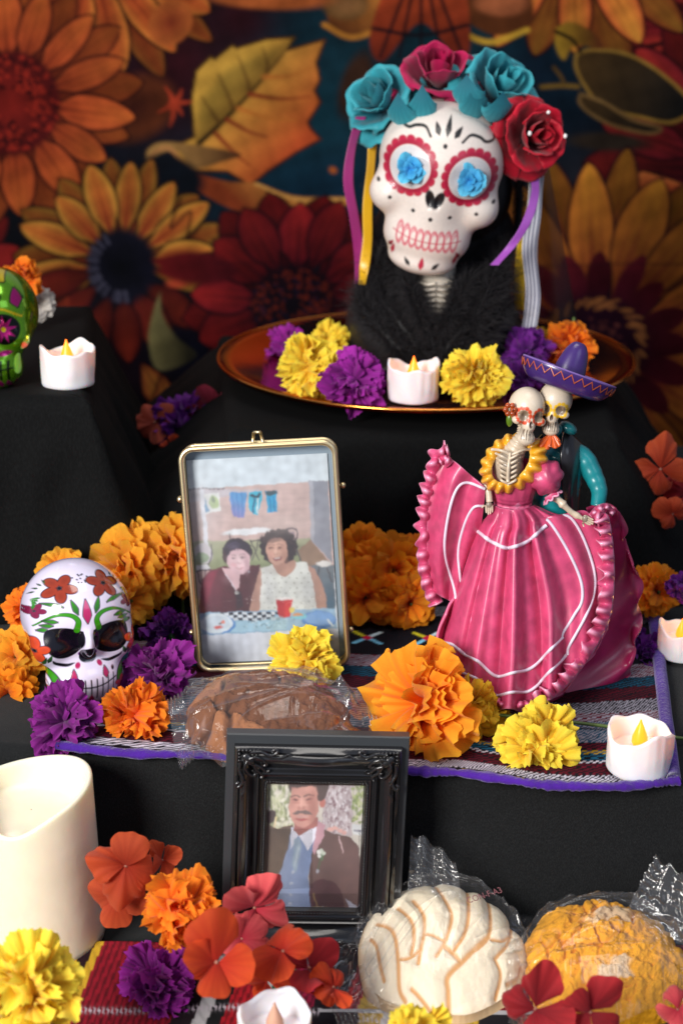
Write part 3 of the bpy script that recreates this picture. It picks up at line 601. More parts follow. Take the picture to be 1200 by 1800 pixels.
def flower(kind, px, py, r, mk, label, cat, d=(0, -1, .6), zt=None, y=None, seed=None, group=None, stem=None, squash=1, n=None, roll=0, loc=None, calyx=True, k=.8, spread=1.0):
    R_ = random.Random(seed if seed is not None else int(px*7+py*13))
    p = Vector(loc) if loc is not None else (Wy(px, py, y) if y is not None else place(px, py, zt, r, k))
    rad = r/FPX*depth(p); m = PM[mk]; q = orient(d, roll)
    cname = {'carn': 'carnation', 'mari': 'marigold', 'hyd': 'hydrangea', 'big': 'ruffled_flower', 'floret': 'hydrangea'}[kind]
    ax = q @ Vector((0, 0, 1)); base = p-ax*rad*(.55 if kind in ('carn', 'mari', 'big') else .2)
    root = thing(cname, label, cat, base, group=group); root.rotation_mode = 'QUATERNION'; root.rotation_quaternion = q
    if kind == 'carn':
        N = n or 48
        for i in range(N):
            f = (i+.5)/N; tilt = math.radians(6+92*f**.8)*spread+R_.gauss(0, .22); sc = rad*(1.14-.10*f+R_.uniform(-.22, .14))
            put_petal(R_.choice(CARN), root, tilt, i*2.399+R_.uniform(-.5, .5), sc, twist=R_.uniform(-.9, .9), m=m, base=tuple(rad*R_.gauss(0, .17*(1-f)+.04) for _ in range(2))+(rad*R_.uniform(-.12, .06),))
    elif kind == 'mari':
        N = n or 95
        for i in range(N):
            f = (i+.5)/N; tilt = math.radians(4+112*f**.72)+R_.gauss(0, .09); sc = rad*(1.22-.22*f+R_.uniform(-.07, .08))
            put_petal(R_.choice(MARI), root, tilt, i*2.399+R_.uniform(-.25, .25), sc, twist=R_.uniform(-.5, .5), m=m, sx=1.1)
    elif kind == 'big':
        N = n or 30; q_ = R_
        for i in range(N):
            f = (i+.5)/N; tilt = math.radians(5+80*f**.8)*spread+R_.gauss(0, .1); sc = rad*(1.15-.1*f+R_.uniform(-.25, .22))
            put_petal(R_.choice(BIG), root, tilt, i*2.399+R_.uniform(-.3, .3), sc, twist=R_.uniform(-.3, .3), m=m)
    elif kind == 'floret':
        a0 = R_.uniform(0, 6)
        for i in range(n or 4):
            put_petal(HYD[R_.randrange(6)], root, math.radians(R_.uniform(34, 88)), a0+i*2*PI/(n or 4)+R_.uniform(-.22, .22), rad*R_.uniform(.85, 1.2), base=(0, 0, rad*.02*i), twist=R_.uniform(-.4, .4), m=m, sx=R_.uniform(.85, 1.1))
        MB().ell((0, 0, rad*.06), (rad*.05,)*3, nu=8, nv=10).build('flower_centre', M_white_bead, root)
    if calyx and kind in ('carn', 'mari', 'big'):
        c = MB(); c.lathe([(0.001, -rad*.32), (rad*.09, -rad*.30), (rad*.14, -rad*.1), (rad*.22, rad*.08), (.001, rad*.12)], 10); c.build('calyx', M_green, root)
    if stem:
        b = MB(); b.tube(spline([np.array(v)-np.array(base) for v in stem], 16), .0011, 6)
        o = b.build('stem', M_olive, root); o.rotation_mode = 'QUATERNION'; o.rotation_quaternion = q.inverted()
    return root

# --- flowers on the golden tray (z just over the plate)
ZP = .249
G1 = 'artificial flowers lying on the golden tray'
flower('carn', 497, 602, 36, 'magenta', 'magenta purple carnation at the left end of the golden tray, behind the yellow ones', 'flower', d=(-.4, -.6, .6), y=1.30, group=G1)
flower('carn', 578, 598, 36, 'yellow', 'yellow flower half hidden behind the front left yellow carnation, touching the bust', 'flower', d=(.2, -.5, .8), y=1.25, group=G1)
flower('carn', 540, 640, 52, 'yellow', 'large yellow carnation left of the purple one on the golden tray', 'flower', d=(-.1, -.9, .35), zt=ZP, group=G1, k=1.0)
flower('carn', 626, 655, 52, 'magenta', 'purple carnation standing left of the tealight on the golden tray', 'flower', d=(.1, -.8, .6), zt=ZP, group=G1, k=1.0)
flower('carn', 839, 658, 54, 'yellow', 'full yellow carnation right of the tealight on the golden tray', 'flower', d=(.05, -.95, .35), zt=ZP, group=G1, k=1.0)
flower('carn', 917, 618, 44, 'violet', 'dark purple carnation behind the brim of the purple sombrero', 'flower', d=(-.3, -.8, .4), y=1.22, group=G1)
flower('carn', 915, 665, 36, 'violet', 'purple carnation low on the tray behind the sombrero brim', 'flower', d=(-.5, -.8, .2), y=1.19, group=G1)
flower('carn', 953, 592, 34, 'yellow2', 'small yellow flower between the purple and the orange flowers behind the sombrero', 'flower', d=(-.2, -.4, .9), y=1.27, group=G1)
flower('carn', 1006, 612, 46, 'orange', 'bright orange carnation behind the sombrero with one petal standing up', 'flower', d=(.3, -.9, .1), y=1.24, group=G1,
       stem=[Wy(1008, 600, 1.26), Wy(1006, 580, 1.27), Wy(1008, 558, 1.275)])
# --- behind, at the foot of the backdrop
flower('floret', 270, 742, 42, 'shadecoral', 'coral petals at the left edge of the dim cluster below the backdrop', 'flower', y=1.25, d=(-.3, -1, .3))
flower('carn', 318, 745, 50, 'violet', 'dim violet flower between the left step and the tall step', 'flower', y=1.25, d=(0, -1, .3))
flower('floret', 376, 722, 60, 'shaderose', 'pink hydrangea floret in shade-darkened tint below the backdrop, beside the violet flower', 'flower', y=1.25, d=(0, -1, .2))
flower('floret', 428, 728, 46, 'shaderose', 'rightmost pink floret in shade-darkened tint, partly under the edge of the golden tray', 'flower', y=1.22, d=(.2, -1, .2), seed=5)
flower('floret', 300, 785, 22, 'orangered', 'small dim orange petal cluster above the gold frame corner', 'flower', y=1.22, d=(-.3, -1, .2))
flower('carn', 40, 495, 34, 'orange', 'orange flower behind the crown of the green skull', 'flower', y=1.24, d=(.3, -1, .2))
flower('mari', 68, 532, 30, 'white', 'white pompom flower behind the green skull', 'flower', y=1.26, d=(.2, -1, .3), n=50)
# --- right edge hydrangeas
flower('floret', 1160, 826, 60, 'coral', 'upper orange hydrangea floret on the black cloth at the right edge', 'flower', y=1.10, d=(-.2, -1, .2), seed=31)
flower('floret', 1206, 868, 50, 'crimson', 'crimson floret cut off by the right edge beside the orange floret', 'flower', y=1.11, d=(-.2, -1, .2), seed=3)
flower('floret', 1182, 905, 44, 'coral', 'lower orange hydrangea floret on the black cloth at the right edge', 'flower', y=1.08, d=(-.1, -1, .1), seed=8)
# --- marigolds at the back of the middle step
G2 = 'orange marigolds along the back of the middle step'
MG = [(108, 1000, 46, 'marigold', (-.1, -.5, .9), 1.00, 'marigold peeping out above the crown of the white painted skull', 0),
      (214, 1002, 78, 'marigold', (-.5, -.8, .1), 1.015, 'tall marigold right behind the white painted skull, seen from its side', 0),
      (232, 1056, 52, 'marigold', (.6, -.7, .1), 1.0, 'marigold low behind the right temple of the white painted skull', 0),
      (296, 984, 74, 'marigold', (-.65, -.7, .05), 1.02, 'marigold squeezed between its neighbour and the gold frame', 0),
      (36, 1072, 44, 'orange', (-.7, -.6, .3), .985, 'orange flower left of the forehead of the white painted skull', 0),
      (28, 1152, 56, 'marigold', (-.1, -.8, .5), .95, 'marigold left of the cheek of the white painted skull', 0),
      (12, 1226, 52, 'marigold2', (.1, -.9, .3), .915, 'lowest marigold at the left edge beside the purple carnation', 0),
      (78, 1170, 36, 'marigold2', (.4, -.8, .3), .96, 'marigold tucked against the jaw of the white painted skull', 0),
      (634, 972, 48, 'marigold2', (-.2, -.9, .3), 1.06, 'upper marigold just right of the gold frame', 0),
      (690, 1000, 64, 'marigold2', (.1, -.9, .35), 1.04, 'middle marigold of the heap between the gold frame and the dancers', 0),
      (642, 1050, 66, 'marigold2', (-.1, -.95, .2), 1.03, 'lower marigold just right of the gold frame', 0),
      (738, 992, 48, 'orange', (.5, -.8, .2), 1.05, 'marigold behind the left ruffle of the pink skirt', 0),
      (722, 1062, 52, 'marigold2', (.3, -.9, .1), 1.02, 'lower marigold beside the left ruffle of the pink skirt', 0),
      (1158, 1040, 46, 'marigold2', (.3, -.9, .2), 1.03, 'marigold right of the dancers behind the back tealight', 0)]
for px, py, r, mk, d, y, lb, _ in MG:
    c_ = Wy(px, py, y); flower('mari', px, py, r, mk, lb, 'flower', d=d, y=y, group=G2, stem=[c_, c_+Vector((-d[0]*.01, .012, -.012)), Vector((c_.x-d[0]*.012, c_.y+.012, Z2+.004))])
# --- middle step, middle and front
flower('carn', 292, 1098, 42, 'violet', 'purple flower seen from behind with its green calyx, left of the gold frame', 'flower', d=(-.3, .55, .35), y=.985, seed=4)
flower('carn', 272, 1188, 60, 'purple', 'dark purple carnation between the painted skull and the gold frame', 'flower', d=(.0, -.9, .45), zt=Z2)
flower('carn', 108, 1262, 60, 'purple', 'round purple carnation in front of the chin of the painted skull', 'flower', d=(-.05, -.85, .5), zt=Z2+.002)
flower('carn', 240, 1252, 54, 'orange', 'bright orange carnation on the runner in front of the painted skull', 'flower', d=(.1, -.8, .55), zt=Z2+.002)
flower('carn', 538, 1158, 58, 'yellow', 'yellow carnation leaning on the gold frame behind the wrapped brown bread', 'flower', d=(0, -.7, .6), y=.925)
flower('carn', 632, 1200, 44, 'purple', 'purple flower mostly hidden behind the big orange flower', 'flower', d=(-.2, -.8, .5), y=.96)
flower('carn', 838, 1258, 52, 'yellow2', 'golden yellow carnation under the stem, below the pink skirt hem', 'flower', d=(.2, -.9, .2), zt=Z2)
flower('big', 716, 1228, 104, 'bigorange', 'big ruffled bright orange flower lying in front of the dancers', 'flower', d=(-.78, -.5, .38), y=.845,
       stem=[Wy(790, 1240, .86), Wz(850, 1254, Z2+.014), Wz(930, 1262, Z2+.01), Wz(1060, 1276, Z2+.006), Wz(1170, 1294, Z2+.005), Wz(1230, 1302, Z2+.005)], n=34, roll=.4)
flower('carn', 950, 1305, 66, 'yellow', 'bright yellow carnation lying on the runner left of the front tealight', 'flower', d=(.1, -.75, .6), zt=Z2+.001, k=.6)
flower('carn', 1142, 1150, 36, 'violet', 'upper dark purple flower behind the dancers, near the back tealight', 'flower', d=(.3, -.8, .4), y=.97, seed=2)
flower('carn', 1150, 1198, 42, 'violet', 'lower dark purple flower behind the shoe of the dancers', 'flower', d=(.5, -.6, .5), y=.955, seed=6, n=22)
flower('carn', 1196, 1030, 26, 'violet', 'small violet flower cut off by the right edge above the back tealight', 'flower', d=(0, -.9, .4), y=1.0, n=24)
# --- bottom level
def B(kind, px, py, r, mk, lb, **k): return flower(kind, px, py, r, mk, lb, 'flower', **k)
B('floret', 222, 1522, 74, 'coral', 'upper orange hydrangea floret just right of the big candle', y=.74, d=(.15, -.9, .5), seed=12)
B('floret', 205, 1580, 54, 'coral', 'lower orange hydrangea floret half behind the big candle', y=.75, d=(-.2, -.9, .2), seed=17)
B('carn', 310, 1590, 66, 'orange', 'orange carnation in front of the lower left corner of the black frame', y=.72, d=(-.1, -.6, .8))
B('floret', 448, 1598, 66, 'rosepink', 'rose pink hydrangea floret overlapping the black frame corner', y=.72, d=(.1, -1, .4), seed=21)
B('floret', 425, 1650, 56, 'rosepink', 'lower pink floret between the pink one and the orange one', y=.71, d=(0, -1, .6), seed=25)
B('floret', 380, 1690, 86, 'orangered', 'large orange hydrangea floret with four petals at the front', y=.665, d=(0, -.8, .75), seed=34)
B('floret', 492, 1672, 70, 'orangered', 'orange floret standing on edge right of the large orange one', y=.685, d=(-.6, -.7, .5), seed=41)
B('floret', 546, 1700, 74, 'crimson', 'red floret lying behind the front tealight and before the wrapped white bread', y=.70, d=(.3, -.7, .7), seed=44)
B('floret', 470, 1722, 50, 'orangered', 'orange red floret low behind the rim of the front tealight', y=.70, d=(.1, -.7, .8), seed=61)
B('floret', 588, 1735, 52, 'orangered', 'small orange red floret at the right end of the cluster by the white bread', y=.69, d=(.3, -.8, .6), seed=66)
B('floret', 288, 1512, 44, 'coral', 'orange floret pointing right beyond the upper floret by the big candle', y=.76, d=(.5, -.8, .5), seed=71)
B('carn', 262, 1726, 64, 'magenta', 'magenta carnation lying on the red woven blanket', zt=Z1+.003, d=(-.3, -.6, .75), k=.7)
B('carn', 48, 1738, 82, 'yellow', 'large yellow carnation in front of the foot of the big candle', y=.645, d=(0, -.85, .6))
B('carn', 735, 1820, 56, 'yellow', 'yellow carnation cut off by the bottom edge, below the white bread', y=.63, d=(0, -.8, .8))
B('floret', 940, 1775, 76, 'crimson', 'left red floret on the bag of the yellow bread', y=.655, d=(-.2, -.9, .5), seed=51)
B('floret', 1040, 1780, 66, 'crimson', 'right red floret with pointed petals on the bag of the yellow bread', y=.65, d=(.2, -.9, .5), seed=54)
B('floret', 1190, 1775, 48, 'rosepink', 'pink floret in the bottom right corner', y=.65, d=(-.2, -.9, .5), seed=58)

# ================================================================ CANDLES
def wax_mat(name, col, sss=.6, rough=.45, warm=None):
    m = mat(name, col, rough, sss=sss, noise=.03, nscale=60, bump=.12, bscale=120, coat=.15); b = m.node_tree.nodes['Principled BSDF']
    b.inputs['Subsurface Radius'].default_value = (.012, .007, .004); return m
M_wax = wax_mat('tealight_plastic', (.80, .77, .78)); M_pillar = wax_mat('ivory_wax', s_(238, 226, 200), rough=.5)
def emis(name, c, st):
    m, nt, b, out = nmat(name); b.inputs['Base Color'].default_value = (*c, 1); b.inputs['Emission Color'].default_value = (*c, 1); b.inputs['Emission Strength'].default_value = st; b.inputs['Roughness'].default_value = .3; return m
M_flame = emis('lit_flame', (1, .24, .01), 1.5); M_flametip = emis('flame_core', (1, .50, .08), 1.8); M_flameoff = mat('unlit_flame', (.75, .45, .32), .3, trans=.3)
def tealight(px, py_base, wpx, label, seed, lit=True, zt=None, y=None, hk=.66, glow=.011):
    p = Wz(px, py_base, zt) if zt is not None else Wy(px, py_base, y)
    R = wpx/2/FPX*depth(p); H = 2*R*hk; r = np.random.default_rng(seed); ph = r.uniform(0, 6, 5)
    root = thing('tealight', label, 'candle', p, (0, 0, r.uniform(0, 6)), group='flickering drip-edge tealights')
    n = 96; a = np.linspace(0, 2*PI, n, endpoint=False)
    rim = H*(1+.09*np.sin(2*a+ph[0])+.07*np.sin(3*a+ph[1])+.03*np.sin(7*a+ph[2])-.05)
    drip = np.zeros(n)
    for k in range(9):
        c_ = r.uniform(0, 2*PI); w_ = r.uniform(.1, .22); drip = np.maximum(drip, np.exp(-((np.angle(np.exp(1j*(a-c_))))/w_)**2)*r.uniform(.4, 1))
    rows = []
    for t in np.linspace(0, 1, 22):
        prof = R*(.93+.03*t)+ R*.055*drip*(sm(.05+.5*r.uniform(), .6, t) if 0 else sm(.0, .5, t))+R*.015*np.sin(5*a+ph[3]+t*4)
        if t < .04: prof = prof*.97
        rows.append(np.stack([prof*np.cos(a), prof*np.sin(a), rim*t], -1))
    for q, (dr, dz) in enumerate(((.985, .02), (.955, .035), (.91, .02), (.87, -.03))):
        pr = (R*.96+R*.055*drip)*dr; rows.append(np.stack([pr*np.cos(a), pr*np.sin(a), rim+H*dz], -1))
    fl = H*.52
    for t in np.linspace(.15, 1, 9):
        pr = R*(.86-.05*t); rows.append(np.stack([pr*np.cos(a), pr*np.sin(a), (rim-.03*H)*(1-t)+fl*t], -1))
    for t in (.7, .4, .02): rows.append(np.stack([R*t*np.cos(a), R*t*np.sin(a), np.full(n, fl)], -1))
    MB().grid(np.array(rows)[:, ::-1], cv=True).build('body', M_wax, root)
    f = MB(); FH = R*.92; pf = [(.001, 0), (R*.17, FH*.03), (R*.245, FH*.20), (R*.23, FH*.40), (R*.14, FH*.66), (R*.055, FH*.88), (.0004, FH)]
    fb = H*.52
    f.lathe([(x_, z_+fb) for x_, z_ in pf], 16); f.build('flame', M_flame if lit else M_flameoff, root)
    if lit:
        MB().ell((0, -R*.0, fb+H*.12), (R*.205, R*.205, H*.05), nu=8, nv=14).build('flame_glow', M_flametip, root)
        l = bpy.data.lights.new('tealight_glow', 'POINT'); l.energy = glow; l.color = (1, .42, .12); l.shadow_soft_size = .004
        lo = bpy.data.objects.new('tealight_glow', l); C.objects.link(lo); lo.parent = root; lo.location = (0, 0, fb+H*.62)
    return root
tealight(726, 700, 94, 'lit tealight in the middle of the golden tray', 3, zt=ZP)
tealight(121, 674, 98, 'lit tealight on the left step beside the green skull', 5, zt=ZL)
tealight(1120, 1350, 118, 'lit tealight on the front right corner of the runner', 8, zt=Z2+.004, glow=.014)
tealight(1194, 1150, 84, 'lit tealight at the right edge behind the dancers', 11, zt=Z2+.003)
tealight(484, 1850, 130, 'unlit white tealight at the bottom edge before the red florets', 14, lit=False, y=.66)

def pillar():
    p = Wz(72, 1642, Z1+.002); R = .0368; H = .099
    root = thing('pillar_candle', 'large ivory pillar candle with a wavy melted rim at the left edge', 'candle', p)
    n = 128; a = np.linspace(0, 2*PI, n, endpoint=False)
    # rim: high on the right, a dip towards the front, high at the left
    rim = H*(1+.035*np.cos(a-.55)-.10*np.exp(-(np.angle(np.exp(1j*(a+1.75)))/.55)**2)+.02*np.sin(2*a+1))
    rows = [np.stack([R*1.03*np.cos(a)*.97, R*1.03*np.sin(a)*.97, 0*a], -1)]
    for t in np.linspace(.01, .985, 26): rows.append(np.stack([R*(1.03-.06*t)*np.cos(a), R*(1.03-.06*t)*np.sin(a), rim*t], -1))
    for dr, dz in ((.965, 1.0), (.95, 1.008), (.92, 1.01), (.89, 1.004), (.87, .985)): rows.append(np.stack([R*dr*np.cos(a), R*dr*np.sin(a), rim*dz], -1))
    fl = H*.86
    for t in np.linspace(.1, 1, 10): rows.append(np.stack([R*(.865-.05*t)*np.cos(a), R*(.865-.05*t)*np.sin(a), rim*.985*(1-t)+fl*t], -1))
    for t in (.6, .3, .01): rows.append(np.stack([R*t*np.cos(a), R*t*np.sin(a), np.full(n, fl-.001)], -1))
    MB().grid(np.array(rows)[:, ::-1], cv=True).build('wax_body', M_pillar, root)
pillar()
# ================================================================ GOLDEN TRAY
M_gold = mat('gold_metal', (.92, .74, .42), .34, 1); M_copper = mat('copper_lacquer', (.42, .030, .008), .12, 1, noise=.12, nscale=25, bump=.04, bscale=30)
M_coprim = mat('copper_rim', (.80, .30, .06), .2, 1)
def tray():
    c = (.0695, 1.272, Z3+.001)
    root = thing('golden_tray', 'round copper gold tray on the tall step, carrying the bust and flowers', 'tray', c)
    R = .172
    MB().lathe([(.001, .006), (.09, .006), (.125, .009), (.16, .0145), (R-.002, .0165), (R, .0150), (R-.001, .013), (.15, .0105), (.12, .004), (.09, 0), (.001, 0)][::-1], 160).build('dish', M_copper, root)
    b = MB(); a = np.linspace(0, 2*PI, 160, endpoint=False); b.tube(np.stack([(R-.0005)*np.cos(a), (R-.0005)*np.sin(a), 0*a+.0158], 1), .0013, 8, closed=True); b.build('rim', M_coprim, root)
tray()

# ================================================================ SKULL SHAPES
def smin(a, b, k): h = np.clip(.5+.5*(b-a)/k, 0, 1); return b+(a-b)*h-k*h*(1-h)
def smax(a, b, k): return -smin(-a, -b, k)
def sde(P, c, r, ax=0, ang=0):
    q = P-np.asarray(c, float)
    if ang:
        ca, sa = math.cos(ang), math.sin(ang); i, j = [(1, 2), (2, 0), (0, 1)][ax]; q = q.copy(); qi, qj = q[..., i].copy(), q[..., j].copy()
        q[..., i] = ca*qi+sa*qj; q[..., j] = -sa*qi+ca*qj
    r = np.asarray(r, float); k0 = np.linalg.norm(q/r, axis=-1); k1 = np.linalg.norm(q/(r*r), axis=-1)
    return k0*(k0-1)/np.maximum(k1, 1e-9)
def star(sdf, c, n1, n2, rmax=1.6, front=1.0):
    """surface seen from an inner point c: rays over the whole sphere, pole on the face side (-Y)"""
    th = PI*np.linspace(0, 1, n1)**front; th[0] = 1e-4; th[-1] = PI-1e-4; ph = np.linspace(0, 2*PI, n2, endpoint=False)
    T, Fh = np.meshgrid(th, ph, indexing='ij'); D = np.stack([np.sin(T)*np.cos(Fh), -np.cos(T), np.sin(T)*np.sin(Fh)], -1)
    c = np.asarray(c, float); t = np.full(T.shape, rmax)
    for _ in range(60): t = np.maximum(t-np.clip(-sdf(c+D*t[..., None])*-.8, -.02, .2), .02)
    return c+D*t[..., None]
def skull_sdf(style):
    def f(P):
        A = P.copy(); A[..., 0] = np.abs(A[..., 0])
        if style == 'bust':
            d = sde(A, (0, .10, .14), (.475, .56, .41))
            d = smin(d, sde(A, (.0, -.12, .17), (.44, .40, .33)), .12)
            d = smin(d, sde(A, (.33, -.22, -.10), (.165, .20, .15)), .12)
            d = smin(d, sde(A, (0, -.26, -.12), (.22, .26, .24)), .12)
            d = smin(d, sde(A, (0, -.20, -.37), (.335, .31, .23)), .13)
            d = smin(d, sde(A, (0, -.22, -.55), (.26, .26, .11)), .07)
            d = smax(d, -sde(A, (.225, -.56, .15), (.15, .085, .15)), .02)
            d = smax(d, -sde(A, (.03, -.56, -.05), (.035, .06, .07)), .02)
        elif style == 'tin':
            d = sde(A, (0, .08, .16), (.50, .50, .49))
            d = smin(d, sde(A, (0, -.12, .20), (.455, .34, .36)), .10)
            d = smin(d, sde(A, (.30, -.20, -.08), (.17, .18, .17)), .14)
            d = smin(d, sde(A, (0, -.16, -.40), (.36, .28, .27)), .12)
            d = smax(d, -sde(A, (.21, -.53, .0), (.17, .13, .15)), .05)
            d = smin(d, sde(A, (0, -.40, -.02), (.06, .12, .14)), .06)
            d = smax(d, -sde(A, (0, -.57, -.14), (.075, .08, .08)), .03)
        else:
            d = sde(A, (0, .12, .20), (.46, .54, .44))
            d = smin(d, sde(A, (.30, -.20, -.06), (.15, .16, .10)), .06)
            d = smin(d, sde(A, (0, -.25, -.15), (.17, .20, .22)), .08)
            d = smin(d, sde(A, (0, -.22, -.45), (.24, .22, .17)), .07)
            d = smax(d, -sde(A, (.21, -.48, .06), (.15, .20, .14)), .03)
            d = smax(d, -sde(A, (0, -.50, -.10), (.05, .10, .09)), .03)
            d = smax(d, -(np.abs(A[..., 2]+.36)-.012), .02)
            d = d+.008*np.where((A[..., 1] < -.2) & (np.abs(A[..., 2]+.36) < .13), np.abs(np.sin(A[..., 0]*34)), 0)
        return d
    return f
s = srgb
def teeth_arc(p, cx, cy, w, h, n, col, lw=.006):
    for k in range(n):
        f = (k+.5)/n*2-1; x_ = cx+f*w; q = math.cos(f*1.0)
        p.ring(x_, cy, w/n*1.15*q+.004, lw, col, ry=h)
def paint_bust(x, z, y):
    p = Paint(x, z, s(226, 214, 204), .006); RDp = s(178, 30, 62); BK = s(24, 22, 24)
    for sx in (-1, 1):
        cx, cz = .225*sx, .15
        for k in range(18):
            a = 2*PI*k/18; p.ell(cx+.187*math.cos(a), cz+.187*math.sin(a), .034, .026, RDp, a+PI/2)
        p.ring(cx, cz, .168, .014, s(160, 24, 54)); p.ell(cx, cz, .15, .15, s(200, 196, 196))
        p.line([(.12*sx, .385), (.17*sx, .43), (.24*sx, .42), (.29*sx, .395), (.345*sx, .40), (.36*sx, .43)], .009, BK, n=30)
        p.ell(.35*sx, .425, .016, .016, BK)
        for (a_, b_) in ((.44, -.01), (.33, -.10), (.14, -.15)): p.ell(a_*sx, b_, .015, .014, BK)
        p.ell(.032*sx, -.035, .036, .068, BK, -.35*sx)
        p.petal(.085*sx, -.56, PI/2-.75*sx, .075, .017, BK, BK); p.petal(.275*sx, -.47, PI/2+.5*sx, .07, .016, BK, RDp); p.petal(.24*sx, -.52, PI/2-.1, .09, .016, RDp, RDp)
        p.petal(.055*sx, .40, PI/2-.55*sx, .085, .022, BK, BK)
    p.petal(0, .40, PI/2, .12, .022, BK, BK); p.ell(0, .345, .016, .016, BK); p.ell(0, -.18, .016, .016, BK)
    p.petal(0, -.575, PI/2, .10, .022, RDp, RDp)
    for k in range(9):
        f = (k+.5)/9*2-1; p.ring(f*.235, -.34+.02*abs(f)**2, .031*(1-.25*abs(f)), .0035, s(200, 70, 92), ry=.070)
        p.ring(f*.237+.006, -.345, .027*(1-.25*abs(f)), .0025, s(206, 96, 112), ry=.062)
    p.line([(-.26, -.325), (-.1, -.350), (.1, -.350), (.26, -.325)], .0035, s(190, 40, 70))
    back = (y > .12)[..., None]; p.c = np.where(back, np.array(s(226, 214, 204)), p.c); return p.c
def paint_tin(x, z, y):
    z = z+.45*np.clip(y+.40, 0, 1)*sm(.15, .4, z)
    W = s(220, 212, 234); p = Paint(x, z, W, .006); BK = s(14, 12, 20); G = s(54, 140, 20); G2 = s(40, 96, 40); OR_ = s(150, 54, 30); OB = s(206, 70, 34); PK = s(170, 30, 88)
    def five(cx, cz, r, c, a0=0.3, o=BK):
        for k in range(5):
            a = a0+2*PI*k/5; p.ell(cx+r*.58*math.cos(a), cz+r*.58*math.sin(a), r*.50, r*.36, o, a); 
        for k in range(5):
            a = a0+2*PI*k/5; p.ell(cx+r*.58*math.cos(a), cz+r*.58*math.sin(a), r*.44, r*.30, c, a, inner=np.array(c)*.75)
        p.ell(cx, cz, r*.12, r*.12, o)
    for sx in (-1, 1):
        p.poly([(.045*sx, .10), (.20*sx, .145), (.34*sx, .13), (.385*sx, .06), (.37*sx, -.06), (.30*sx, -.135), (.20*sx, -.155), (.10*sx, -.12), (.05*sx, -.04), (.035*sx, .04)], BK, smooth=60)
        # brows
        p.line([(.10*sx, .115), (.085*sx, .20), (.14*sx, .255), (.25*sx, .265), (.36*sx, .225), (.45*sx, .15)], .031, BK, n=40, taper=True); p.line([(.10*sx, .115), (.085*sx, .20), (.14*sx, .255), (.25*sx, .265), (.36*sx, .225), (.45*sx, .15)], .026, G, n=40, taper=True)
        for (a_, b_, l, an) in ((.20, .33, .2, -.45), (.26, .20, .12, -.1), (.30, .165, .10, 0), (.35, .13, .08, .2)):
            p.petal(a_*sx, b_, -an if sx > 0 else PI+an, l, .016, G, G2, outline=BK, aa=.004)
        p.petal(.08*sx, .26, PI/2-.35*sx, .13, .022, G2, G, outline=BK, aa=.005)
        five(.20*sx, .53, .155, OR_, .3 if sx > 0 else .9); five(.43*sx, .33, .09, s(130, 30, 70), 1.0); five(.46*sx, -.07, .12, OB, .2)
        for k in range(5): p.petal((.36+.02*k)*sx, .47-.03*k, (PI/2-.5*sx) + (k-2)*.35*sx, .08, .012, G2, G)
        for k in range(4): p.petal((.30+.03*k)*sx, .62-.02*k, PI/2-(.2+.3*k)*sx, .06, .010, G2, BK)
        p.line([(.12*sx, -.21), (.20*sx, -.225), (.29*sx, -.20), (.32*sx, -.165)], .017, BK, taper=2); p.petal(.36*sx, -.19, PI/2+.4*sx, .09, .022, BK, G2); p.petal(.40*sx, -.22, PI/2+.3*sx, .10, .02, G2, BK)
        p.petal(.15*sx, -.37, PI/2+.1*sx, .10, .024, PK, PK, outline=BK, aa=.005); p.ell(.10*sx, -.235, .022, .03, PK, .6*sx); p.ell(.07*sx, -.13, .018, .018, s(130, 60, 150)); p.ell(.22*sx, -.30, .015, .022, BK)
        p.poly([(.44*sx, -.22), (.36*sx, -.24), (.27*sx, -.33), (.25*sx, -.44), (.30*sx, -.56), (.36*sx, -.50), (.33*sx, -.40), (.36*sx, -.32)], BK, smooth=50)
        p.poly([(.43*sx, -.23), (.36*sx, -.25), (.28*sx, -.335), (.262*sx, -.44), (.30*sx, -.54), (.345*sx, -.50), (.32*sx, -.40), (.35*sx, -.32)], G, smooth=50); five(.31*sx, -.47, .075, OB)
        for k in range(3): p.line([((.38+.025*k)*sx, -.28), ((.36+.03*k)*sx, -.38), ((.33+.03*k)*sx, -.46)], .005, BK, taper=True)
    p.petal(0, .17, PI/2, .21, .036, PK, s(190, 50, 110), outline=BK, aa=.005)
    for k in range(12): p.ell(.10*math.cos(k*2.4)*(k/12), .60+.05*math.sin(k*2.4), .009, .009, BK)
    p.ell(0, -.135, .078, .082, BK); p.ell(-.03, -.165, .05, .05, BK); p.ell(.03, -.165, .05, .05, BK)
    p.line([(-.24, -.385), (-.12, -.43), (0, -.445), (.12, -.43), (.24, -.385)], .007, BK, n=30)
    for k in range(-4, 5):
        f = k/4; p.line([(f*.22, -.345-.03*(1-f*f)), (f*.21, -.52-.04*(1-f*f))], .0075*(1-.3*abs(f)), BK)
    p.petal(.0, -.60, PI/2, .08, .03, PK, PK)
    for sx in (-1, 1): p.petal(.17*sx, -.62, PI/2-.4*sx, .08, .03, PK, PK)
    side = y > .1; p.c[side] = np.array(W)*.9; return p.c
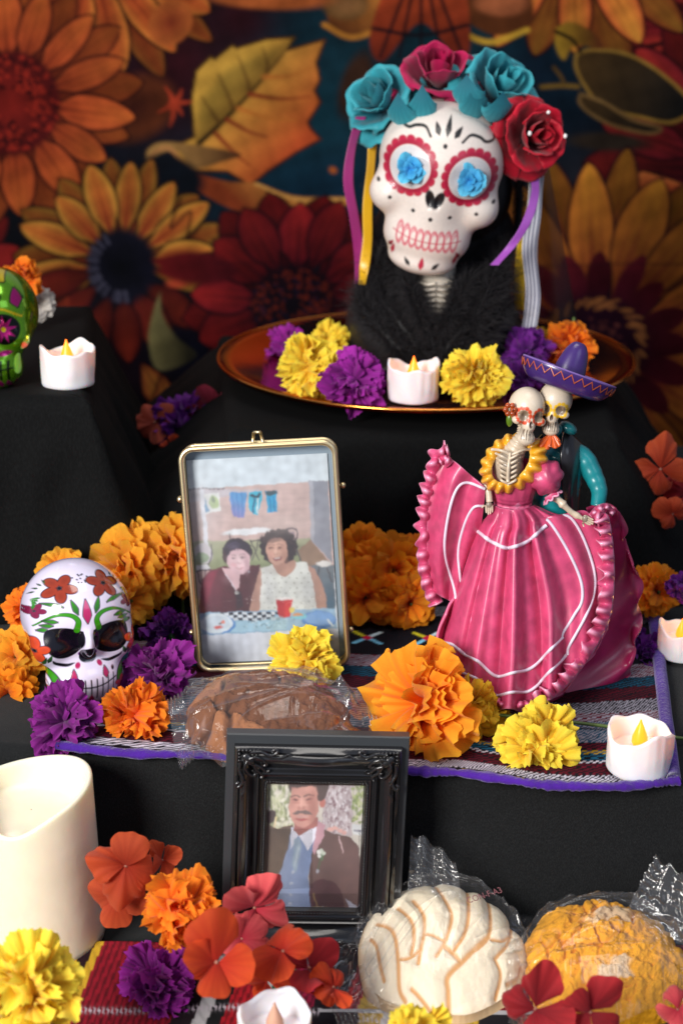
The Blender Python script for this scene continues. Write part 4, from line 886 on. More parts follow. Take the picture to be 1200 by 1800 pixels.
def paint_green(x, z, y):
    G = np.array(s(100, 160, 20)); p = Paint(x, z, G, .01); BK = s(10, 14, 8); PK = s(170, 20, 110); YL = s(224, 196, 20)
    for sx in (-1, 1):
        p.ell(.21*sx, .02, .185, .17, BK)
        for k in range(9): p.petal(.21*sx, .02, k*2*PI/9+.2, .15, .022, PK, PK)
        p.ell(.21*sx, .02, .028, .028, YL); p.petal(.37*sx, .26, PI/2+.3*sx, .20, .05, PK, PK, outline=BK); p.ell(.14*sx, .36, .06, .05, G2_ if 0 else s(20, 60, 10))
        for k in range(7): p.petal(.14*sx, .36, k*2*PI/7, .05, .012, BK, BK)
        p.line([(.02*sx, .2), (.2*sx, .24), (.4*sx, .16)], .012, YL); p.ell(.20*sx, -.24, .09, .03, PK, .2*sx); p.ell(.40*sx, -.34, .03, .08, PK); p.ell(.42*sx, -.16, .03, .04, s(230, 90, 20))
        for k in range(4): p.petal((.06+.08*k)*sx, -.62, PI/2, .09, .032, PK, PK)
    p.ell(0, -.14, .07, .08, BK)
    for k in range(-3, 4): p.line([(k*.08, -.33), (k*.078, -.52)], .014, BK)
    p.line([(-.28, -.40), (0, -.44), (.28, -.40)], .008, BK); p.petal(0, .28, PI/2, .28, .08, YL, YL, outline=BK); p.petal(.20, .52, PI-.6, .3, .06, YL, YL, outline=BK)
    return p.c
def make_skull(style, painter, n1=250, n2=420, c=(0, 0, 0.0), front=1.15):
    P = star(skull_sdf(style), c, n1, n2, front=front)
    col = painter(P[..., 0], P[..., 2], P[..., 1]) if painter else np.ones(P.shape)
    me = MB().grid(P, cv=True, col=col); return me

# ---- white painted tin skull on the middle step
M_tin = mat('glossy_white_tin', (1, 1, 1), .16, attr=True, coat=.6, spec=.6)
# eyes, nose and lacquer share the tin's gloss
def tin_skull():
    W = .069; p = Wz(152, 1232, Z2+.002)
    root = thing('painted_tin_skull', 'glossy white tin skull painted with green scrolls and rust red flowers', 'skull', p, (math.radians(-8), math.radians(1), math.radians(22)))
    o = make_skull('tin', paint_tin).build('skull', M_tin, root); o.scale = (W,)*3; o.location = (0, .010, W*.655)
tin_skull()
# ---- green metallic skull on the left step
def green_skull():
    W = .066; p = Wz(-22, 690, ZL+.001)
    M = mat('green_chrome', (1, 1, 1), .18, .75, attr=True, coat=.5)
    root = thing('green_metallic_skull', 'metallic green skull with pink flower eyes cut off by the left edge', 'skull', p, (math.radians(-6), 0, math.radians(-2)))
    o = make_skull('tin', paint_green, 180, 300).build('skull', M, root); o.scale = (W*.9, W, W*.98); o.location = (0, .03, W*.64)
green_skull()

# ================================================================ THE BUST
def rose(root, loc, d, R, mk, seed, dots=0, roll=0):
    r = random.Random(seed); g = bpy.data.objects.new('rose', None)
    g = MB()
    q = orient(d, roll).to_matrix()
    core = bpy.data.objects.new('rose', None)
    # the innermost petals make the rose's own mesh, the others are its petals
    def cup(Rb, h, A, az, curl, point, tilt, seedp):
        rr_ = np.random.default_rng(seedp); s = np.linspace(0, 1, 12)[:, None]; t = np.linspace(-1, 1, 19)[None]
        prof = Rb*(.25+.75*np.sin(np.minimum(s*1.25, 1)*PI/2)) + Rb*curl*np.clip(s-.62, 0, 1)**1.4*2.6*(.55+.45*np.abs(t))
        a = A*t*(.55+.45*np.sin(s*PI*.62))
        hh = h*s*(1-.30*np.abs(t)**2.4*s)+point*h*s**4*np.exp(-(t/.3)**2)-h*curl*.9*np.clip(s-.72, 0, 1)**1.3*2.2
        prof = prof+Rb*.05*np.sin(t*4+rr_.uniform(0, 6))*s+.03*Rb*np.sin(t*11+rr_.uniform(0, 6))*s**2
        P = np.stack([prof*np.cos(a), prof*np.sin(a), hh+0*t], -1)
        M_ = np.array((Quaternion((0, 0, 1), az) @ Quaternion((0, 1, 0), tilt)).to_matrix()); P = P@M_.T
        col = np.zeros(P.shape); col[..., 0] = np.clip(s*1.1-.15, 0, 1)+0*t; col[..., 1] = 1; return P, col
    inner = MB()
    for i in range(5):
        P, c_ = cup(R*(.12+.055*i), R*(.92-.03*i), 1.5, i*2.1+r.uniform(-.3, .3), .06, .05, 0, seed*31+i); inner.grid(P@np.array(q).T, col=c_)
    o = inner.build('rose', PM[mk], root); o.location = loc
    k = 0
    for layer, (n, Rb, h, A, curl, pt, tl) in enumerate(((4, .44, .92, 1.0, .30, .05, .10), (5, .62, .80, .92, .55, .10, .26), (5, .74, .62, .85, .75, .16, .52))):
        for i in range(n):
            P, c_ = cup(R*Rb, R*h, A, i*2*PI/n+layer*.6+r.uniform(-.15, .15), curl*r.uniform(.8, 1.2), pt, tl+r.uniform(-.06, .08), seed*77+k); k += 1
            pm_ = MB().grid(P@np.array(q).T, col=c_).build('petal', PM[mk], o); thick(pm_, .0006)
    if dots:
        for i in range(dots):
            a = r.uniform(-1.0, 1.6); v = q@Vector((R*.55*math.cos(a*2), R*.55*math.sin(a*2), R*.93)); MB().ell(v, (R*.05,)*3, nu=8, nv=10).build('bead', M_beadw, o)
    return o
M_beadw = mat('white_bead', (.85, .82, .8), .3)
LEAFY = [petal_mesh('teal_leaf', A=.62+.1*i, tipw=.82, ruff=.03, k=.7, curl=.5+.2*i, serr=0, seed=80+i, ns=14, nt=21, cup=.1) for i in range(2)]
def bust():
    YB = 1.262
    base = Vector((Wy(758, 640, YB).x, YB, ZP-.0035))
    root = thing('skull_bust', 'white sugar skull bust with teal and red roses, black hair and fur collar', 'bust', base)
    def Q(px, py, dy=0): return np.array(Wy(px, py, YB+dy)-base)
    PXM = 1/FPX*depth(Wy(760, 400, YB))            # metres per picture pixel here
    M_bone = mat('painted_plaster', (1, 1, 1), .38, attr=True, coat=.25, noise=.05, nscale=60, bump=.1, bscale=60)
    W = 230*PXM
    sk = make_skull('bust', paint_bust, 300, 460).build('skull', M_bone, root)
    sk.scale = (W*.96, W*.92, W*1.0); c = Q(769, 314, -.03); sk.location = c
    sk.rotation_euler = Euler((math.radians(7), math.radians(10.5), math.radians(-4)), 'XYZ')
    Rm = sk.rotation_euler.to_matrix()
    def onskull(x, y, z): return np.array(c)+np.array(Rm@Vector((x*W*.96, y*W*.92, z*W*1.0)))
    # rosettes in the eye sockets
    for sx, sd in ((-1, 3), (1, 8)):
        loc = onskull(.225*sx, -.485, .15)
        r = random.Random(sd); b = MB()
        for layer, (n, l, tl) in enumerate(((6, .125, 1.2), (6, .10, .85), (5, .07, .4))):
            for i in range(n):
                me_ = HYD[i % 5]; V = np.array([v.co[:] for v in me_.vertices]); M_ = np.array((Quaternion((0, 0, 1), i*2*PI/n+layer*.5+r.uniform(-.2, .2)) @ Quaternion((0, 1, 0), tl+r.uniform(-.2, .2))).to_matrix())
                V = V*W*l@M_.T@np.array(orient((-.1*sx, -1, .15)).to_matrix()).T; cl = np.zeros((len(V), 3)); cl[:, 0] = np.linspace(0, 1, len(V))*(.4+.3*(layer == 0)); cl[:, 1] = 1
                b.add(V, [list(p_.vertices) for p_ in me_.polygons], cl)
        b.build('eye_rosette', PM['blue'], root, loc=loc)
        MB().ell((0, 0, 0), (W*.03, W*.012, W*.02), nu=8, nv=8).build('leaf', M_green, root, loc=loc+np.array([W*.01*sx, .002, -W*.085]))
    # neck with vertebrae and collar bones
    b = MB(); M_neck = mat('old_bone', s(206, 196, 180), .6, noise=.25, nscale=90, bump=.5, bscale=150)
    pts = spline([Q(768, 470, -.01), Q(768, 500, -.03), Q(764, 535, -.040), Q(762, 562, -.038)], 60)
    b.tube(pts, [(31+1.6*math.sin(i*.9)+.8*math.sin(i*2.3)-i*.05)*PXM for i in range(60)], 20)
    for k in range(6):
        for sx in (-1, 1): b.tube(spline([Q(765, 498+k*10, -.056), Q(765+16*sx, 500+k*10, -.054), Q(765+27*sx, 496+k*10, -.042)], 8), 2.6*PXM, 6)
    b.build('neck', M_neck, root)
    # black shoulders
    M_blk = mat('black_satin', (.010, .010, .011), .42, bump=.2, bscale=60, spec=.4)
    b = MB(); prof = [(640, 168, 600, .062), (615, 160, 0, .062), (590, 160, 0, .062), (560, 158, 0, .060), (535, 148, 0, .056), (512, 126, 0, .050), (494, 94, 0, .044), (478, 62, 0, .034), (462, 44, 0, .026)]
    rows = []
    for py, hw, _, dd in prof:
        cc = Q(761, py, .018); a = np.linspace(0, 2*PI, 64, endpoint=False)
        ex = .8; cx_ = np.sign(np.cos(a))*np.abs(np.cos(a))**ex; sy_ = np.sign(np.sin(a))*np.abs(np.sin(a))**ex
        rows.append(np.stack([cc[0]+hw*PXM*cx_, cc[1]+dd*sy_, cc[2]+0*a], -1))
    rows[0][..., 2] = .002
    R_ = np.array(rows); R_ = np.concatenate([spline(R_.reshape(len(prof), -1), 30).reshape(30, 64, 3)])
    b.grid(R_[:, ::-1], cv=True); b.build('shoulders', M_blk, root)
    # hair behind the head
    M_hair = mat('black_hair', (.006, .005, .006), .5, spec=.3)
    b = MB(); r = np.random.default_rng(2)
    b.ell(Q(792, 330, .035), (110*PXM, .045, 120*PXM), nu=30, nv=40)
    b.ell(Q(778, 430, .04), (132*PXM, .035, 130*PXM), nu=30, nv=40)
    b.build('hair_mass', M_hair, root)
    # strands and fur as thin blades, one uncountable mass
    def blades(origins, dirs, lens, wid, rr, curl=.5):
        n = len(origins); V = np.zeros((n, 4, 2, 3)); side = rr.normal(size=(n, 3)); side -= (side*dirs).sum(1)[:, None]*dirs; side /= np.linalg.norm(side, axis=1)[:, None]
        bend = rr.normal(size=(n, 3))*curl
        for k, t in enumerate((0, .35, .7, 1)):
            ctr = origins+dirs*(lens*t)[:, None]+bend*(lens*t*t)[:, None]*.5; w_ = wid*(1-.85*t)
            V[:, k, 0] = ctr-side*w_; V[:, k, 1] = ctr+side*w_
        idx = np.arange(n)[:, None, None]*8+np.arange(3)[None, :, None]*2+np.array([0, 1, 3, 2])[None, None]
        return V.reshape(-1, 3), idx.reshape(-1, 4)
    m = MB()
    paths = [(spline([Q(668, 440, .0), Q(662, 500, -.02), Q(690, 550, -.045), Q(728, 600, -.058), Q(748, 640, -.06)], 300), 30),
             (spline([Q(880, 420, .0), Q(872, 480, -.02), Q(850, 530, -.045), Q(812, 580, -.058), Q(776, 625, -.06)], 300), 36),
             (spline([Q(645, 500, .0), Q(640, 540, -.03), Q(690, 600, -.055), Q(735, 650, -.06)], 300), 30),
             (spline([Q(888, 480, .0), Q(868, 550, -.035), Q(830, 600, -.055), Q(780, 640, -.06)], 300), 34),
             (spline([Q(712, 478, -.02), Q(722, 510, -.05), Q(738, 545, -.062), Q(752, 585, -.064)], 200), 24), (spline([Q(826, 478, -.02), Q(812, 510, -.05), Q(796, 545, -.062), Q(776, 580, -.064)], 200), 24),
             (spline([Q(655, 420, .02), Q(648, 350, .02), Q(655, 300, .02)], 200), 14), (spline([Q(905, 440, .02), Q(912, 350, .02), Q(905, 290, .02)], 200), 16)]
    core = MB()
    for pth, hw in paths:
        core.tube(pth[::12], hw*.40*PXM, 10)
        n = 4200 if hw > 20 else 900; i = r.integers(0, len(pth), n); D = r.normal(size=(n, 3)); D[:, 1] -= .5; D[:, 2] += .05; D /= np.linalg.norm(D, axis=1)[:, None]
        V, F_ = blades(pth[i]+D*hw*.45*PXM, D, hw*PXM*r.uniform(.4, 1.1, n), .00022, r); m.add(V, F_)
    o = core.build('fur_collar', M_hair, root); M_fur = mat('black_fur', (.03, .028, .03), .6, spec=.08)
    f = m.build('fur_hairs', M_fur, o, smooth=False); tag(f, kind='stuff')
    # roses
    def rz(px, py, dy, Rpx, d, mk, sd, **k): return rose(root, Q(px, py, dy), d, Rpx*PXM, mk, sd, **k)
    rz(676, 185, .0, 68, (-.55, -.62, .55), 'teal', 3)
    rz(770, 150, .0, 74, (.05, -.55, .85), 'rosemag', 5)
    rz(866, 168, -.005, 76, (.45, -.62, .6), 'teal', 8)
    rz(926, 242, -.035, 64, (.5, -.95, .2), 'rosered', 12, dots=5)
    for px, py, d, sd in ((742, 208, (-.1, -1, -.5), 2), (838, 205, (.2, -1, -.7), 4), (700, 222, (-.4, -.8, -.6), 6), (820, 190, (-.4, -1, -.6), 1), (884, 220, (.3, -.8, -.8), 3)):
        o = obj('leaf', pm(LEAFY[sd % 2], PM['teal']), None, root, Q(px, py-60, -.060)); o.scale = (66*PXM,)*3; o.rotation_mode = 'QUATERNION'
        o.rotation_quaternion = Vector(d).to_track_quat('X', 'Z') @ Quaternion((0, 1, 0), 2.6)
    # ribbons
    def ribbon(pts, w0, col, name='ribbon', stripes=None, tw=0, yoff=.012):
        c_ = spline([Q(a_, b_, dy) for a_, b_, dy in pts], 60); V = np.zeros((60, 9, 3)); u = np.linspace(-1, 1, 9); cc = np.zeros((60, 9, 3))
        for i in range(60):
            an = tw*math.sin(i/60*PI*1.5)+.25*math.sin(i*.2); V[i] = c_[i]+np.outer(u*w0*PXM, (math.cos(an), math.sin(an), .12*math.sin(i*.15)))
        for j in range(9): cc[:, j] = col if stripes is None else (stripes if j % 2 else col)
        m_ = MB().grid(V, col=cc).build(name, M_rib, root); thick(m_, .0003); return m_
    M_rib = mat('satin_ribbon', (1, 1, 1), .35, attr=True, sheen=.3, noise=.06, nscale=60)
    ribbon([(634, 205, -.005), (618, 260, -.01), (612, 320, -.012), (622, 380, -.01), (630, 440, -.005), (630, 505, 0)], 9, s(150, 36, 110), tw=.5)
    ribbon([(656, 225, .0), (652, 290, -.005), (646, 360, -.01), (646, 420, -.012), (640, 470, -.02), (636, 500, -.02)], 9, s(230, 176, 16), tw=.6)
    ribbon([(938, 300, -.03), (940, 340, -.04), (925, 390, -.05), (900, 430, -.055), (868, 466, -.06)], 8, s(150, 70, 170), tw=.4)
    ribbon([(938, 290, .0), (934, 360, -.005), (918, 430, -.01), (912, 500, -.01), (912, 545, -.01)], 10, s(222, 180, 20), tw=.4)
    ribbon([(943, 300, -.015), (938, 370, -.02), (930, 440, -.025), (936, 520, -.025), (926, 600, -.025)], 13, s(216, 216, 222), stripes=s(44, 52, 88), tw=.15)
    # see-through black veil hanging behind, right side
    m_, nt, bb, out = nmat('black_tulle'); L = nt.links.new; bb.inputs['Base Color'].default_value = (.004, .004, .004, 1); bb.inputs['Roughness'].default_value = .8
    tr = nd(nt, 'ShaderNodeBsdfTransparent'); ms = nd(nt, 'ShaderNodeMixShader'); ms.inputs[0].default_value = .62; L(tr.outputs[0], ms.inputs[1]); L(bb.outputs[0], ms.inputs[2]); L(ms.outputs[0], out.inputs[0])
    V = np.zeros((40, 24, 3))
    for i, t in enumerate(np.linspace(0, 1, 40)):
        for j, u in enumerate(np.linspace(0, 1, 24)):
            V[i, j] = Q(900+u*(60+62*t), 270+t*340, .04+.012*math.sin(u*13+t*2))
    MB().grid(V).build('veil', m_, root)
bust()
# ================================================================ GOLD FRAME
def glass_mat():
    m, nt, b, out = nmat('clear_pane'); L = nt.links.new
    tr = nd(nt, 'ShaderNodeBsdfTransparent'); tr.inputs[0].default_value = (.97, .985, .99, 1); gl = nd(nt, 'ShaderNodeBsdfGlossy'); gl.inputs['Roughness'].default_value = .03
    fr = nd(nt, 'ShaderNodeFresnel', IOR=1.5); ms = nd(nt, 'ShaderNodeMixShader'); L(fr.outputs[0], ms.inputs[0]); L(tr.outputs[0], ms.inputs[1]); L(gl.outputs[0], ms.inputs[2]); L(ms.outputs[0], out.inputs[0]); return m
M_glass = glass_mat()
def picture(w, h, nx, ny, painter):
    u = np.linspace(0, 1, nx); v = np.linspace(0, 1, ny); U, V = np.meshgrid(u, v, indexing='ij')
    c = painter(U, V); P = np.stack([(U-.5)*w, 0*U, (1-V)*h], -1); return MB().grid(P, col=c)
M_print = mat('photo_print', (1, 1, 1), .35, attr=True, spec=.4)
s = srgb
def paint_women(U, V):
    W_, H_ = 835., 1240.
    p = Paint(U*W_, V*H_, s(214, 224, 232), 4.5)
    X_, Y_ = p.x.copy(), p.y.copy()
    for f_, a_ in ((.035, 2.6), (.09, 1.8), (.21, 1.1)): p.x = p.x+a_*1.0*np.sin(Y_*f_/1.0+2.3*np.sin(X_*f_*.6/1.0)+f_*40); p.y = p.y+a_*1.0*np.sin(X_*f_*1.1/1.0+2*np.sin(Y_*f_*.7/1.0))
    def Z(x, y): return (x-(130+(y-215)*.048), y-(215-.036*(x-130)))
    def PL(pts, col, **k): p.poly([Z(*q) for q in pts], col, **k)
    def EL(x, y, rx, ry, col, a=-.03, **k): X, Y = Z(x, y); p.ell(X, Y, rx, ry, col, a, **k)
    def LN(pts, w, col, **k): p.line([Z(*q) for q in pts], w, col, **k)
    PL([(130, 390), (990, 345), (1000, 1140), (160, 1150)], s(206, 178, 172), aa=3)
    PL([(130, 385), (560, 395), (560, 405), (130, 470)], s(196, 186, 192), aa=6)
    for k in range(9):
        y = 430+k*32; LN([(300, y), (860, y-12)], 1, s(186, 160, 160), op=.6)
        for j in range(9): x = 330+j*62+(k % 2)*30; LN([(x, y-30), (x+1, y)], 1, s(186, 160, 160), op=.5)
    PL([(150, 700), (860, 690), (870, 860), (150, 880)], s(176, 176, 146), aa=6, grad=((300, 480), (300, 640)), col2=s(140, 150, 110))
    PL([(780, 760), (860, 700), (990, 860), (990, 900), (820, 900)], s(150, 122, 100), aa=5)
    PL([(855, 350), (968, 345), (985, 840), (862, 700)], s(146, 148, 160), aa=3); PL([(855, 350), (880, 350), (880, 710), (860, 700)], s(176, 176, 186), aa=4)
    PL([(800, 860), (995, 850), (1000, 1130), (860, 1130)], s(112, 122, 130), aa=6, grad=((800, 700), (800, 900)), col2=s(70, 100, 120))
    EL(935, 845, 44, 20, s(224, 220, 216)); LN([(905, 870), (900, 930)], 3, s(70, 60, 60)); LN([(950, 870), (985, 960)], 3, s(70, 60, 60))
    LN([(215, 385), (235, 720)], 13, s(222, 222, 230)); PL([(228, 420), (322, 404), (325, 520), (238, 536)], s(226, 226, 222)); PL([(232, 440), (262, 520), (236, 524)], s(40, 130, 180)); EL(288, 466, 30, 42, s(176, 196, 130)); EL(284, 450, 12, 20, s(110, 130, 90))
    for k in range(9): EL(150+k*24, 385, 9, 5, s(90, 70, 80))
    PL([(382, 410), (482, 408), (478, 470), (470, 560), (430, 562), (392, 545)], s(90, 156, 210), aa=4, grad=((300, 250), (250, 340)), col2=s(150, 140, 200))
    for x in (400, 425, 452): LN([(x, 415), (x+6, 550)], 4, s(60, 120, 190), op=.6)
    PL([(492, 410), (578, 404), (568, 470), (545, 548), (516, 540), (494, 500)], s(60, 180, 210), aa=3); LN([(510, 430), (540, 440), (560, 420)], 8, s(30, 60, 80)); LN([(530, 450), (520, 530)], 5, s(30, 90, 130)); LN([(550, 450), (545, 530)], 4, s(220, 230, 230))
    PL([(596, 404), (664, 400), (662, 530), (604, 536)], s(30, 160, 205), aa=3); EL(630, 414, 36, 16, s(50, 80, 90)); LN([(620, 440), (622, 530)], 4, s(20, 120, 180)); LN([(645, 440), (646, 530)], 4, s(20, 120, 180))
    EL(480, 645, 145, 20, s(232, 234, 238)); LN([(375, 660), (380, 690)], 3, s(50, 40, 50)); LN([(500, 700), (545, 820)], 3, s(60, 50, 60)); LN([(550, 700), (505, 820)], 3, s(60, 50, 60)); LN([(500, 705), (560, 700)], 4, s(70, 60, 66))
    LN([(700, 650), (745, 630), (780, 650), (770, 740), (795, 830)], 5, s(70, 60, 74), n=40); PL([(715, 660), (760, 650), (766, 710), (720, 710)], s(150, 130, 140))
    EL(215, 775, 52, 64, s(216, 210, 216)); EL(205, 800, 40, 34, s(150, 170, 140)); LN([(262, 720), (262, 780), (215, 920)], 4, s(80, 70, 84), n=30); PL([(165, 850), (240, 840), (255, 875), (170, 880)], s(226, 226, 232)); LN([(170, 880), (255, 876)], 4, s(40, 36, 46)); LN([(175, 880), (190, 960)], 4, s(60, 50, 60))
    # woman on the right: tan arms, white dotted sleeveless top
    SK = s(190, 146, 128); PL([(560, 880), (520, 900), (492, 1000), (486, 1080), (496, 1145), (560, 1140), (575, 960)], SK, aa=4, smooth=60, grad=((350, 800), (450, 800)), col2=s(206, 164, 146))
    PL([(830, 850), (880, 880), (930, 1000), (946, 1130), (880, 1135), (850, 1000)], SK, aa=4, smooth=60)
    PL([(560, 875), (620, 845), (770, 830), (835, 835), (845, 880), (880, 1030), (885, 1135), (540, 1145), (556, 960)], s(226, 228, 222), aa=3)
    PL([(622, 845), (655, 900), (700, 922), (750, 890), (766, 830), (700, 800), (640, 800)], SK, aa=3, smooth=60)
    rr = np.random.default_rng(3)
    for k in range(8):
        for j in range(7):
            x = 575+j*44+(k % 2)*20; y = 900+k*30
            if x < 870 and not (640 < x < 760 and y < 930): EL(x+rr.uniform(-3, 3), y, 3.4, 3, s(120, 120, 96))
    EL(664, 745, 104, 108, s(40, 28, 32)); 
    for a in range(16): EL(664+98*math.cos(a*.4), 740+94*math.sin(a*.4), 18, 18, s(44, 30, 34))
    EL(655, 765, 64, 86, s(204, 158, 140), inner=s(220, 176, 156)); PL([(625, 830), (700, 830), (706, 880), (640, 880)], s(186, 140, 124), aa=5); EL(655, 800, 54, 50, s(206, 160, 142), inner=s(214, 170, 150))
    PL([(590, 700), (620, 668), (690, 660), (724, 700), (700, 700), (650, 684)], s(46, 32, 34), aa=5, smooth=40)
    for x in (622, 672): EL(x, 747, 19, 12, s(186, 140, 124), aa=8); EL(x, 748, 10, 4, s(70, 46, 44)); LN([(x-20, 730), (x, 725), (x+18, 730)], 2.5, s(120, 84, 76), op=.7)
    EL(652, 784, 12, 7, s(184, 134, 120), aa=7); EL(650, 770, 6, 14, s(228, 188, 170), aa=6); PL([(628, 808), (660, 805), (688, 802), (680, 822), (656, 828), (636, 822)], s(150, 80, 84), smooth=30); PL([(638, 810), (678, 806), (672, 815), (646, 817)], s(226, 214, 208)); EL(700, 780, 18, 60, s(176, 128, 112), op=.6, aa=14); EL(620, 790, 20, 18, s(226, 166, 152), op=.6, aa=10); LN([(618, 800), (612, 820)], 3, s(176, 126, 112), op=.7); EL(640, 700, 44, 14, s(70, 50, 48), op=.6, aa=8)
    for k in range(40): a = rr.uniform(-3.5, .35); q = rr.uniform(78, 112); LN([(664+q*math.cos(a), 742+q*math.sin(a)), (664+(q+8)*math.cos(a+.2), 742+(q+8)*math.sin(a+.2))], 4, s(*[(70, 48, 48), (30, 20, 26)][k % 2]), op=.7)
    # woman on the left: maroon top, short dark hair
    MRN = s(96, 26, 40); PL([(200, 930), (250, 880), (335, 850), (400, 880), (500, 850), (560, 850), (520, 960), (480, 1140), (180, 1145), (185, 1030)], MRN, aa=4, grad=((100, 700), (350, 900)), col2=s(66, 18, 30)); PL([(190, 960), (240, 900), (300, 870), (260, 960), (210, 1140), (180, 1140)], s(150, 30, 62), aa=14, op=.7)
    SK2 = s(222, 184, 190); PL([(320, 862), (370, 870), (430, 900), (425, 980), (404, 1000), (360, 940)], SK2, aa=3); LN([(340, 900), (380, 960), (405, 1005)], 2, s(230, 226, 240)); PL([(398, 1000), (430, 1010), (445, 1100), (400, 1130)], s(46, 20, 34), aa=3); EL(410, 1014, 9, 10, s(230, 230, 226)); EL(412, 1013, 5, 5, s(60, 30, 40))
    EL(418, 768, 88, 84, s(38, 22, 40)); EL(345, 800, 14, 40, s(60, 26, 30)); EL(424, 826, 68, 82, s(222, 184, 192), inner=s(236, 204, 208))
    PL([(345, 740), (420, 700), (495, 740), (498, 790), (470, 762), (430, 748), (390, 752), (360, 790)], s(40, 24, 42), aa=5, smooth=40); LN([(360, 730), (400, 712), (440, 720)], 4, s(90, 76, 130), op=.6)
    for x in (398, 450): EL(x, 801, 15, 9, s(204, 164, 170), aa=8); EL(x, 802, 9, 4, s(60, 36, 42)); LN([(x-15, 787), (x, 783), (x+13, 787)], 2.5, s(110, 74, 80), op=.7)
    EL(426, 834, 10, 6, s(200, 156, 164), aa=6); EL(426, 820, 5, 12, s(242, 214, 216), aa=6); PL([(404, 860), (428, 863), (450, 861), (438, 873), (416, 872)], s(186, 100, 112), smooth=24); PL([(410, 863), (444, 864), (434, 868), (418, 868)], s(236, 226, 228)); EL(470, 840, 14, 54, s(190, 150, 160), op=.6, aa=12); EL(395, 846, 16, 14, s(236, 176, 184), op=.6, aa=8)
    for k in range(26): x = 345+k*5.8; LN([(x+8, 712+.004*(x-420)**2), (x, 748+6*math.sin(k*2.1))], 4, s(*[(60, 44, 66), (26, 16, 32)][k % 2]), op=.7)
    EL(487, 886, 5, 7, s(180, 180, 190))
    for cx, cy, rx, ry, k, tn in ((600, 1000, 40, 120, .25, (.2, .2, .3)), (840, 1020, 50, 120, .35, (.2, .2, .25)), (720, 960, 60, 30, .2, (.3, .3, .3)), (700, 1060, 30, 60, .25, (.25, .25, .3)), (520, 1040, 30, 100, .35, (.2, .1, .1)), (250, 1000, 60, 120, .3, (.3, .05, .1)),
                             (900, 1040, 26, 100, .3, (.3, .15, .1)), (200, 500, 120, 200, .35, (.8, .8, .85)), (700, 600, 160, 60, .25, (.75, .65, .6)), (420, 800, 60, 20, .25, (.85, .7, .72)), (655, 880, 60, 22, .3, (.3, .15, .1)), (370, 930, 40, 30, .3, (.5, .3, .35)), (640, 690, 40, 26, .25, (.25, .16, .15)), (400, 735, 34, 16, .3, (.2, .16, .28))):
        X, Y = Z(cx, cy); p.shade(X, Y, rx, ry, k, tn)
    # table in front: checks, plates, red cup
    PL([(176, 1140), (1000, 1118), (1004, 1245), (190, 1280)], s(150, 186, 214), aa=3)
    for k in range(14):
        for j in range(3):
            if (k+j) % 2 == 0: x = 300+k*28; y = 1138+j*18; PL([(x, y), (x+26, y-1), (x+28, y+16), (x+2, y+17)], s(26, 26, 40), aa=1.5)
            elif k < 12: x = 300+k*28; y = 1138+j*18; PL([(x, y), (x+26, y-1), (x+28, y+16), (x+2, y+17)], s(226, 230, 236), aa=1.5)
    PL([(340, 1196), (700, 1186), (700, 1250), (360, 1262)], s(168, 206, 226), aa=8)
    for k in range(60): x, y = rr.uniform(440, 760), rr.uniform(1150, 1245); LN([(x, y), (x+rr.uniform(-18, 18), y+rr.uniform(-14, 14))], 2.4, s(*[(30, 40, 60), (230, 236, 240), (70, 110, 130)][k % 3]), op=.7)
    EL(290, 1212, 104, 64, s(60, 130, 200)); EL(278, 1205, 102, 62, s(222, 232, 240)); EL(278, 1203, 78, 44, s(206, 220, 232)); EL(290, 1228, 26, 10, s(210, 90, 80)); EL(316, 1196, 12, 12, s(226, 130, 110)); EL(300, 1205, 9, 6, s(60, 40, 30))
    EL(900, 1188, 106, 54, s(70, 130, 200), .08); EL(905, 1180, 96, 42, s(120, 166, 222), .08); EL(780, 1165, 46, 20, s(120, 200, 220)); EL(770, 1158, 30, 10, s(210, 150, 110)); LN([(950, 1190), (980, 1225)], 6, s(220, 232, 240))
    PL([(640, 1060), (742, 1056), (728, 1170), (660, 1172)], s(190, 30, 44), aa=2); EL(690, 1058, 51, 10, s(236, 232, 230)); PL([(690, 1064), (742, 1060), (728, 1168), (700, 1170)], s(226, 60, 60), aa=10, op=.5); EL(740, 1130, 18, 16, s(226, 206, 110))
    EL(650, 1205, 60, 46, s(170, 206, 220), op=.4)
    PL([(185, 1275), (1010, 1243), (1030, 1500), (180, 1500)], s(214, 218, 230), aa=2); LN([(180, 1275), (1010, 1243)], 2.5, s(130, 170, 200))
    g_ = np.random.default_rng(1).normal(size=p.c.shape[:2])[..., None]
    bl = (np.sin(p.x*.021+2*np.sin(p.y*.013))*np.sin(p.y*.019+np.sin(p.x*.03)))[..., None]
    rw = np.random.default_rng(6); md = sum(np.sin((p.x*math.cos(a)+p.y*math.sin(a))*f+q) for a, f, q in zip(rw.uniform(0, 3.1, 14), rw.uniform(.02, .13, 14), rw.uniform(0, 6, 14)))[..., None]*.28
    for _ in range(5): c = p.c; c[1:-1, 1:-1] = (c[1:-1, 1:-1]*2+c[:-2, 1:-1]+c[2:, 1:-1]+c[1:-1, :-2]+c[1:-1, 2:])/6
    p.c = np.clip(p.c*(1+.06*bl+.07*md)*.84+.07*np.array([1.0, .98, 1.05]), 0, 1)  # blacks lifted: haze of the glass put into the print's colours
    return p.c
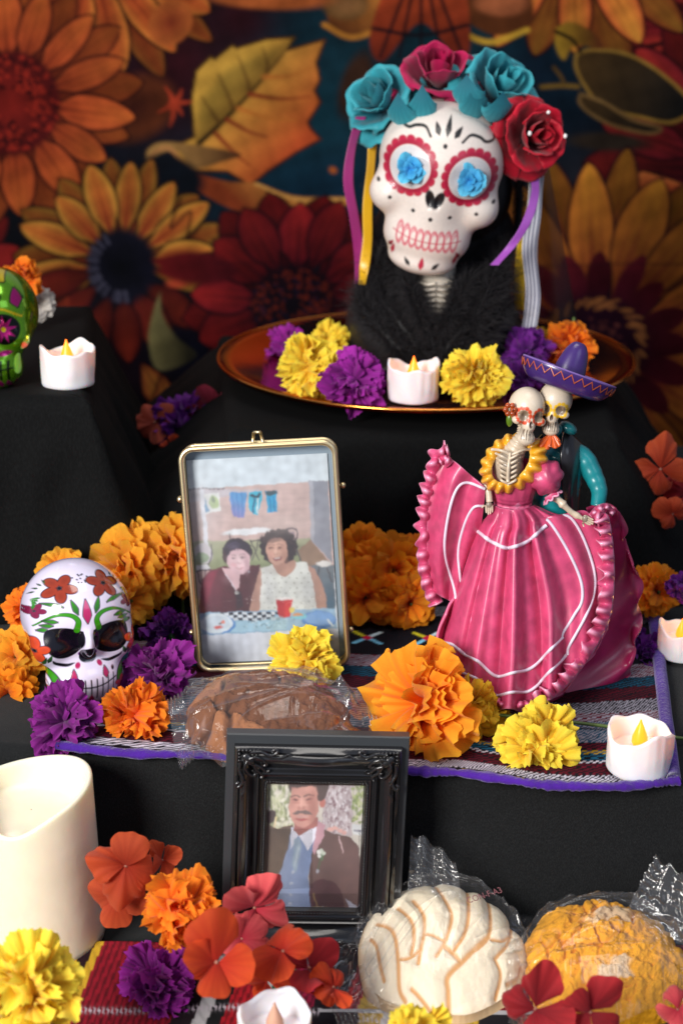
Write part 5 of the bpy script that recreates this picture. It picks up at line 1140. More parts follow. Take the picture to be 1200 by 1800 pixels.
def gold_frame():
    wz = Wz(480, 1186, Z2+.003); p = Vector((wz.x, .945, Z2+.0055))
    root = thing('gold_picture_frame', 'thin gold metal frame leaning on its foot, holding a photo of two smiling women', 'picture frame', p)
    root.rotation_euler = Euler((math.radians(-6), math.radians(-3.7), math.radians(-2)), 'XYZ')
    w, h, dp, r = .0995, .1505, .011, .0085
    def loop(w_, h_, r_, y, n=8):
        pts = []
        for cx, cz, a0 in ((w_/2-r_, r_, -PI/2), (w_/2-r_, h_-r_, 0), (-w_/2+r_, h_-r_, PI/2), (-w_/2+r_, r_, PI)):
            for k in range(n+1): a = a0+PI/2*k/n; pts.append((cx+r_*math.cos(a), y, cz+r_*math.sin(a)))
        return np.array(pts)
    b = MB(); b.tube(loop(w, h, r, 0), .0019, 10, closed=True); b.build('front_rim', M_gold, root)
    b = MB(); b.tube(loop(w, h, r, dp), .0014, 8, closed=True); b.build('back_rim', M_gold, root)
    b = MB(); A = loop(w-.001, h-.001, r, 0.0005); A2 = A.copy(); A2[:, 1] = dp; b.grid(np.array([A, A2]), cv=True); o = b.build('side_band', mat('dark_gold', (.20, .17, .12), .3, .9), root); thick(o, .0006)
    b = MB(); L_ = loop(w-.002, h-.002, r-.001, dp+.0005); b.add(L_, [list(range(len(L_)))]); b.build('back_pane', mat('grey_backing', s(150, 165, 178), .25, spec=.6), root, smooth=False)
    b = MB(); L_ = loop(w-.002, h-.002, r-.001, .0004); b.add(L_, [list(range(len(L_)))]); b.build('glass_pane', M_glass, root, smooth=False)
    ph = picture(w*.925, h*.925, 320, 460, paint_women).build('photo_print', M_print, root); ph.location = (-.002, dp-.0006, .002)
    for x, z, r_ in ((-w/2-.0035, h*.775, .0022), (w/2+.0035, h*.80, .0020), (-w/2-.0035, h*.17, .0018), (w/2+.003, h*.15, .0018)):
        b = MB(); b.tube([(x*.93, dp*.5, z), (x, dp*.5, z)], .0010, 6); b.ell((x, dp*.5, z), (r_,)*3, nu=10, nv=12); b.build('knob', M_gold, root)
    b = MB(); 
    for sx in (-1, 1): b.tube([(sx*.0035, dp*.6, h-.0005), (sx*.0022, dp*.6, h+.0075)], .0011, 6)
    b.tube([(-.0024, dp*.6, h+.0075), (.0024, dp*.6, h+.0075)], .0011, 6); b.build('clasp', M_gold, root)
    b = MB(); b.tube([(0, dp+.001, h*.62), (0, dp+.045, .004)], .0012, 6); b.build('stand_leg', M_gold, root)
gold_frame()

# ================================================================ BLACK FRAME
def paint_man(U, V):
    p = Paint(U*450, V*580, s(216, 210, 198), 3.5)
    X_, Y_ = p.x.copy(), p.y.copy()
    for f_, a_ in ((.035, 2.6), (.09, 1.8), (.21, 1.1)): p.x = p.x+a_*.62*np.sin(Y_*f_/.62+2.3*np.sin(X_*f_*.6/.62)+f_*40); p.y = p.y+a_*.62*np.sin(X_*f_*1.1/.62+2*np.sin(Y_*f_*.7/.62))
    def Z(x, y): return (x-(360-(y-378)*.044), y-(378+.06*(x-360)))
    def PL(pts, col, **k): p.poly([Z(*q) for q in pts], col, **k)
    def EL(x, y, rx, ry, col, a=-.03, **k): X, Y = Z(x, y); p.ell(X, Y, rx, ry, col, a, **k)
    def LN(pts, w, col, **k): p.line([Z(*q) for q in pts], w, col, **k)
    rr = np.random.default_rng(9)
    for k in range(240):
        x, y = rr.uniform(350, 470), rr.uniform(370, 600); EL(x, y, rr.uniform(3, 10), rr.uniform(6, 20), s(*[(150, 160, 110), (196, 200, 160), (110, 120, 80), (226, 224, 206)][k % 4]), op=.7)
    PL([(620, 390), (760, 400), (750, 640), (610, 620)], s(196, 182, 184), aa=4)
    for k in range(260):
        x, y = rr.uniform(610, 750), rr.uniform(390, 620); EL(x, y, rr.uniform(2, 6), rr.uniform(3, 10), s(*[(150, 120, 124), (220, 214, 216), (120, 84, 92), (236, 232, 236)][k % 4]), op=.7)
    for k in range(80):
        x, y = rr.uniform(750, 815), rr.uniform(400, 580); EL(x, y, rr.uniform(3, 9), rr.uniform(4, 12), s(*[(150, 170, 90), (200, 206, 150), (120, 140, 70)][k % 3]), op=.8)
    PL([(750, 585), (812, 590), (808, 640), (755, 635)], s(222, 224, 224)); PL([(760, 610), (812, 615), (810, 625), (760, 620)], s(150, 150, 160))
    LN([(395, 540), (392, 590), (460, 580)], 3, s(226, 200, 150))
    BR = s(96, 80, 66); PL([(345, 560), (400, 590), (470, 575), (480, 620), (440, 760), (400, 985), (330, 985), (330, 600)], BR, aa=3, grad=((0, 200), (80, 500)), col2=s(126, 106, 84))
    EL(368, 535, 22, 36, s(60, 44, 38), .3)
    PL([(560, 600), (600, 590), (660, 625), (740, 640), (785, 690), (800, 1000), (540, 1000)], s(96, 70, 62), aa=3, grad=((220, 300), (440, 420)), col2=s(112, 78, 72))
    PL([(552, 860), (600, 838), (660, 850), (700, 900), (705, 1000), (548, 1000)], s(74, 22, 28), aa=4, smooth=40)
    PL([(467, 590), (600, 560), (598, 600), (560, 720), (545, 830), (555, 985), (380, 985), (410, 800), (450, 680)], s(150, 166, 196), aa=3, grad=((60, 500), (200, 500)), col2=s(128, 150, 190))
    PL([(465, 585), (500, 625), (490, 640), (462, 690)], s(226, 228, 240), aa=2); PL([(500, 628), (595, 560), (600, 600), (545, 700), (520, 660)], s(230, 230, 242), aa=2); PL([(590, 560), (625, 580), (620, 630), (575, 720), (565, 700)], s(196, 150, 160), aa=3)
    PL([(480, 640), (505, 640), (512, 668), (498, 760), (484, 810), (468, 760), (478, 665)], s(160, 180, 196), aa=2); LN([(495, 650), (470, 720)], 2, s(120, 146, 170)); LN([(500, 680), (482, 760)], 2, s(200, 212, 222))
    for y in (800, 852, 905, 950): EL(470-(y-800)*.08, y, 7, 7, s(206, 214, 226)); EL(470-(y-800)*.08, y+2, 4, 3, s(110, 126, 156))
    SK = s(206, 150, 136); PL([(480, 560), (590, 545), (592, 585), (500, 628), (474, 600)], s(168, 104, 96), aa=3)
    EL(525, 485, 70, 105, SK, .02, inner=s(222, 168, 152)); EL(612, 480, 15, 24, s(196, 120, 106))
    PL([(456, 386), (460, 430), (478, 410), (560, 400), (585, 430), (592, 470), (620, 460), (645, 400), (640, 380), (560, 372)], s(84, 66, 60), aa=4, smooth=40); PL([(470, 405), (580, 405), (590, 440), (468, 440)], SK, aa=6, op=.9)
    for x in (486, 548): LN([(x-22, 446), (x, 440), (x+22, 446)], 4, s(110, 80, 72), op=.8); EL(x, 460, 15, 7, s(160, 104, 96), aa=7); EL(x, 461, 9, 3, s(80, 54, 52)); EL(x, 474, 14, 4, s(186, 128, 116), aa=6)
    EL(514, 500, 17, 8, s(176, 116, 104), aa=7); EL(512, 480, 7, 22, s(228, 176, 160), aa=7); EL(565, 500, 22, 70, s(170, 112, 100), op=.7, aa=16)
    PL([(472, 525), (495, 510), (515, 514), (540, 510), (562, 528), (540, 530), (515, 526), (490, 530)], s(120, 100, 94), aa=4, smooth=30); PL([(486, 534), (545, 534), (530, 546), (500, 546)], s(206, 160, 150), aa=4); EL(516, 552, 30, 6, s(180, 96, 92))
    EL(650, 605, 16, 10, s(226, 176, 164)); EL(672, 600, 14, 9, s(230, 180, 168)); EL(694, 612, 13, 9, s(226, 176, 164)); EL(715, 622, 12, 10, s(220, 170, 160))
    for k in range(14): a = k*2.4; EL(605+14*math.cos(a)*(k/14), 720+26*math.sin(a)*(k/14), 9, 9, s(*[(226, 226, 222), (196, 206, 190), (90, 120, 80)][k % 3]))
    LN([(600, 740), (590, 800)], 4, s(80, 90, 60)); LN([(690, 640), (708, 715)], 2.4, s(210, 180, 180)); EL(590, 800, 6, 10, s(170, 170, 180))
    PL([(725, 935), (790, 990), (740, 985)], s(190, 190, 206)); LN([(570, 905), (590, 980)], 3, s(190, 160, 90), op=.6)
    for k in range(18): x = 335+k*5.5; LN([(x, 944+k*.3), (x+rr.uniform(-1, 2), 952+k*.3)], .9, s(236, 236, 236))
    for k in range(6): EL(560+k*14, 972, 6, 3, s(190, 180, 60) if k % 2 else s(230, 230, 230))
    g_ = np.random.default_rng(1).normal(size=p.c.shape[:2])[..., None]
    bl = (np.sin(p.x*.021+2*np.sin(p.y*.013))*np.sin(p.y*.019+np.sin(p.x*.03)))[..., None]
    rw = np.random.default_rng(6); md = sum(np.sin((p.x*math.cos(a)+p.y*math.sin(a))*f+q) for a, f, q in zip(rw.uniform(0, 3.1, 14), rw.uniform(.02, .13, 14), rw.uniform(0, 6, 14)))[..., None]*.28
    for _ in range(5): c = p.c; c[1:-1, 1:-1] = (c[1:-1, 1:-1]*2+c[:-2, 1:-1]+c[2:, 1:-1]+c[1:-1, :-2]+c[1:-1, 2:])/6
    p.c = np.clip(p.c*(1+.06*bl+.07*md)*.84+.07*np.array([1.0, .98, 1.05]), 0, 1)  # washed-out tone painted in, for the haze of the pane
    return p.c
def black_frame():
    w, h = .1030, .1350
    root = thing('ornate_black_frame', 'ornate black frame with a photo of a man in brown suit and blue waistcoat', 'picture frame', (Wy(544, 1600, .79).x, .772, Z1+.0025))
    root.rotation_euler = Euler((math.radians(-7), math.radians(2.9), math.radians(3)), 'XYZ')
    M = mat('black_lacquer', (.012, .012, .013), .24, coat=.5, spec=.5, bump=.08, bscale=80); M2 = mat('black_slab', (.036, .040, .044), .36, spec=.5)
    def sweep(prof, n=16, cart=0.0):
        rows = []
        for d, y in prof:
            pts = []; hw, hh = w/2-d*.91, h/2-d*1.10; cs = [(-hw, -hh), (hw, -hh), (hw, hh), (-hw, hh)]
            for k in range(4):
                a, b_ = np.array(cs[k]), np.array(cs[(k+1) % 4])
                for t in np.linspace(0, 1, n, endpoint=False):
                    q = a+(b_-a)*t; bul = math.exp(-((t-.5)/.2)**2)*cart if .007 < d < .017 else 0
                    pts.append((q[0], -(y+bul*.003), q[1]+h/2))
            rows.append(pts)
        return np.array(rows)
    MB().grid(sweep([(0, -.006), (0, .002), (.0006, .0030), (.0055, .0030), (.0055, -.006)]), cv=True).build('outer_slab', M2, root, smooth=False)
    pr = [(.005, .002), (.005, .0065), (.0056, .0075), (.0068, .0085), (.0078, .0082), (.0086, .0070), (.0094, .0092), (.0112, .0100), (.0132, .0088), (.0155, .0058), (.0176, .0042), (.0186, .0046), (.0192, .0064), (.0202, .0068), (.0210, .0058),
          (.0214, .0044), (.0226, .0042), (.0232, .0056), (.0240, .0050), (.0262, .0046), (.0272, .0024), (.0278, .0006), (.0278, -.003)]
    o = MB().grid(sweep(pr, 24, 1.0), cv=True).build('moulding', M, root); md = o.modifiers.new('e', 'EDGE_SPLIT'); md.split_angle = math.radians(50)
    b = MB(); d = .0250; hw, hh = w/2-d*.91, h/2-d*1.10
    for (ax, az, bx, bz) in ((-hw, -hh, hw, -hh), (hw, -hh, hw, hh), (hw, hh, -hw, hh), (-hw, hh, -hw, -hh)):
        n = int(math.hypot(bx-ax, bz-az)/.0017)
        for k in range(n): t = (k+.5)/n; b.ell((ax+(bx-ax)*t, -.0052, az+(bz-az)*t+h/2), (.00072, .0007, .00072), nu=5, nv=6)
    b.build('bead_row', M, root)
    # corner scrolls, acanthus and fan of pips
    for sx in (-1, 1):
        for sz in (-1, 1):
            b = MB(); cx, cz = sx*(w/2-.0062), h/2+sz*(h/2-.0062)
            def T(u, v, y=.0105): return (cx-sx*u, -y, cz-sz*v)
            for sw in (0, 1):
                f = (lambda u, v, y=.0105: T(u, v, y)) if not sw else (lambda u, v, y=.0105: T(v, u, y))
                b.tube(spline([f(.007, .002), (f(.013, .0015)), f(.018, .0035), f(.0215, .0022), f(.0225, .0005), f(.0205, .0), f(.0195, .0016)], 26), [.0011-.0004*abs(i/25-.4) for i in range(26)], 7)
                b.tube(spline([f(.006, .006), f(.010, .0045, .011), f(.0145, .0065, .010), f(.0165, .0095, .0085), f(.0145, .0105, .008), f(.0135, .0090, .0085)], 22), .00085, 7)
                b.tube(spline([f(.0085, .009, .010), f(.013, .011, .0085), f(.0165, .0145, .0068), f(.0185, .0135, .0068)], 16), .0009, 7)
                b.tube(spline([f(.018, .0045), f(.0245, .0048, .0102), f(.028, .0030, .010), f(.031, .0038, .0098)], 16), [.0010-.0005*i/15 for i in range(16)], 7)
                for k in range(6): t = k/5; b.ell(f(.001+.0105*t, .0012+.0006*k % 2*.001, .0092), (.00095, .0010, .00095), nu=6, nv=8)
            q = Quaternion((0, 1, 0), sx*sz*PI/4).to_matrix()
            b.ell(T(.0062, .0062, .0100), (.0026, .0014, .0042), R=q, nu=10, nv=12); b.ell(T(.0100, .0100, .0088), (.0016, .0012, .0030), R=q, nu=8, nv=10)
            b.build('corner_scroll', M, root)
    b = MB()
    b.box((0, .0045, h/2), (w/2-.008, .0015, h/2-.008)); b.build('back_board', M2, root, smooth=False)
    ph = picture(w-.0556*.91+.002, h-.0556*1.1+.002, 300, 380, paint_man).build('photo_print', M_print, root); ph.location = (0, -.0018, .0278*1.1-.001)
    gm = MB(); x0, z0 = w/2-.0252, .0304; gm.add([(-x0, -.0018, z0), (x0, -.0018, z0), (x0, -.0018, h-z0), (-x0, -.0018, h-z0)], [[0, 1, 2, 3]]); gm.build('glass_pane', M_glass, root, smooth=False)
black_frame()
# ================================================================ SWEET BREADS IN CELLOPHANE
def film_mat(name, dens=.022, scale=30, fk=.85):
    m, nt, b, out = nmat(name); L = nt.links.new; tc = nd(nt, 'ShaderNodeTexCoord')
    vo = nd(nt, 'ShaderNodeTexNoise', Scale=scale, Detail=3, Distortion=1.5); nz = nd(nt, 'ShaderNodeTexNoise', Scale=scale*.8, Detail=4, Distortion=.7)
    mp = nd(nt, 'ShaderNodeMapping'); mp.inputs['Scale'].default_value = (3.2, .5, 1); mp.inputs['Rotation'].default_value = (0, 0, .7); L(tc.outputs['Object'], nz.inputs[0]); L(tc.outputs['Object'], mp.inputs[0]); L(mp.outputs[0], vo.inputs[0])
    ad = nd(nt, 'ShaderNodeMath', operation='ADD'); L(vo.outputs[0], ad.inputs[0]); L(nz.outputs[0], ad.inputs[1])
    bp = nd(nt, 'ShaderNodeBump', Strength=.35, Distance=.0018); L(ad.outputs[0], bp.inputs['Height'])
    tr = nd(nt, 'ShaderNodeBsdfTransparent'); tr.inputs[0].default_value = (.97, .97, .965, 1)
    gl = nd(nt, 'ShaderNodeBsdfGlossy'); gl.inputs['Roughness'].default_value = .10; L(bp.outputs[0], gl.inputs['Normal'])
    fr = nd(nt, 'ShaderNodeFresnel', IOR=1.45); L(bp.outputs[0], fr.inputs['Normal'])
    ma = nd(nt, 'ShaderNodeMath', operation='MULTIPLY_ADD'); L(fr.outputs[0], ma.inputs[0]); ma.inputs[1].default_value = fk; ma.inputs[2].default_value = .0; ma.use_clamp = True; mi = nd(nt, 'ShaderNodeMath', operation='MINIMUM'); L(ma.outputs[0], mi.inputs[0]); mi.inputs[1].default_value = .30*fk; ma = mi
    ms = nd(nt, 'ShaderNodeMixShader'); L(ma.outputs[0], ms.inputs[0]); L(tr.outputs[0], ms.inputs[1]); L(gl.outputs[0], ms.inputs[2])
    df = nd(nt, 'ShaderNodeBsdfDiffuse'); df.inputs[0].default_value = (.8, .8, .82, 1); m2 = nd(nt, 'ShaderNodeMixShader'); m2.inputs[0].default_value = dens
    L(ms.outputs[0], m2.inputs[1]); L(df.outputs[0], m2.inputs[2]); L(m2.outputs[0], out.inputs[0]); return m
M_film = film_mat('cellophane'); M_crimp = film_mat('crimped_cellophane', .04, 120, 1.7)
def standing_crimp(root, A, B_, C_, D_, seed=0):
    """the sealed, ridged end of a bag standing up: A-B where it leaves the bag, D-C its free edge"""
    A, B_, C_, D_ = (np.array(q) for q in (A, B_, C_, D_)); U, V = np.meshgrid(np.linspace(0, 1, 70), np.linspace(0, 1, 60), indexing='ij')
    P = ((1-U)*(1-V))[..., None]*A+(U*(1-V))[..., None]*B_+(U*V)[..., None]*C_+((1-U)*V)[..., None]*D_
    r = .0011*np.sign(np.sin(V*44))*sm(.42, .5, V)*(.5+.5*np.sin(U*7+seed))+.0022*np.abs(fbm(U*.1, V*.1, 60, seed, 3))*(1-sm(.4, .6, V))*2
    P[..., 1] -= r+.004*np.sin(U*PI*1.3+seed)*V; P[..., 2] += .0016*np.sin(U*16+seed)*V+.0007*np.where(np.arange(70)[:, None] % 2 == 0, 1, -1)*(V > .97)
    MB().grid(P).build('crimped_end', M_crimp, root, world=True)
class Dome:
    def __init__(s, cx, cy, z0, R, H, ell=1.0, ang=0, tilt=(0, 0)): s.c = (cx, cy); s.z0 = z0; s.R = R; s.H = H; s.e = ell; s.a = ang; s.t = tilt
    def q(s, X, Y):
        x = X-s.c[0]; y = Y-s.c[1]; ca, sa = math.cos(s.a), math.sin(s.a); return np.hypot((x*ca+y*sa)/s.R, (-x*sa+y*ca)/(s.R*s.e))
    def z(s, X, Y): q = np.clip(s.q(X, Y), 0, 1); return s.z0+s.H*(1-q**2.6)**.62+(np.asarray(X)-s.c[0])*s.t[0]+(np.asarray(Y)-s.c[1])*s.t[1]
    def hit(s, px, py):
        z = s.z0+s.H*.6
        for _ in range(14): w_ = Wz(px, py, z); z = .5*z+.5*float(s.z(w_.x, w_.y))
        return (w_.x, w_.y)
def dome_mesh(D, n1=150, n2=260, disp=None, colr=None, side=.9):
    q = np.concatenate([np.linspace(0.001, .82, int(n1*.7)), .82+.18*(1-np.cos(np.linspace(0, PI/2, int(n1*.3))[1:]))**.8]); a = np.linspace(0, 2*PI, n2, endpoint=False)
    Q, A = np.meshgrid(q, a, indexing='ij'); wob = 1+.015*np.sin(3*A+1)+.012*np.sin(5*A+2)+.008*np.sin(9*A)
    x = D.R*Q*np.cos(A)*wob; y = D.R*D.e*Q*np.sin(A)*wob; ca, sa = math.cos(D.a), math.sin(D.a)
    X = D.c[0]+x*ca-y*sa; Y = D.c[1]+x*sa+y*ca; Z = D.z0+D.H*(1-np.clip(Q, 0, 1)**2.6)**.62+(X-D.c[0])*D.t[0]+(Y-D.c[1])*D.t[1]
    h, c_ = disp(X, Y, Q, A); k = np.clip(1-Q**6, 0, 1)
    Zd = Z+h*k; rad = (1-k)*h; X = X+rad*np.cos(A+D.a); Y = Y+rad*np.sin(A+D.a)
    P = np.stack([X, Y, Zd], -1)
    low = P[-1:].copy(); low[..., :2] = np.array(D.c)+(low[..., :2]-np.array(D.c))*.93; low[..., 2] = D.z0-.003; P = np.concatenate([P, low]); c_ = np.concatenate([c_, c_[-1:]*.8])
    return MB().grid(P, cv=True, col=c_)
def worley(X, Y, n, ext, seed, jit=None):
    r = np.random.default_rng(seed); pts = r.uniform(-ext, ext, (n, 2)); F1 = np.full(X.shape, 9.); F2 = np.full(X.shape, 9.); I = np.zeros(X.shape, int)
    for i, p_ in enumerate(pts):
        d = np.hypot(X-p_[0], Y-p_[1]); m1 = d < F1; F2 = np.where(m1, F1, np.minimum(F2, d)); I = np.where(m1, i, I); F1 = np.minimum(F1, d)
    return F1, F2, I, r.uniform(0, 1, n)
def fbm(X, Y, f, seed, o=4):
    r = np.random.default_rng(seed); out = 0*X; a = 1
    for k in range(o):
        for j in range(3):
            th = r.uniform(0, 6.28); out = out+a*np.sin((X*math.cos(th)+Y*math.sin(th))*f*r.uniform(.8, 1.3)+r.uniform(0, 6.28)+1.2*np.sin((Y*math.cos(th)-X*math.sin(th))*f*.7))/3
        f *= 2.1; a *= .5
    return out
def film(name, root, corners, dome, nx=230, ny=190, clear=.003, zg=.0, crinkle=.0018, seed=0, crimps=((0, 1), (1, 1)), sag=.6, flapz=None, crw=.011):
    """corners in plan: (u0v0, u1v0, u1v1, u0v1); crimped at u=0 and u=1"""
    A, B_, C_, D_ = [np.array(c, float) for c in corners]; U, V = np.meshgrid(np.linspace(0, 1, nx), np.linspace(0, 1, ny), indexing='ij')
    Q = ((1-U)*(1-V))[..., None]*A+(U*(1-V))[..., None]*B_+(U*V)[..., None]*C_+((1-U)*V)[..., None]*D_
    mid = np.array(dome.c); pin = 1-.10*np.sin(PI*U)*0
    X, Y = Q[..., 0], Q[..., 1]
    q = dome.q(X, Y); ex = np.clip(1.30-q, 0, 1.30)/1.30
    edge = np.maximum(dome.z0-zg+(Y-dome.c[1])*dome.t[1]+dome.H*.25, 0)
    Z = np.where(q < 1, np.maximum(dome.z(X, Y), zg+edge)+clear, zg+(edge+clear)*np.exp(-(np.maximum(q-1, 0)/.11)**1.2))
    an = np.arctan2(Y-dome.c[1], X-dome.c[0]); Z = Z+.0050*np.abs(np.sin(an*5+seed+2*np.sin(an*2)))*sm(.75, 1.1, q)*sm(1.6, 1.2, q)
    cr = fbm(X, Y, 110, seed, 3); Z = Z+crinkle*(np.abs(cr)*1.2+.15*fbm(X, Y, 330, seed+1, 2))*(.25+1.3*sm(.8, 1.05, q))
    rf = np.random.default_rng(seed+70)
    for k in range(11):                              # long tension folds running towards the sealed ends
        v0, v1 = rf.uniform(.15, .85, 2); e_ = rf.integers(0, 2); u0, u1 = (0, rf.uniform(.35, .75)) if e_ else (rf.uniform(.25, .65), 1)
        a, b = [((1-u)*(1-v)*A+u*(1-v)*B_+u*v*C_+(1-u)*v*D_) for u, v in ((u0, v0), (u1, v1))]; e = b-a; t = ((X-a[0])*e[0]+(Y-a[1])*e[1])/(e@e); nn_ = (-(X-a[0])*e[1]+(Y-a[1])*e[0])/np.linalg.norm(e)+.0022*np.sin(t*5+k)
        Z = Z+rf.uniform(.0010, .0024)*np.exp(-np.abs(nn_)/.0011)*sm(-.05, .15, t)*sm(1.05, .8, t)
    if flapz: Z = Z+flapz[0]*(1-sm(0, .22, U))+flapz[1]*sm(.78, 1, U)
    P = np.stack([X, Y, Z], -1)
    o = MB().grid(P).build(name, M_film, root, world=True)
    for e in (0, 1):
        base = P[0] if e == 0 else P[-1]; dirv = (P[0]-P[10]) if e == 0 else (P[-1]-P[-11]); dirv = dirv.mean(0); dirv /= np.linalg.norm(dirv); up = np.array([0, 0, 1.]); rows = []
        t = np.linspace(0, 1, 26); r = np.random.default_rng(seed+e)
        v = np.linspace(0, 1, ny)
        for i, tt in enumerate(t):
            ridge = .0011*(1 if i % 6 < 3 else -1)*(.5+.5*np.sin(v*9+e)); 
            rows.append(base+np.outer(np.full(ny, tt*crw), dirv)+np.outer(ridge+.0015*np.sin(v*12+seed)*tt+.0008*np.sin(v*31+2)*tt, up)+np.outer(.0010*(((np.arange(ny)//2) % 2)-.5)*(tt > .97), dirv))
        MB().grid(np.array(rows)).build('crimped_end', M_crimp, root, world=True)
    return o

def white_bread():
    Dm = Dome(Wz(776, 1672, Z1+.020).x, Wz(776, 1672, Z1+.020).y, Z1+.012, .0480, .020, .95, tilt=(0, .42))
    root = thing('shell_bread', 'round bread with white shell-patterned sugar crust in a clear crimped bag', 'sweet bread', (Dm.c[0], Dm.c[1], Z1))
    ZC = lambda x, y: (480+x*.6, 1440+y*.6)
    curves = [[(515, 590), (512, 500), (512, 450), (560, 400), (630, 335)], [(300, 300), (350, 320), (365, 400), (368, 490), (385, 530)], [(365, 255), (405, 290), (412, 340), (404, 385)], [(410, 230), (440, 270), (442, 320), (432, 372), (425, 410)],
              [(455, 195), (505, 230), (522, 275), (508, 335), (478, 392)], [(525, 185), (562, 215), (572, 265), (558, 330), (530, 372)], [(590, 195), (625, 240), (637, 290), (625, 342), (590, 375)], [(500, 360), (530, 385), (548, 408)],
              [(650, 220), (690, 260), (706, 310), (690, 355), (650, 400)], [(650, 400), (668, 450), (655, 520)], [(280, 345), (300, 365), (310, 420), (322, 470)], [(405, 490), (440, 530), (462, 565)], [(432, 372), (400, 395), (370, 400)], [(440, 325), (470, 330), (500, 345)], [(690, 480), (720, 470), (735, 440)], [(640, 345), (670, 350), (700, 340)]]
    cv = [spline([Dm.hit(*ZC(*q)) for q in c_], 26) for c_ in curves]; wd = [1.35]+[1]*6+[1.4]+[.9]*8
    def disp(X, Y, Q, A):
        d = np.full(X.shape, 9.)
        for P_, w_ in zip(cv, wd):
            for a, b in zip(P_[:-1], P_[1:]):
                e = b-a; t = np.clip(((X-a[0])*e[0]+(Y-a[1])*e[1])/(e@e+1e-12), 0, 1); d = np.minimum(d, np.hypot(X-a[0]-t*e[0], Y-a[1]-t*e[1])/w_)
        g = 1-sm(.0003, .0021, d); h = .0022*sm(0, .0060, d)-.0022-.0006*g+.0004*fbm(X, Y, 350, 3)
        cr = np.array(s(236, 222, 196)); tn = np.array(s(206, 146, 80)); gg = (1-sm(.0003, .0018, d))[..., None]*.9
        lo = sm(.93, 1.0, Q)[..., None]*.7; c_ = cr*(1-gg)+tn*gg; c_ = c_*(1-lo)+np.array(s(206, 160, 100))*lo; return h, c_*(1+.04*fbm(X, Y, 200, 5))[..., None]
    dome_mesh(Dm, 230, 420, disp).build('bread', mat('sugar_crust', (1, 1, 1), .75, attr=True, bump=.35, bscale=350, bdist=.0008, spec=.2, sss=.15), root, world=True)
    W2 = lambda px, py, z=Z1+.004: Wz(px, py, z)[:2]
    film('bag', root, (W2(530, 1640), W2(890, 1500), W2(985, 1740), W2(640, 1830)), Dm, zg=Z1+.004, seed=4, flapz=(.004, .002), clear=.0028)
    tx = bpy.data.curves.new('printed_code', 'FONT'); tx.body = 'CON-F-A3'; tx.size = .0052; tx.extrude = .00002; hx, hy = Dm.hit(822, 1600)
    t0 = bpy.data.objects.new('t0', tx); C.objects.link(t0); bpy.context.view_layer.update(); tm = bpy.data.meshes.new_from_object(t0.evaluated_get(bpy.context.evaluated_depsgraph_get())); bpy.data.objects.remove(t0)
    to = obj('printed_code', tm, None, root); tm.materials.clear(); tm.materials.append(mat('stamp_ink', s(130, 80, 84), .6)); to.location = (hx-Dm.c[0], hy-Dm.c[1], float(Dm.z(hx, hy))+.0045-Z1); to.rotation_euler = (.55, 0, .50)
    standing_crimp(root, Wy(716, 1560, .772), Wy(812, 1580, .768), Wy(800, 1512, .782), Wy(722, 1466, .788), 3)
def yellow_bread():
    c0 = Wz(1066, 1696, Z1+.018); Dm = Dome(c0.x, c0.y, Z1+.010, .0465, .021, .95, tilt=(0, .36))
    root = thing('crumbly_yellow_bread', 'round bread with cracked yellow sugar crust in a clear bag at the lower right', 'sweet bread', (Dm.c[0], Dm.c[1], Z1))
    def disp(X, Y, Q, A):
        x, y = X-Dm.c[0], Y-Dm.c[1]; wx = x+.0016*fbm(x, y, 300, 2, 2); wy = y+.0016*fbm(x, y, 300, 7, 2)
        F1, F2, I, rv = worley(wx, wy, 120, .055, 5); e = F2-F1; mk = sm(-.2, .5, fbm(X, Y, 90, 77, 2)); h = (.0030*sm(0, .0030, e)-.0025)*mk+.0026*(rv[I]-.5)*sm(0, .003, e)+.0018*fbm(X, Y, 460, 9, 4)
        base = np.array(s(226, 158, 30)); dk = np.array(s(190, 108, 20)); wh = np.array(s(214, 190, 160)); t = (1-(1-sm(0, .0014, e))*mk*.8)[..., None]; c_ = dk*(1-t)+base*t
        m_ = fbm(X*.75, Y*1.4, 120, 21, 3); w_ = (sm(.55, .85, m_)*(Q < .85))[..., None]*.85; c_ = c_*(1-w_)+wh*w_; return h, c_*(1+.10*fbm(X, Y, 260, 4))[..., None]
    dome_mesh(Dm, 230, 420, disp).build('bread', mat('yellow_crust', (1, 1, 1), .8, attr=True, bump=.6, bscale=500, bdist=.001, spec=.15), root, world=True)
    W2 = lambda px, py, z=Z1+.004: Wz(px, py, z)[:2]
    film('bag', root, (W2(895, 1560), W2(1150, 1600), W2(1300, 1760), W2(930, 1850)), Dm, zg=Z1+.004, seed=14, flapz=(.002, .014), crw=.010, clear=.0028)
    standing_crimp(root, Wy(1092, 1606, .765), Wy(1206, 1660, .745), Wy(1222, 1560, .755), Wy(1150, 1500, .778), 8)
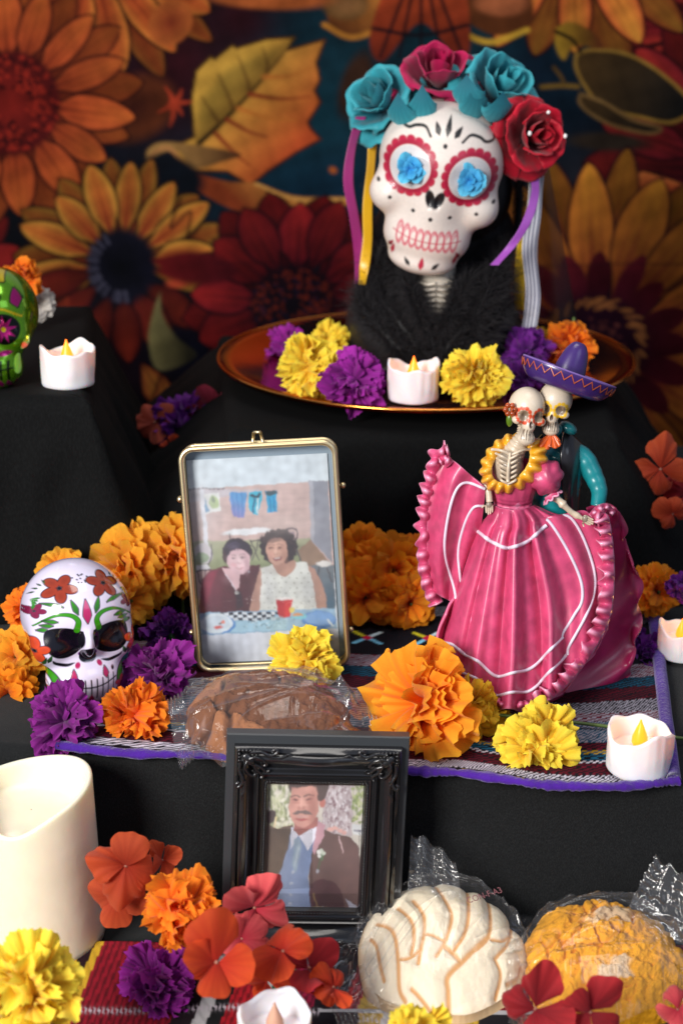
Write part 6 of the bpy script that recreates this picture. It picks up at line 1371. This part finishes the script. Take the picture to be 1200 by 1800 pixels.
def brown_bread():
    c0 = Wz(470, 1262, Z2+.016); Dm = Dome(c0.x, c0.y, Z2+.012, .0500, .022, .66, tilt=(-.03, .35))
    root = thing('brown_sugar_bread', 'cracked brown sweet bread in a wrinkled clear bag between the two frames', 'sweet bread', (Dm.c[0], Dm.c[1], Z2+.003))
    def disp(X, Y, Q, A):
        x, y = X-Dm.c[0], Y-Dm.c[1]; wx = x+.0026*fbm(x, y, 200, 2, 2); wy = y+.0026*fbm(x, y, 200, 7, 2)
        F1, F2, I, rv = worley(wx, wy, 26, .055, 15); e = F2-F1; mk = sm(-.1, .5, fbm(X, Y, 70, 78, 2)); h = (.0045*sm(0, .0035, e)-.0035)*mk+.0032*(rv[I]-.5)*sm(0, .004, e)+.0016*fbm(X, Y, 420, 9, 4)
        base = np.array(s(150, 98, 64)); dk = np.array(s(66, 38, 24)); b2 = np.array(s(108, 66, 42)); t = (1-(1-sm(0, .0025, e))*mk*.9)[..., None]; k = sm(.3, .7, rv[I])[..., None]; c_ = dk*(1-t)+(base*k+b2*(1-k))*t
        m_ = fbm(X, Y, 130, 33, 3); w_ = (sm(.6, .9, m_))[..., None]*.6; c_ = c_*(1-w_)+np.array(s(180, 150, 140))*w_; return h, c_*(1+.12*fbm(X, Y, 300, 4))[..., None]  # pale patches: glare of the film painted into the crust colour
    dome_mesh(Dm, 200, 360, disp).build('bread', mat('brown_crust', (1, 1, 1), .85, attr=True, bump=.7, bscale=450, bdist=.001, spec=.12), root, world=True)
    W2 = lambda px, py, z=Z2+.008: Wz(px, py, z)[:2]
    film('bag', root, (W2(318, 1262), W2(640, 1222), W2(650, 1322), W2(345, 1352)), Dm, zg=Z2+.006, seed=24, crinkle=.003, flapz=(.004, .004), clear=.0035)
white_bread(); yellow_bread(); brown_bread()
# ================================================================ THE DANCING COUPLE
def dancers():
    YF = .915
    gp = Wy(940, 1240, YF); base = Vector((gp.x, YF, Z2+.003))
    root = thing('dancing_couple_figurine', 'resin figurine of a dancing skeleton couple, pink ruffled dress and purple sombrero', 'figurine', base)
    def Q(px, py, dy=0): return np.array(Wy(px, py, YF+dy)-base)
    K = (1080/FPX)*0+depth(Wy(940, 1000, YF))/FPX          # metres per picture pixel
    def resin(name, col, rough=.3, noise=.12, coat=.4, dark=.55, attr=False, edge=None):
        """painted resin: the antiquing wash sits in the hollows (pointiness), a pale dry-brush on the ridges"""
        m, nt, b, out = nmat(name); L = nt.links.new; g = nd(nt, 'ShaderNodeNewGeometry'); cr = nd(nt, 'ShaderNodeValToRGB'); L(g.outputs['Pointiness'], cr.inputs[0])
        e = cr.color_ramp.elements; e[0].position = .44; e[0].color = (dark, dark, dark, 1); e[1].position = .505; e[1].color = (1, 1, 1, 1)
        tc = nd(nt, 'ShaderNodeTexCoord'); nz = nd(nt, 'ShaderNodeTexNoise', Scale=120, Detail=5); L(tc.outputs['Object'], nz.inputs[0]); mr = nd(nt, 'ShaderNodeMapRange'); L(nz.outputs[0], mr.inputs[0]); mr.inputs[1].default_value = .3; mr.inputs[2].default_value = .7; mr.inputs[3].default_value = 1-noise; mr.inputs[4].default_value = 1+noise
        mx = nd(nt, 'ShaderNodeMix', data_type='RGBA', blend_type='MULTIPLY'); mx.inputs[0].default_value = 1; mx.inputs[6].default_value = (*col, 1)
        if attr: a = nd(nt, 'ShaderNodeAttribute', attribute_name='Col'); L(a.outputs['Color'], mx.inputs[6])
        L(cr.outputs[0], mx.inputs[7]); m2 = nd(nt, 'ShaderNodeMix', data_type='RGBA', blend_type='MULTIPLY'); m2.inputs[0].default_value = 1; L(mx.outputs[2], m2.inputs[6]); L(mr.outputs[0], m2.inputs[7]); src = m2.outputs[2]
        if edge is not None:
            c2 = nd(nt, 'ShaderNodeValToRGB'); L(g.outputs['Pointiness'], c2.inputs[0]); c2.color_ramp.elements[0].position = .52; c2.color_ramp.elements[1].position = .60; c2.color_ramp.elements[1].color = (.75, .75, .75, 1)
            m3 = nd(nt, 'ShaderNodeMix', data_type='RGBA'); L(c2.outputs[0], m3.inputs[0]); L(src, m3.inputs[6]); m3.inputs[7].default_value = (*edge, 1); src = m3.outputs[2]
        L(src, b.inputs['Base Color']); b.inputs['Roughness'].default_value = rough; b.inputs['Coat Weight'].default_value = coat; b.inputs['Coat Roughness'].default_value = .2
        bp = nd(nt, 'ShaderNodeBump', Strength=.15, Distance=.0006); L(nz.outputs[0], bp.inputs['Height']); L(bp.outputs[0], b.inputs['Normal']); return m
    s = srgb
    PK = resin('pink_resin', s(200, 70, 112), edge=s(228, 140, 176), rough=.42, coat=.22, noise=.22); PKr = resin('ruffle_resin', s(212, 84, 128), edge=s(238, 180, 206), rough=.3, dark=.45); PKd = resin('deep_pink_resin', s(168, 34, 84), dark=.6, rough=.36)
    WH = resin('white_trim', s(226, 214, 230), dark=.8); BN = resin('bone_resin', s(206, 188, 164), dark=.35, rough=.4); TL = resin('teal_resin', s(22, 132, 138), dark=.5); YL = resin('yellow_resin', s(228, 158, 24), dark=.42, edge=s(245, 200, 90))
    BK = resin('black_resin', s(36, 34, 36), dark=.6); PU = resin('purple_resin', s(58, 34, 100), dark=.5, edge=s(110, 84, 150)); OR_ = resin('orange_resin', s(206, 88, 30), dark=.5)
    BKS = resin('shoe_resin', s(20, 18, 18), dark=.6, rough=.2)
    # ---- sheets given by rows of picture points with depth
    def sheet(rows, n, m, fold=None):
        """rows: list of polylines [(px,py,dy)...]; lofted to n x m"""
        R = [spline(r_, m) for r_ in rows]; P = spline(np.array(R).reshape(len(R), -1), n).reshape(n, m, 3)
        if fold is not None:
            U, V = np.meshgrid(np.linspace(0, 1, m), np.linspace(0, 1, n)); P = P+fold(U, V)
        d = P[..., 2]; out = np.zeros(P.shape)
        u = (P[..., 0]-600)/FPX; v = (P[..., 1]-900)/FPX; yy = YF+d; t = yy/(CP-v*SP)
        out[..., 0] = u*t; out[..., 1] = yy; out[..., 2] = (-SP-v*CP)*t+CAMZ
        return out-np.array(base)
    # front skirt: rows run from waist to hem, columns from left to right
    W_ = [(868, 888, .000), (880, 893, -.010), (898, 896, -.014), (916, 895, -.012), (932, 891, -.004), (938, 889, .002)]
    HP = [(839, 932, .004), (862, 948, -.016), (893, 958, -.024), (930, 948, -.018), (966, 926, -.008), (1034, 903, .000)]
    W2_ = [(856, 908, .003), (874, 918, -.014), (900, 924, -.019), (928, 918, -.014), (954, 908, -.006), (986, 907, .000)]
    M1 = [(800, 1045, .004), (836, 1060, -.024), (885, 1078, -.036), (945, 1068, -.030), (1010, 1030, -.014), (1064, 985, -.002)]
    M2_ = [(778, 1120, .004), (820, 1145, -.030), (880, 1172, -.044), (948, 1160, -.038), (1012, 1118, -.022), (1070, 1062, -.006)]
    H_ = [(772, 1172, .006), (812, 1210, -.032), (874, 1246, -.048), (945, 1246, -.042), (1012, 1190, -.026), (1066, 1110, -.008)]
    def fold(U, V):
        F_ = np.zeros(U.shape+(3,)); a = .0060*V**.8*(np.sin(U*PI))**.5
        F_[..., 2] = a*(np.sin(U*34+.6+1.2*V)+.45*np.sin(U*61+2))
        k = np.exp(-((U-.62)/.03)**2)*V; F_[..., 2] += .006*k
        F_[..., 1] = 5*V**3*np.sin(U*34+1.5)
        return F_
    SK = sheet([W_, W2_, HP, M1, M2_, H_], 110, 260, fold)
    o = MB().grid(SK).build('front_skirt', PK, root); thick(o, .0014)
    def at(P, u, v):
        n, m = P.shape[:2]; y, x = min(max(v, 0), .9999)*(n-1), min(max(u, 0), .9999)*(m-1); i, j = int(y), int(x); f, g = y-i, x-j
        return P[i, j]*(1-f)*(1-g)+P[i+1, j]*f*(1-g)+P[i, j+1]*(1-f)*g+P[i+1, j+1]*f*g+np.array([0, -.0009, 0])
    def trim(P, uv, w=2.4, name='white_trim', n=70):
        c_ = spline(uv, n); b = MB(); b.tube([at(P, *q) for q in c_], w*1.15*K, 7, squash=1.2); b.build(name, WH, root)
    trim(SK, [(.01, .40), (.2, .405), (.4, .41), (.6, .40), (.78, .38)], 3.2)
    trim(SK, [(.02, .81), (.2, .81), (.4, .835), (.6, .80), (.72, .755)], 2.6); trim(SK, [(.02, .90), (.2, .90), (.4, .925), (.6, .89), (.75, .835)], 2.6)
    trim(SK, [(.80, .30), (.83, .50), (.83, .66), (.78, .70), (.725, .735), (.715, .76)], 2.4); trim(SK, [(.91, .30), (.925, .50), (.91, .66), (.84, .76), (.76, .81), (.75, .84)], 2.4)
    # left wing, held up
    LW = sheet([[(775, 797, .012), (800, 812, .006), (830, 838, -.002), (852, 856, -.004)], [(764, 840, .010), (790, 850, .002), (822, 868, -.002), (850, 884, -.002)], [(752, 905, .008), (782, 915, .000), (815, 925, .0), (842, 935, .004)],
                [(752, 975, .008), (776, 985, .000), (805, 990, .004), (826, 995, .010)], [(764, 1040, .010), (782, 1052, .004), (798, 1058, .006), (812, 1060, .012)]], 90, 70,
               lambda U, V: np.stack([0*U, 0*U, .004*np.sin(U*11+V*3)*np.sin(PI*U)], -1))
    o = MB().grid(LW).build('left_skirt_wing', PK, root); thick(o, .0016)
    trim(LW, [(.98, .03), (.62, .12), (.44, .3), (.36, .55), (.42, .75), (.70, .97)], 2.4); trim(LW, [(.99, .28), (.80, .34), (.66, .5), (.64, .7), (.86, .93)], 2.2)
    # lower left edge turned forward
    LE = sheet([[(800, 1048, .004), (790, 1062, .0), (783, 1080, -.004)], [(784, 1090, .004), (772, 1105, .0), (768, 1120, -.004)], [(776, 1130, .006), (770, 1150, .002), (772, 1176, -.004)]], 30, 20)
    o = MB().grid(LE).build('skirt_edge', PK, root); thick(o, .0016)
    # back of the skirt, behind on the right, down to the floor
    BS = sheet([[(1030, 893, .014), (1062, 884, .012), (1084, 896, .012), (1092, 915, .016)], [(1036, 950, .020), (1070, 945, .020), (1095, 950, .020), (1104, 975, .022)], [(1040, 1020, .020), (1080, 1025, .024), (1112, 1030, .026), (1126, 1035, .026)],
                [(1030, 1090, .012), (1070, 1100, .022), (1105, 1100, .026), (1120, 1108, .026)], [(1000, 1160, .004), (1050, 1170, .014), (1095, 1170, .020), (1110, 1168, .022)], [(965, 1225, -.006), (1010, 1232, .002), (1056, 1222, .010), (1084, 1212, .014)], [(930, 1252, -.016), (980, 1254, -.008), (1022, 1243, .000), (1060, 1222, .010)]], 120, 80,
               lambda U, V: np.stack([(4*np.sin(V*44)+3*np.sin(V*27+1))*sm(.75, 1, U), 3*np.sin(V*40)*sm(.8, 1, U), .003*np.sin(V*19+U*6)+.004*np.sin(V*44+1)*sm(.6, 1, U)], -1))
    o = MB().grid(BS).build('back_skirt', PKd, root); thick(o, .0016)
    # inner fill so nothing shows through: dark underskirt
    b = MB(); prof = [(.020, .001), (.034, .002), (.030, .02), (.022, .05), (.012, .075), (.010, .09)]
    c_ = Q(905, 1235, .004); b.lathe([(r_, z_) for r_, z_ in prof], 32, loc=(c_[0], c_[1]+.004, 0)); b.build('underskirt', PKd, root)
    # ---- ruffles along edges
    def ruffle(pts, w, waves, amp, name='ruffle', side=1, m=PKr, nn=None, wj=.2, sd=0, lift=-.004):
        r = np.random.default_rng(sd); nn = nn or int(waves*14); c_ = spline(pts, nn); T = np.gradient(c_[:, :2], axis=0); T /= np.linalg.norm(T, axis=1)[:, None]; N = np.stack([T[:, 1], -T[:, 0]], 1)*side
        s_ = np.linspace(0, 1, nn); ph = s_*waves*2*PI+1.2*np.sin(s_*waves*1.3+r.uniform(0, 6)); k = np.linspace(0, 1, 12); wl = w*(1+wj*np.sin(s_*waves*2.3*PI+1)+.12*np.sin(ph))
        P = np.zeros((nn, 12, 3))
        for j, t in enumerate(k):
            P[:, j, :2] = c_[:, :2]+N*(wl*t)[:, None]+T*(4*t*np.sin(ph+1.2))[:, None]*.5
            P[:, j, 2] = c_[:, 2]+amp*(.35+t)*np.sin(ph)*.75+lift*math.sin(t*PI)+amp*.25*np.sin(2*ph+1)*t
        d = P[..., 2]; u = (P[..., 0]-600)/FPX; v = (P[..., 1]-900)/FPX; yy = YF+d; t = yy/(CP-v*SP); O = np.stack([u*t, yy, (-SP-v*CP)*t+CAMZ], -1)-np.array(base)
        o = MB().grid(O).build(name, m, root); thick(o, .0011); return o
    ruffle([(790, 800, .008), (776, 806, .010), (768, 835, .010), (759, 870, .010), (755, 905, .010), (754, 950, .010), (756, 990, .010), (764, 1030, .012), (778, 1058, .010)][::-1], 21, 12, .0046, side=1, sd=1, wj=.2)
    ruffle([(795, 812, .004), (785, 800, .006), (770, 806, .008)][::-1], 12, 2, .003, side=-1, sd=9)
    ruffle([(1042, 896, -.004), (1066, 905, -.006), (1074, 940, -.004), (1078, 985, -.006), (1078, 1030, -.010), (1072, 1080, -.012), (1056, 1120, -.018), (1032, 1160, -.024), (1004, 1196, -.032), (972, 1226, -.040), (946, 1240, -.046)], 24, 16, .0062, side=-1, sd=2, lift=-.003)
    ruffle([(1034, 905, -.002), (1048, 890, -.004), (1066, 886, .0), (1080, 900, .006)], 12, 4, .004, side=-1, sd=3)
    ruffle([(948, 1244, -.044), (915, 1246, -.046), (885, 1244, -.048), (850, 1230, -.042), (812, 1204, -.032), (774, 1172, .002)], 12, 13, .0022, side=-1, m=PK, sd=4)
    # ---- bodice
    rows = []
    for py, cx, hw, dd in ((815, 902, 46, .013), (832, 903, 45, .0145), (850, 903, 41, .014), (868, 902, 36, .012), (884, 901, 33, .011), (896, 901, 36, .012)):
        c_ = Q(cx, py, .004); a = np.linspace(0, 2*PI, 48, endpoint=False); wr = 1+.025*np.sin(a*17+py*.3)*(py > 840)
        rows.append(np.stack([c_[0]+hw*K*np.cos(a)*wr, c_[1]+dd*np.sin(a)*wr, c_[2]+0*a], -1))
    R_ = spline(np.array(rows).reshape(6, -1), 36).reshape(36, 48, 3); R_[..., 2] += .0005*np.sin(np.arange(36)*2.2)[:, None]*(np.arange(36) > 20)[:, None]
    MB().grid(R_[:, ::-1], cv=True).build('bodice', PK, root)
    # chest with ribs
    ch = MB(); ch.ell(Q(893, 822, -.004), (26*K, .010, 32*K), nu=20, nv=24)
    for k in range(6):
        y0 = 803+k*8.5
        for sx in (-1, 1): ch.tube(spline([Q(893, y0+5, -.0155), Q(893+12*sx, y0-1, -.0165), Q(893+(22-k*2)*sx, y0-6, -.010)], 10), 2.3*K, 6)
    ch.tube(spline([Q(896, 796, -.013), Q(893, 820, -.0172), Q(892, 846, -.0165)], 10), [2.6*K]*5+[3.2*K]*5, 7)
    for sx in (-1, 1): ch.tube(spline([Q(898, 800, -.013), Q(898+18*sx, 792, -.013), Q(898+34*sx, 790, -.006)], 8), 2.6*K, 6)
    ch.build('rib_cage', BN, root)
    # yellow collar ruffle, an oval loop
    n = 300; a = np.linspace(0, 2*PI, n, endpoint=False); rad_ = np.linspace(0, 1, 9); P = np.zeros((n, 9, 3))
    for j, t in enumerate(rad_):
        wv = np.sin(a*17)
        ax_, ay_ = 33+18*t+2.5*t*wv, 33+19*t+2.5*t*wv
        x = 897+ax_*np.cos(a)*1.02+10*np.maximum(np.cos(a), 0)*t+6*np.sin(a)*-1*.6; y = 814+ay_*np.sin(a)*.98-12*np.cos(a)*.9
        d = -.013+.016*(np.sin(a) < 0)*np.abs(np.sin(a))+(.0045*t)*1-.0022*t*wv-.003*np.sin(t*PI)
        u = (x-600)/FPX; v = (y-900)/FPX; yy = YF+d; tt = yy/(CP-v*SP); P[:, j] = np.stack([u*tt, yy, (-SP-v*CP)*tt+CAMZ], -1)-np.array(base)
    o = MB().grid(P, cu=True).build('collar_ruffle', YL, root); thick(o, .0012)
    # neck
    b = MB(); pts = spline([Q(900, 800, .0), Q(910, 782, -.002), Q(919, 764, -.002), Q(922, 750, .0)], 40); b.tube(pts, [(20-8*min(1, i/24)+1.1*math.sin(i*1.5))*K for i in range(40)], 18); b.build('neck', BN, root)
    # ---- heads
    def head(px, py, dy, wpx, rot, rings, name, jaw=1.0):
        def painter(x, z, y):
            p = Paint(x, z, s(214, 198, 176), .012); DKc = s(84, 58, 40)
            for sx in (-1, 1):
                for k in range(10):
                    aa = 2*PI*k/10; p.ell(.21*sx+.165*math.cos(aa), .06+.165*math.sin(aa), .055, .045, rings, aa+PI/2)
                p.ell(.21*sx, .06, .125, .12, s(150, 130, 106), inner=s(96, 74, 56))
            p.ell(0, -.12, .05, .08, DKc)
            for k in range(-3, 4): p.line([(k*.062, -.25), (k*.06, -.46)], .010, DKc)
            p.line([(-.22, -.36), (0, -.37), (.22, -.36)], .012, DKc); p.line([(-.3, -.1), (-.26, -.25), (-.3, -.4)], .012, DKc, op=.6); p.line([(.3, -.1), (.26, -.25), (.3, -.4)], .012, DKc, op=.6)
            return p.c
        Wm = wpx*K; me = make_skull('small', painter, 110, 170, front=1.1); o = me.build(name, resin(name+'_resin', (1, 1, 1), dark=.4, attr=True, rough=.4), root)
        o.scale = (Wm, Wm*.95, Wm*1.16*jaw); o.location = Q(px, py, dy); o.rotation_euler = rot; return o
    head(925, 732, -.006, 66, Euler((math.radians(-4), math.radians(9), math.radians(12))), s(206, 74, 34), 'lady_head')
    head(973, 718, .002, 62, Euler((math.radians(2), math.radians(5), math.radians(-14))), s(236, 186, 40), 'man_head')
    # her hair flower and leaf
    b = MB()
    for k in range(6): aa = k*PI/3; c_ = Q(896+8*math.cos(aa), 720+8*math.sin(aa), -.012); b.ell(c_, (5*K, .0016, 5*K), nu=8, nv=10)
    b.ell(Q(899, 720, -.013), (3*K, .002, 3*K), nu=8, nv=8); b.build('hair_flower', OR_, root)
    b = MB(); b.ell(Q(895, 738, -.003), (6*K, .002, 12*K), nu=10, nv=10); b.build('hair_leaf', resin('leaf_resin', s(110, 150, 30)), root)
    b = MB(); b.ell(Q(925, 702, .004), (28*K, .011, 18*K), nu=12, nv=16); b.build('hair', resin('hair_resin', s(110, 96, 74), dark=.4), root)
    # ---- sombrero
    cz = Q(990, 680, .004); q = Euler((math.radians(-10), math.radians(20), 0)).to_matrix(); b = MB()
    Rb = 81*K
    prof = [(.001, .98), (.09, .97), (.17, .91), (.25, .76), (.31, .52), (.35, .28), (.39, .10), (.50, .015), (.68, .0), (.84, .06), (.95, .20), (1.0, .33), (1.02, .35), (1.035, .33), (1.02, .26), (.93, .10), (.80, -.03), (.60, -.07), (.38, -.05), (.30, .0), (.001, .02)]
    pr = spline(prof, 70); b.lathe([(max(r_, .0005)*Rb, z_*Rb) for r_, z_ in pr][::-1], 80); V = np.concatenate(b.V); V[:, 1] *= .80; crown = V[:, 2] > .10*Rb
    b.V = [V@np.array(q).T]; o = b.build('sombrero', PU, root); o.location = cz
    def onb(a, r_, z_): return cz+np.array(q@Vector((r_*Rb*math.cos(a), r_*Rb*math.sin(a)*.80, z_*Rb)))
    b = MB(); pts = []
    for k in range(57):
        a = 2*PI*k/56; hi = k % 2; pts.append(onb(a, 1.030 if hi else .985, .30 if hi else .155))
    b.tube(pts, 1.5*K, 6); b.build('zigzag_braid', resin('braid_resin', s(178, 84, 50)), root)
    b = MB(); b.tube([onb(a, 1.022, .348) for a in np.linspace(0, 2*PI, 72, endpoint=False)], 1.6*K, 6, closed=True); b.build('brim_edge', resin('brim_resin', s(120, 90, 160)), root)
    # ---- his body: teal shirt, black waistcoat, bow
    b = MB(); rows = []
    for py, cx, hw, dd in ((768, 985, 16, .009), (784, 986, 28, .011), (800, 985, 40, .013), (840, 978, 44, .014), (880, 972, 42, .014), (920, 970, 40, .014), (940, 970, 40, .014)):
        c_ = Q(cx, py, .022); a = np.linspace(0, 2*PI, 40, endpoint=False); rows.append(np.stack([c_[0]+hw*K*np.cos(a), c_[1]+dd*np.sin(a), c_[2]+0*a], -1))
    R_ = spline(np.array(rows).reshape(7, -1), 40).reshape(40, 40, 3); R_ += .0006*np.sin(R_[..., 2:3]*900+R_[..., :1]*500)*np.array([1, 1, 0])
    MB().grid(R_[:, ::-1], cv=True).build('shirt', TL, root)
    c_ = Q(975, 1100, .02); b = MB(); b.tube([Q(970, 930, .022), Q(985, 1050, .024), Q(1030, 1180, .024)], [34*K, 30*K, 22*K], 18); b.build('trousers', BK, root)
    VS = sheet([[(990, 760, .012), (1005, 766, .014), (1022, 782, .022)], [(984, 800, .004), (1004, 800, .006), (1024, 806, .020)], [(986, 840, .004), (1004, 842, .006), (1018, 845, .020)], [(990, 880, .006), (1002, 884, .008), (1014, 884, .020)], [(996, 905, .008), (1004, 905, .010), (1012, 905, .020)]], 40, 16); o = MB().grid(VS).build('waistcoat', BK, root); thick(o, .002)
    VS = sheet([[(952, 764, .006), (944, 772, .004), (938, 782, .004)], [(954, 780, .004), (946, 788, .002), (940, 796, .002)], [(954, 800, .004), (948, 806, .002), (942, 810, .002)]], 30, 10); o = MB().grid(VS).build('waistcoat', BK, root); thick(o, .002)
    b = MB()
    for sx, (cx, cy) in ((-1, (972, 758)), (1, (998, 752))): b.ell(Q(cx, cy, .006+.004*(sx > 0)), (17*K, .006, 10*K), R=Euler((0, .5*sx, 0)).to_matrix(), nu=12, nv=16)
    b.build('shirt_collar', TL, root)
    def fan(p0, pts, name, m, nf=5):
        for_ = MB(); P = np.zeros((14, 30, 3)); e = spline(pts, 30)
        for i, t in enumerate(np.linspace(0, 1, 14)): P[i] = np.array(p0)+(e-np.array(p0))*t; P[i, :, 2] += .0014*t*np.sin(np.linspace(0, nf*2*PI, 30))
        u = (P[..., 0]-600)/FPX; v = (P[..., 1]-900)/FPX; yy = YF+P[..., 2]; t = yy/(CP-v*SP); O = np.stack([u*t, yy, (-SP-v*CP)*t+CAMZ], -1)-np.array(base); o = for_.grid(O).build(name, m, root); thick(o, .0018)
    fan((968, 762, -.002), [(946, 778, -.004), (950, 788, -.005), (962, 790, -.006), (966, 782, -.005)], 'bow', OR_, 3); fan((970, 762, -.002), [(968, 786, -.006), (978, 788, -.006), (984, 782, -.005), (980, 772, -.004)], 'bow', OR_, 3)
    # his sleeve
    b = MB(); pts = spline([Q(1006, 792, .020), Q(1026, 806, .018), Q(1042, 836, .014), Q(1052, 862, .010), Q(1050, 888, .008)], 40)
    b.tube(pts, [(17+2*math.sin(i*.12)+.35*math.sin(i*1.1+.5)*(8 < i < 30)-i*.06)*K for i in range(40)], 18); b.ell(Q(1008, 796, .022), (19*K, .008, 17*K)); b.build('sleeve', TL, root)
    # her puffed sleeve, its frill, forearm bones and hand
    b = MB(); b.ell(Q(958, 838, -.004), (29*K, .012, 31*K), nu=30, nv=44, warp=lambda P, D: P*(1+.07*np.sin(9*np.arctan2(D[..., 2], D[..., 0]))*(1-np.abs(D[..., 1]))+.05*np.sin(7*D[..., 0]+4*D[..., 2]))[..., None]); b.build('puffed_sleeve', PK, root)
    b = MB(); a = np.linspace(0, 2*PI, 120); cc = Q(966, 868, -.006); ax_ = np.array(orient((.6, -.25, -.75)).to_matrix())
    P = np.array([[cc+ax_@np.array([(10+9*t+1.5*t*math.sin(9*q_))*K*math.cos(q_), (10+9*t+1.5*t*math.sin(9*q_))*K*math.sin(q_), (8*math.sin(t*2.2)+2*math.sin(9*q_)*t)*K]) for t in np.linspace(0, 1, 7)] for q_ in a]); o = b.grid(P).build('sleeve_frill', PKr, root); thick(o, .001)
    b = MB(); pts = spline([Q(968, 870, -.006), Q(982, 880, -.008), Q(992, 890, -.009), Q(1006, 902, -.009), Q(1024, 912, -.010)], 30); b.tube(pts, [(9, 8.5, 8, 7.5, 7, 6.6, 6.4, 6.2, 6.2, 6.4, 7, 7.6, 8, 7, 6, 5.5, 5.2, 5, 5, 5, 5, 5, 5.2, 5.6, 6, 6, 5, 4, 3.4, 3)[i]*K for i in range(30)], 10); b.build('forearm', BN, root)
    def hand(P0, dirv, side, name, sc=1.0):
        b = MB(); b.ell(P0, (6*K*sc, .0016, 7*K*sc), nu=10, nv=12); d = Vector(dirv).normalized(); sv = Vector(side).normalized()
        for k, (o_, l) in enumerate(((-1.5, 13), (-.5, 16), (.5, 15), (1.5, 12))):
            st = Vector(P0)+sv*o_*3.4*K*sc; b.tube([st, st+d*l*.5*K*sc+Vector((0, -.0012, 0)), st+d*l*K*sc], [2.1*K*sc, 2.0*K*sc, 1.3*K*sc], 6)
        st = Vector(P0)+sv*-2.0*4*K*sc; b.tube([st, st-sv*5*K*sc+d*5*K*sc], [2*K*sc, 1.4*K*sc], 6); b.build(name, BN, root)
    hand(Q(1028, 912, -.011), (.9, 0, -.5), (.5, 0, .9), 'hand')
    b = MB(); b.tube(spline([Q(852, 850, .0), Q(858, 864, -.003), Q(860, 882, -.005)], 10), 6*K, 8); b.build('forearm', BN, root)
    hand(Q(859, 888, -.006), (.05, -.1, -1), (1, 0, 0), 'hand')
    # shoe and trouser hem at the back
    b = MB(); b.ell(Q(1052, 1238, .004), (42*K, .016, 17*K), R=Euler((0, math.radians(14), 0)).to_matrix(), nu=18, nv=26); b.ell(Q(1086, 1226, .012), (24*K, .013, 26*K), nu=14, nv=20)
    for k in range(3): b.tube(spline([Q(1036+k*7, 1228, -.011), Q(1040+k*7, 1236, -.0125), Q(1036+k*7, 1246, -.010)], 6), 1.6*K, 5)
    b.build('shoe', BKS, root)
dancers()
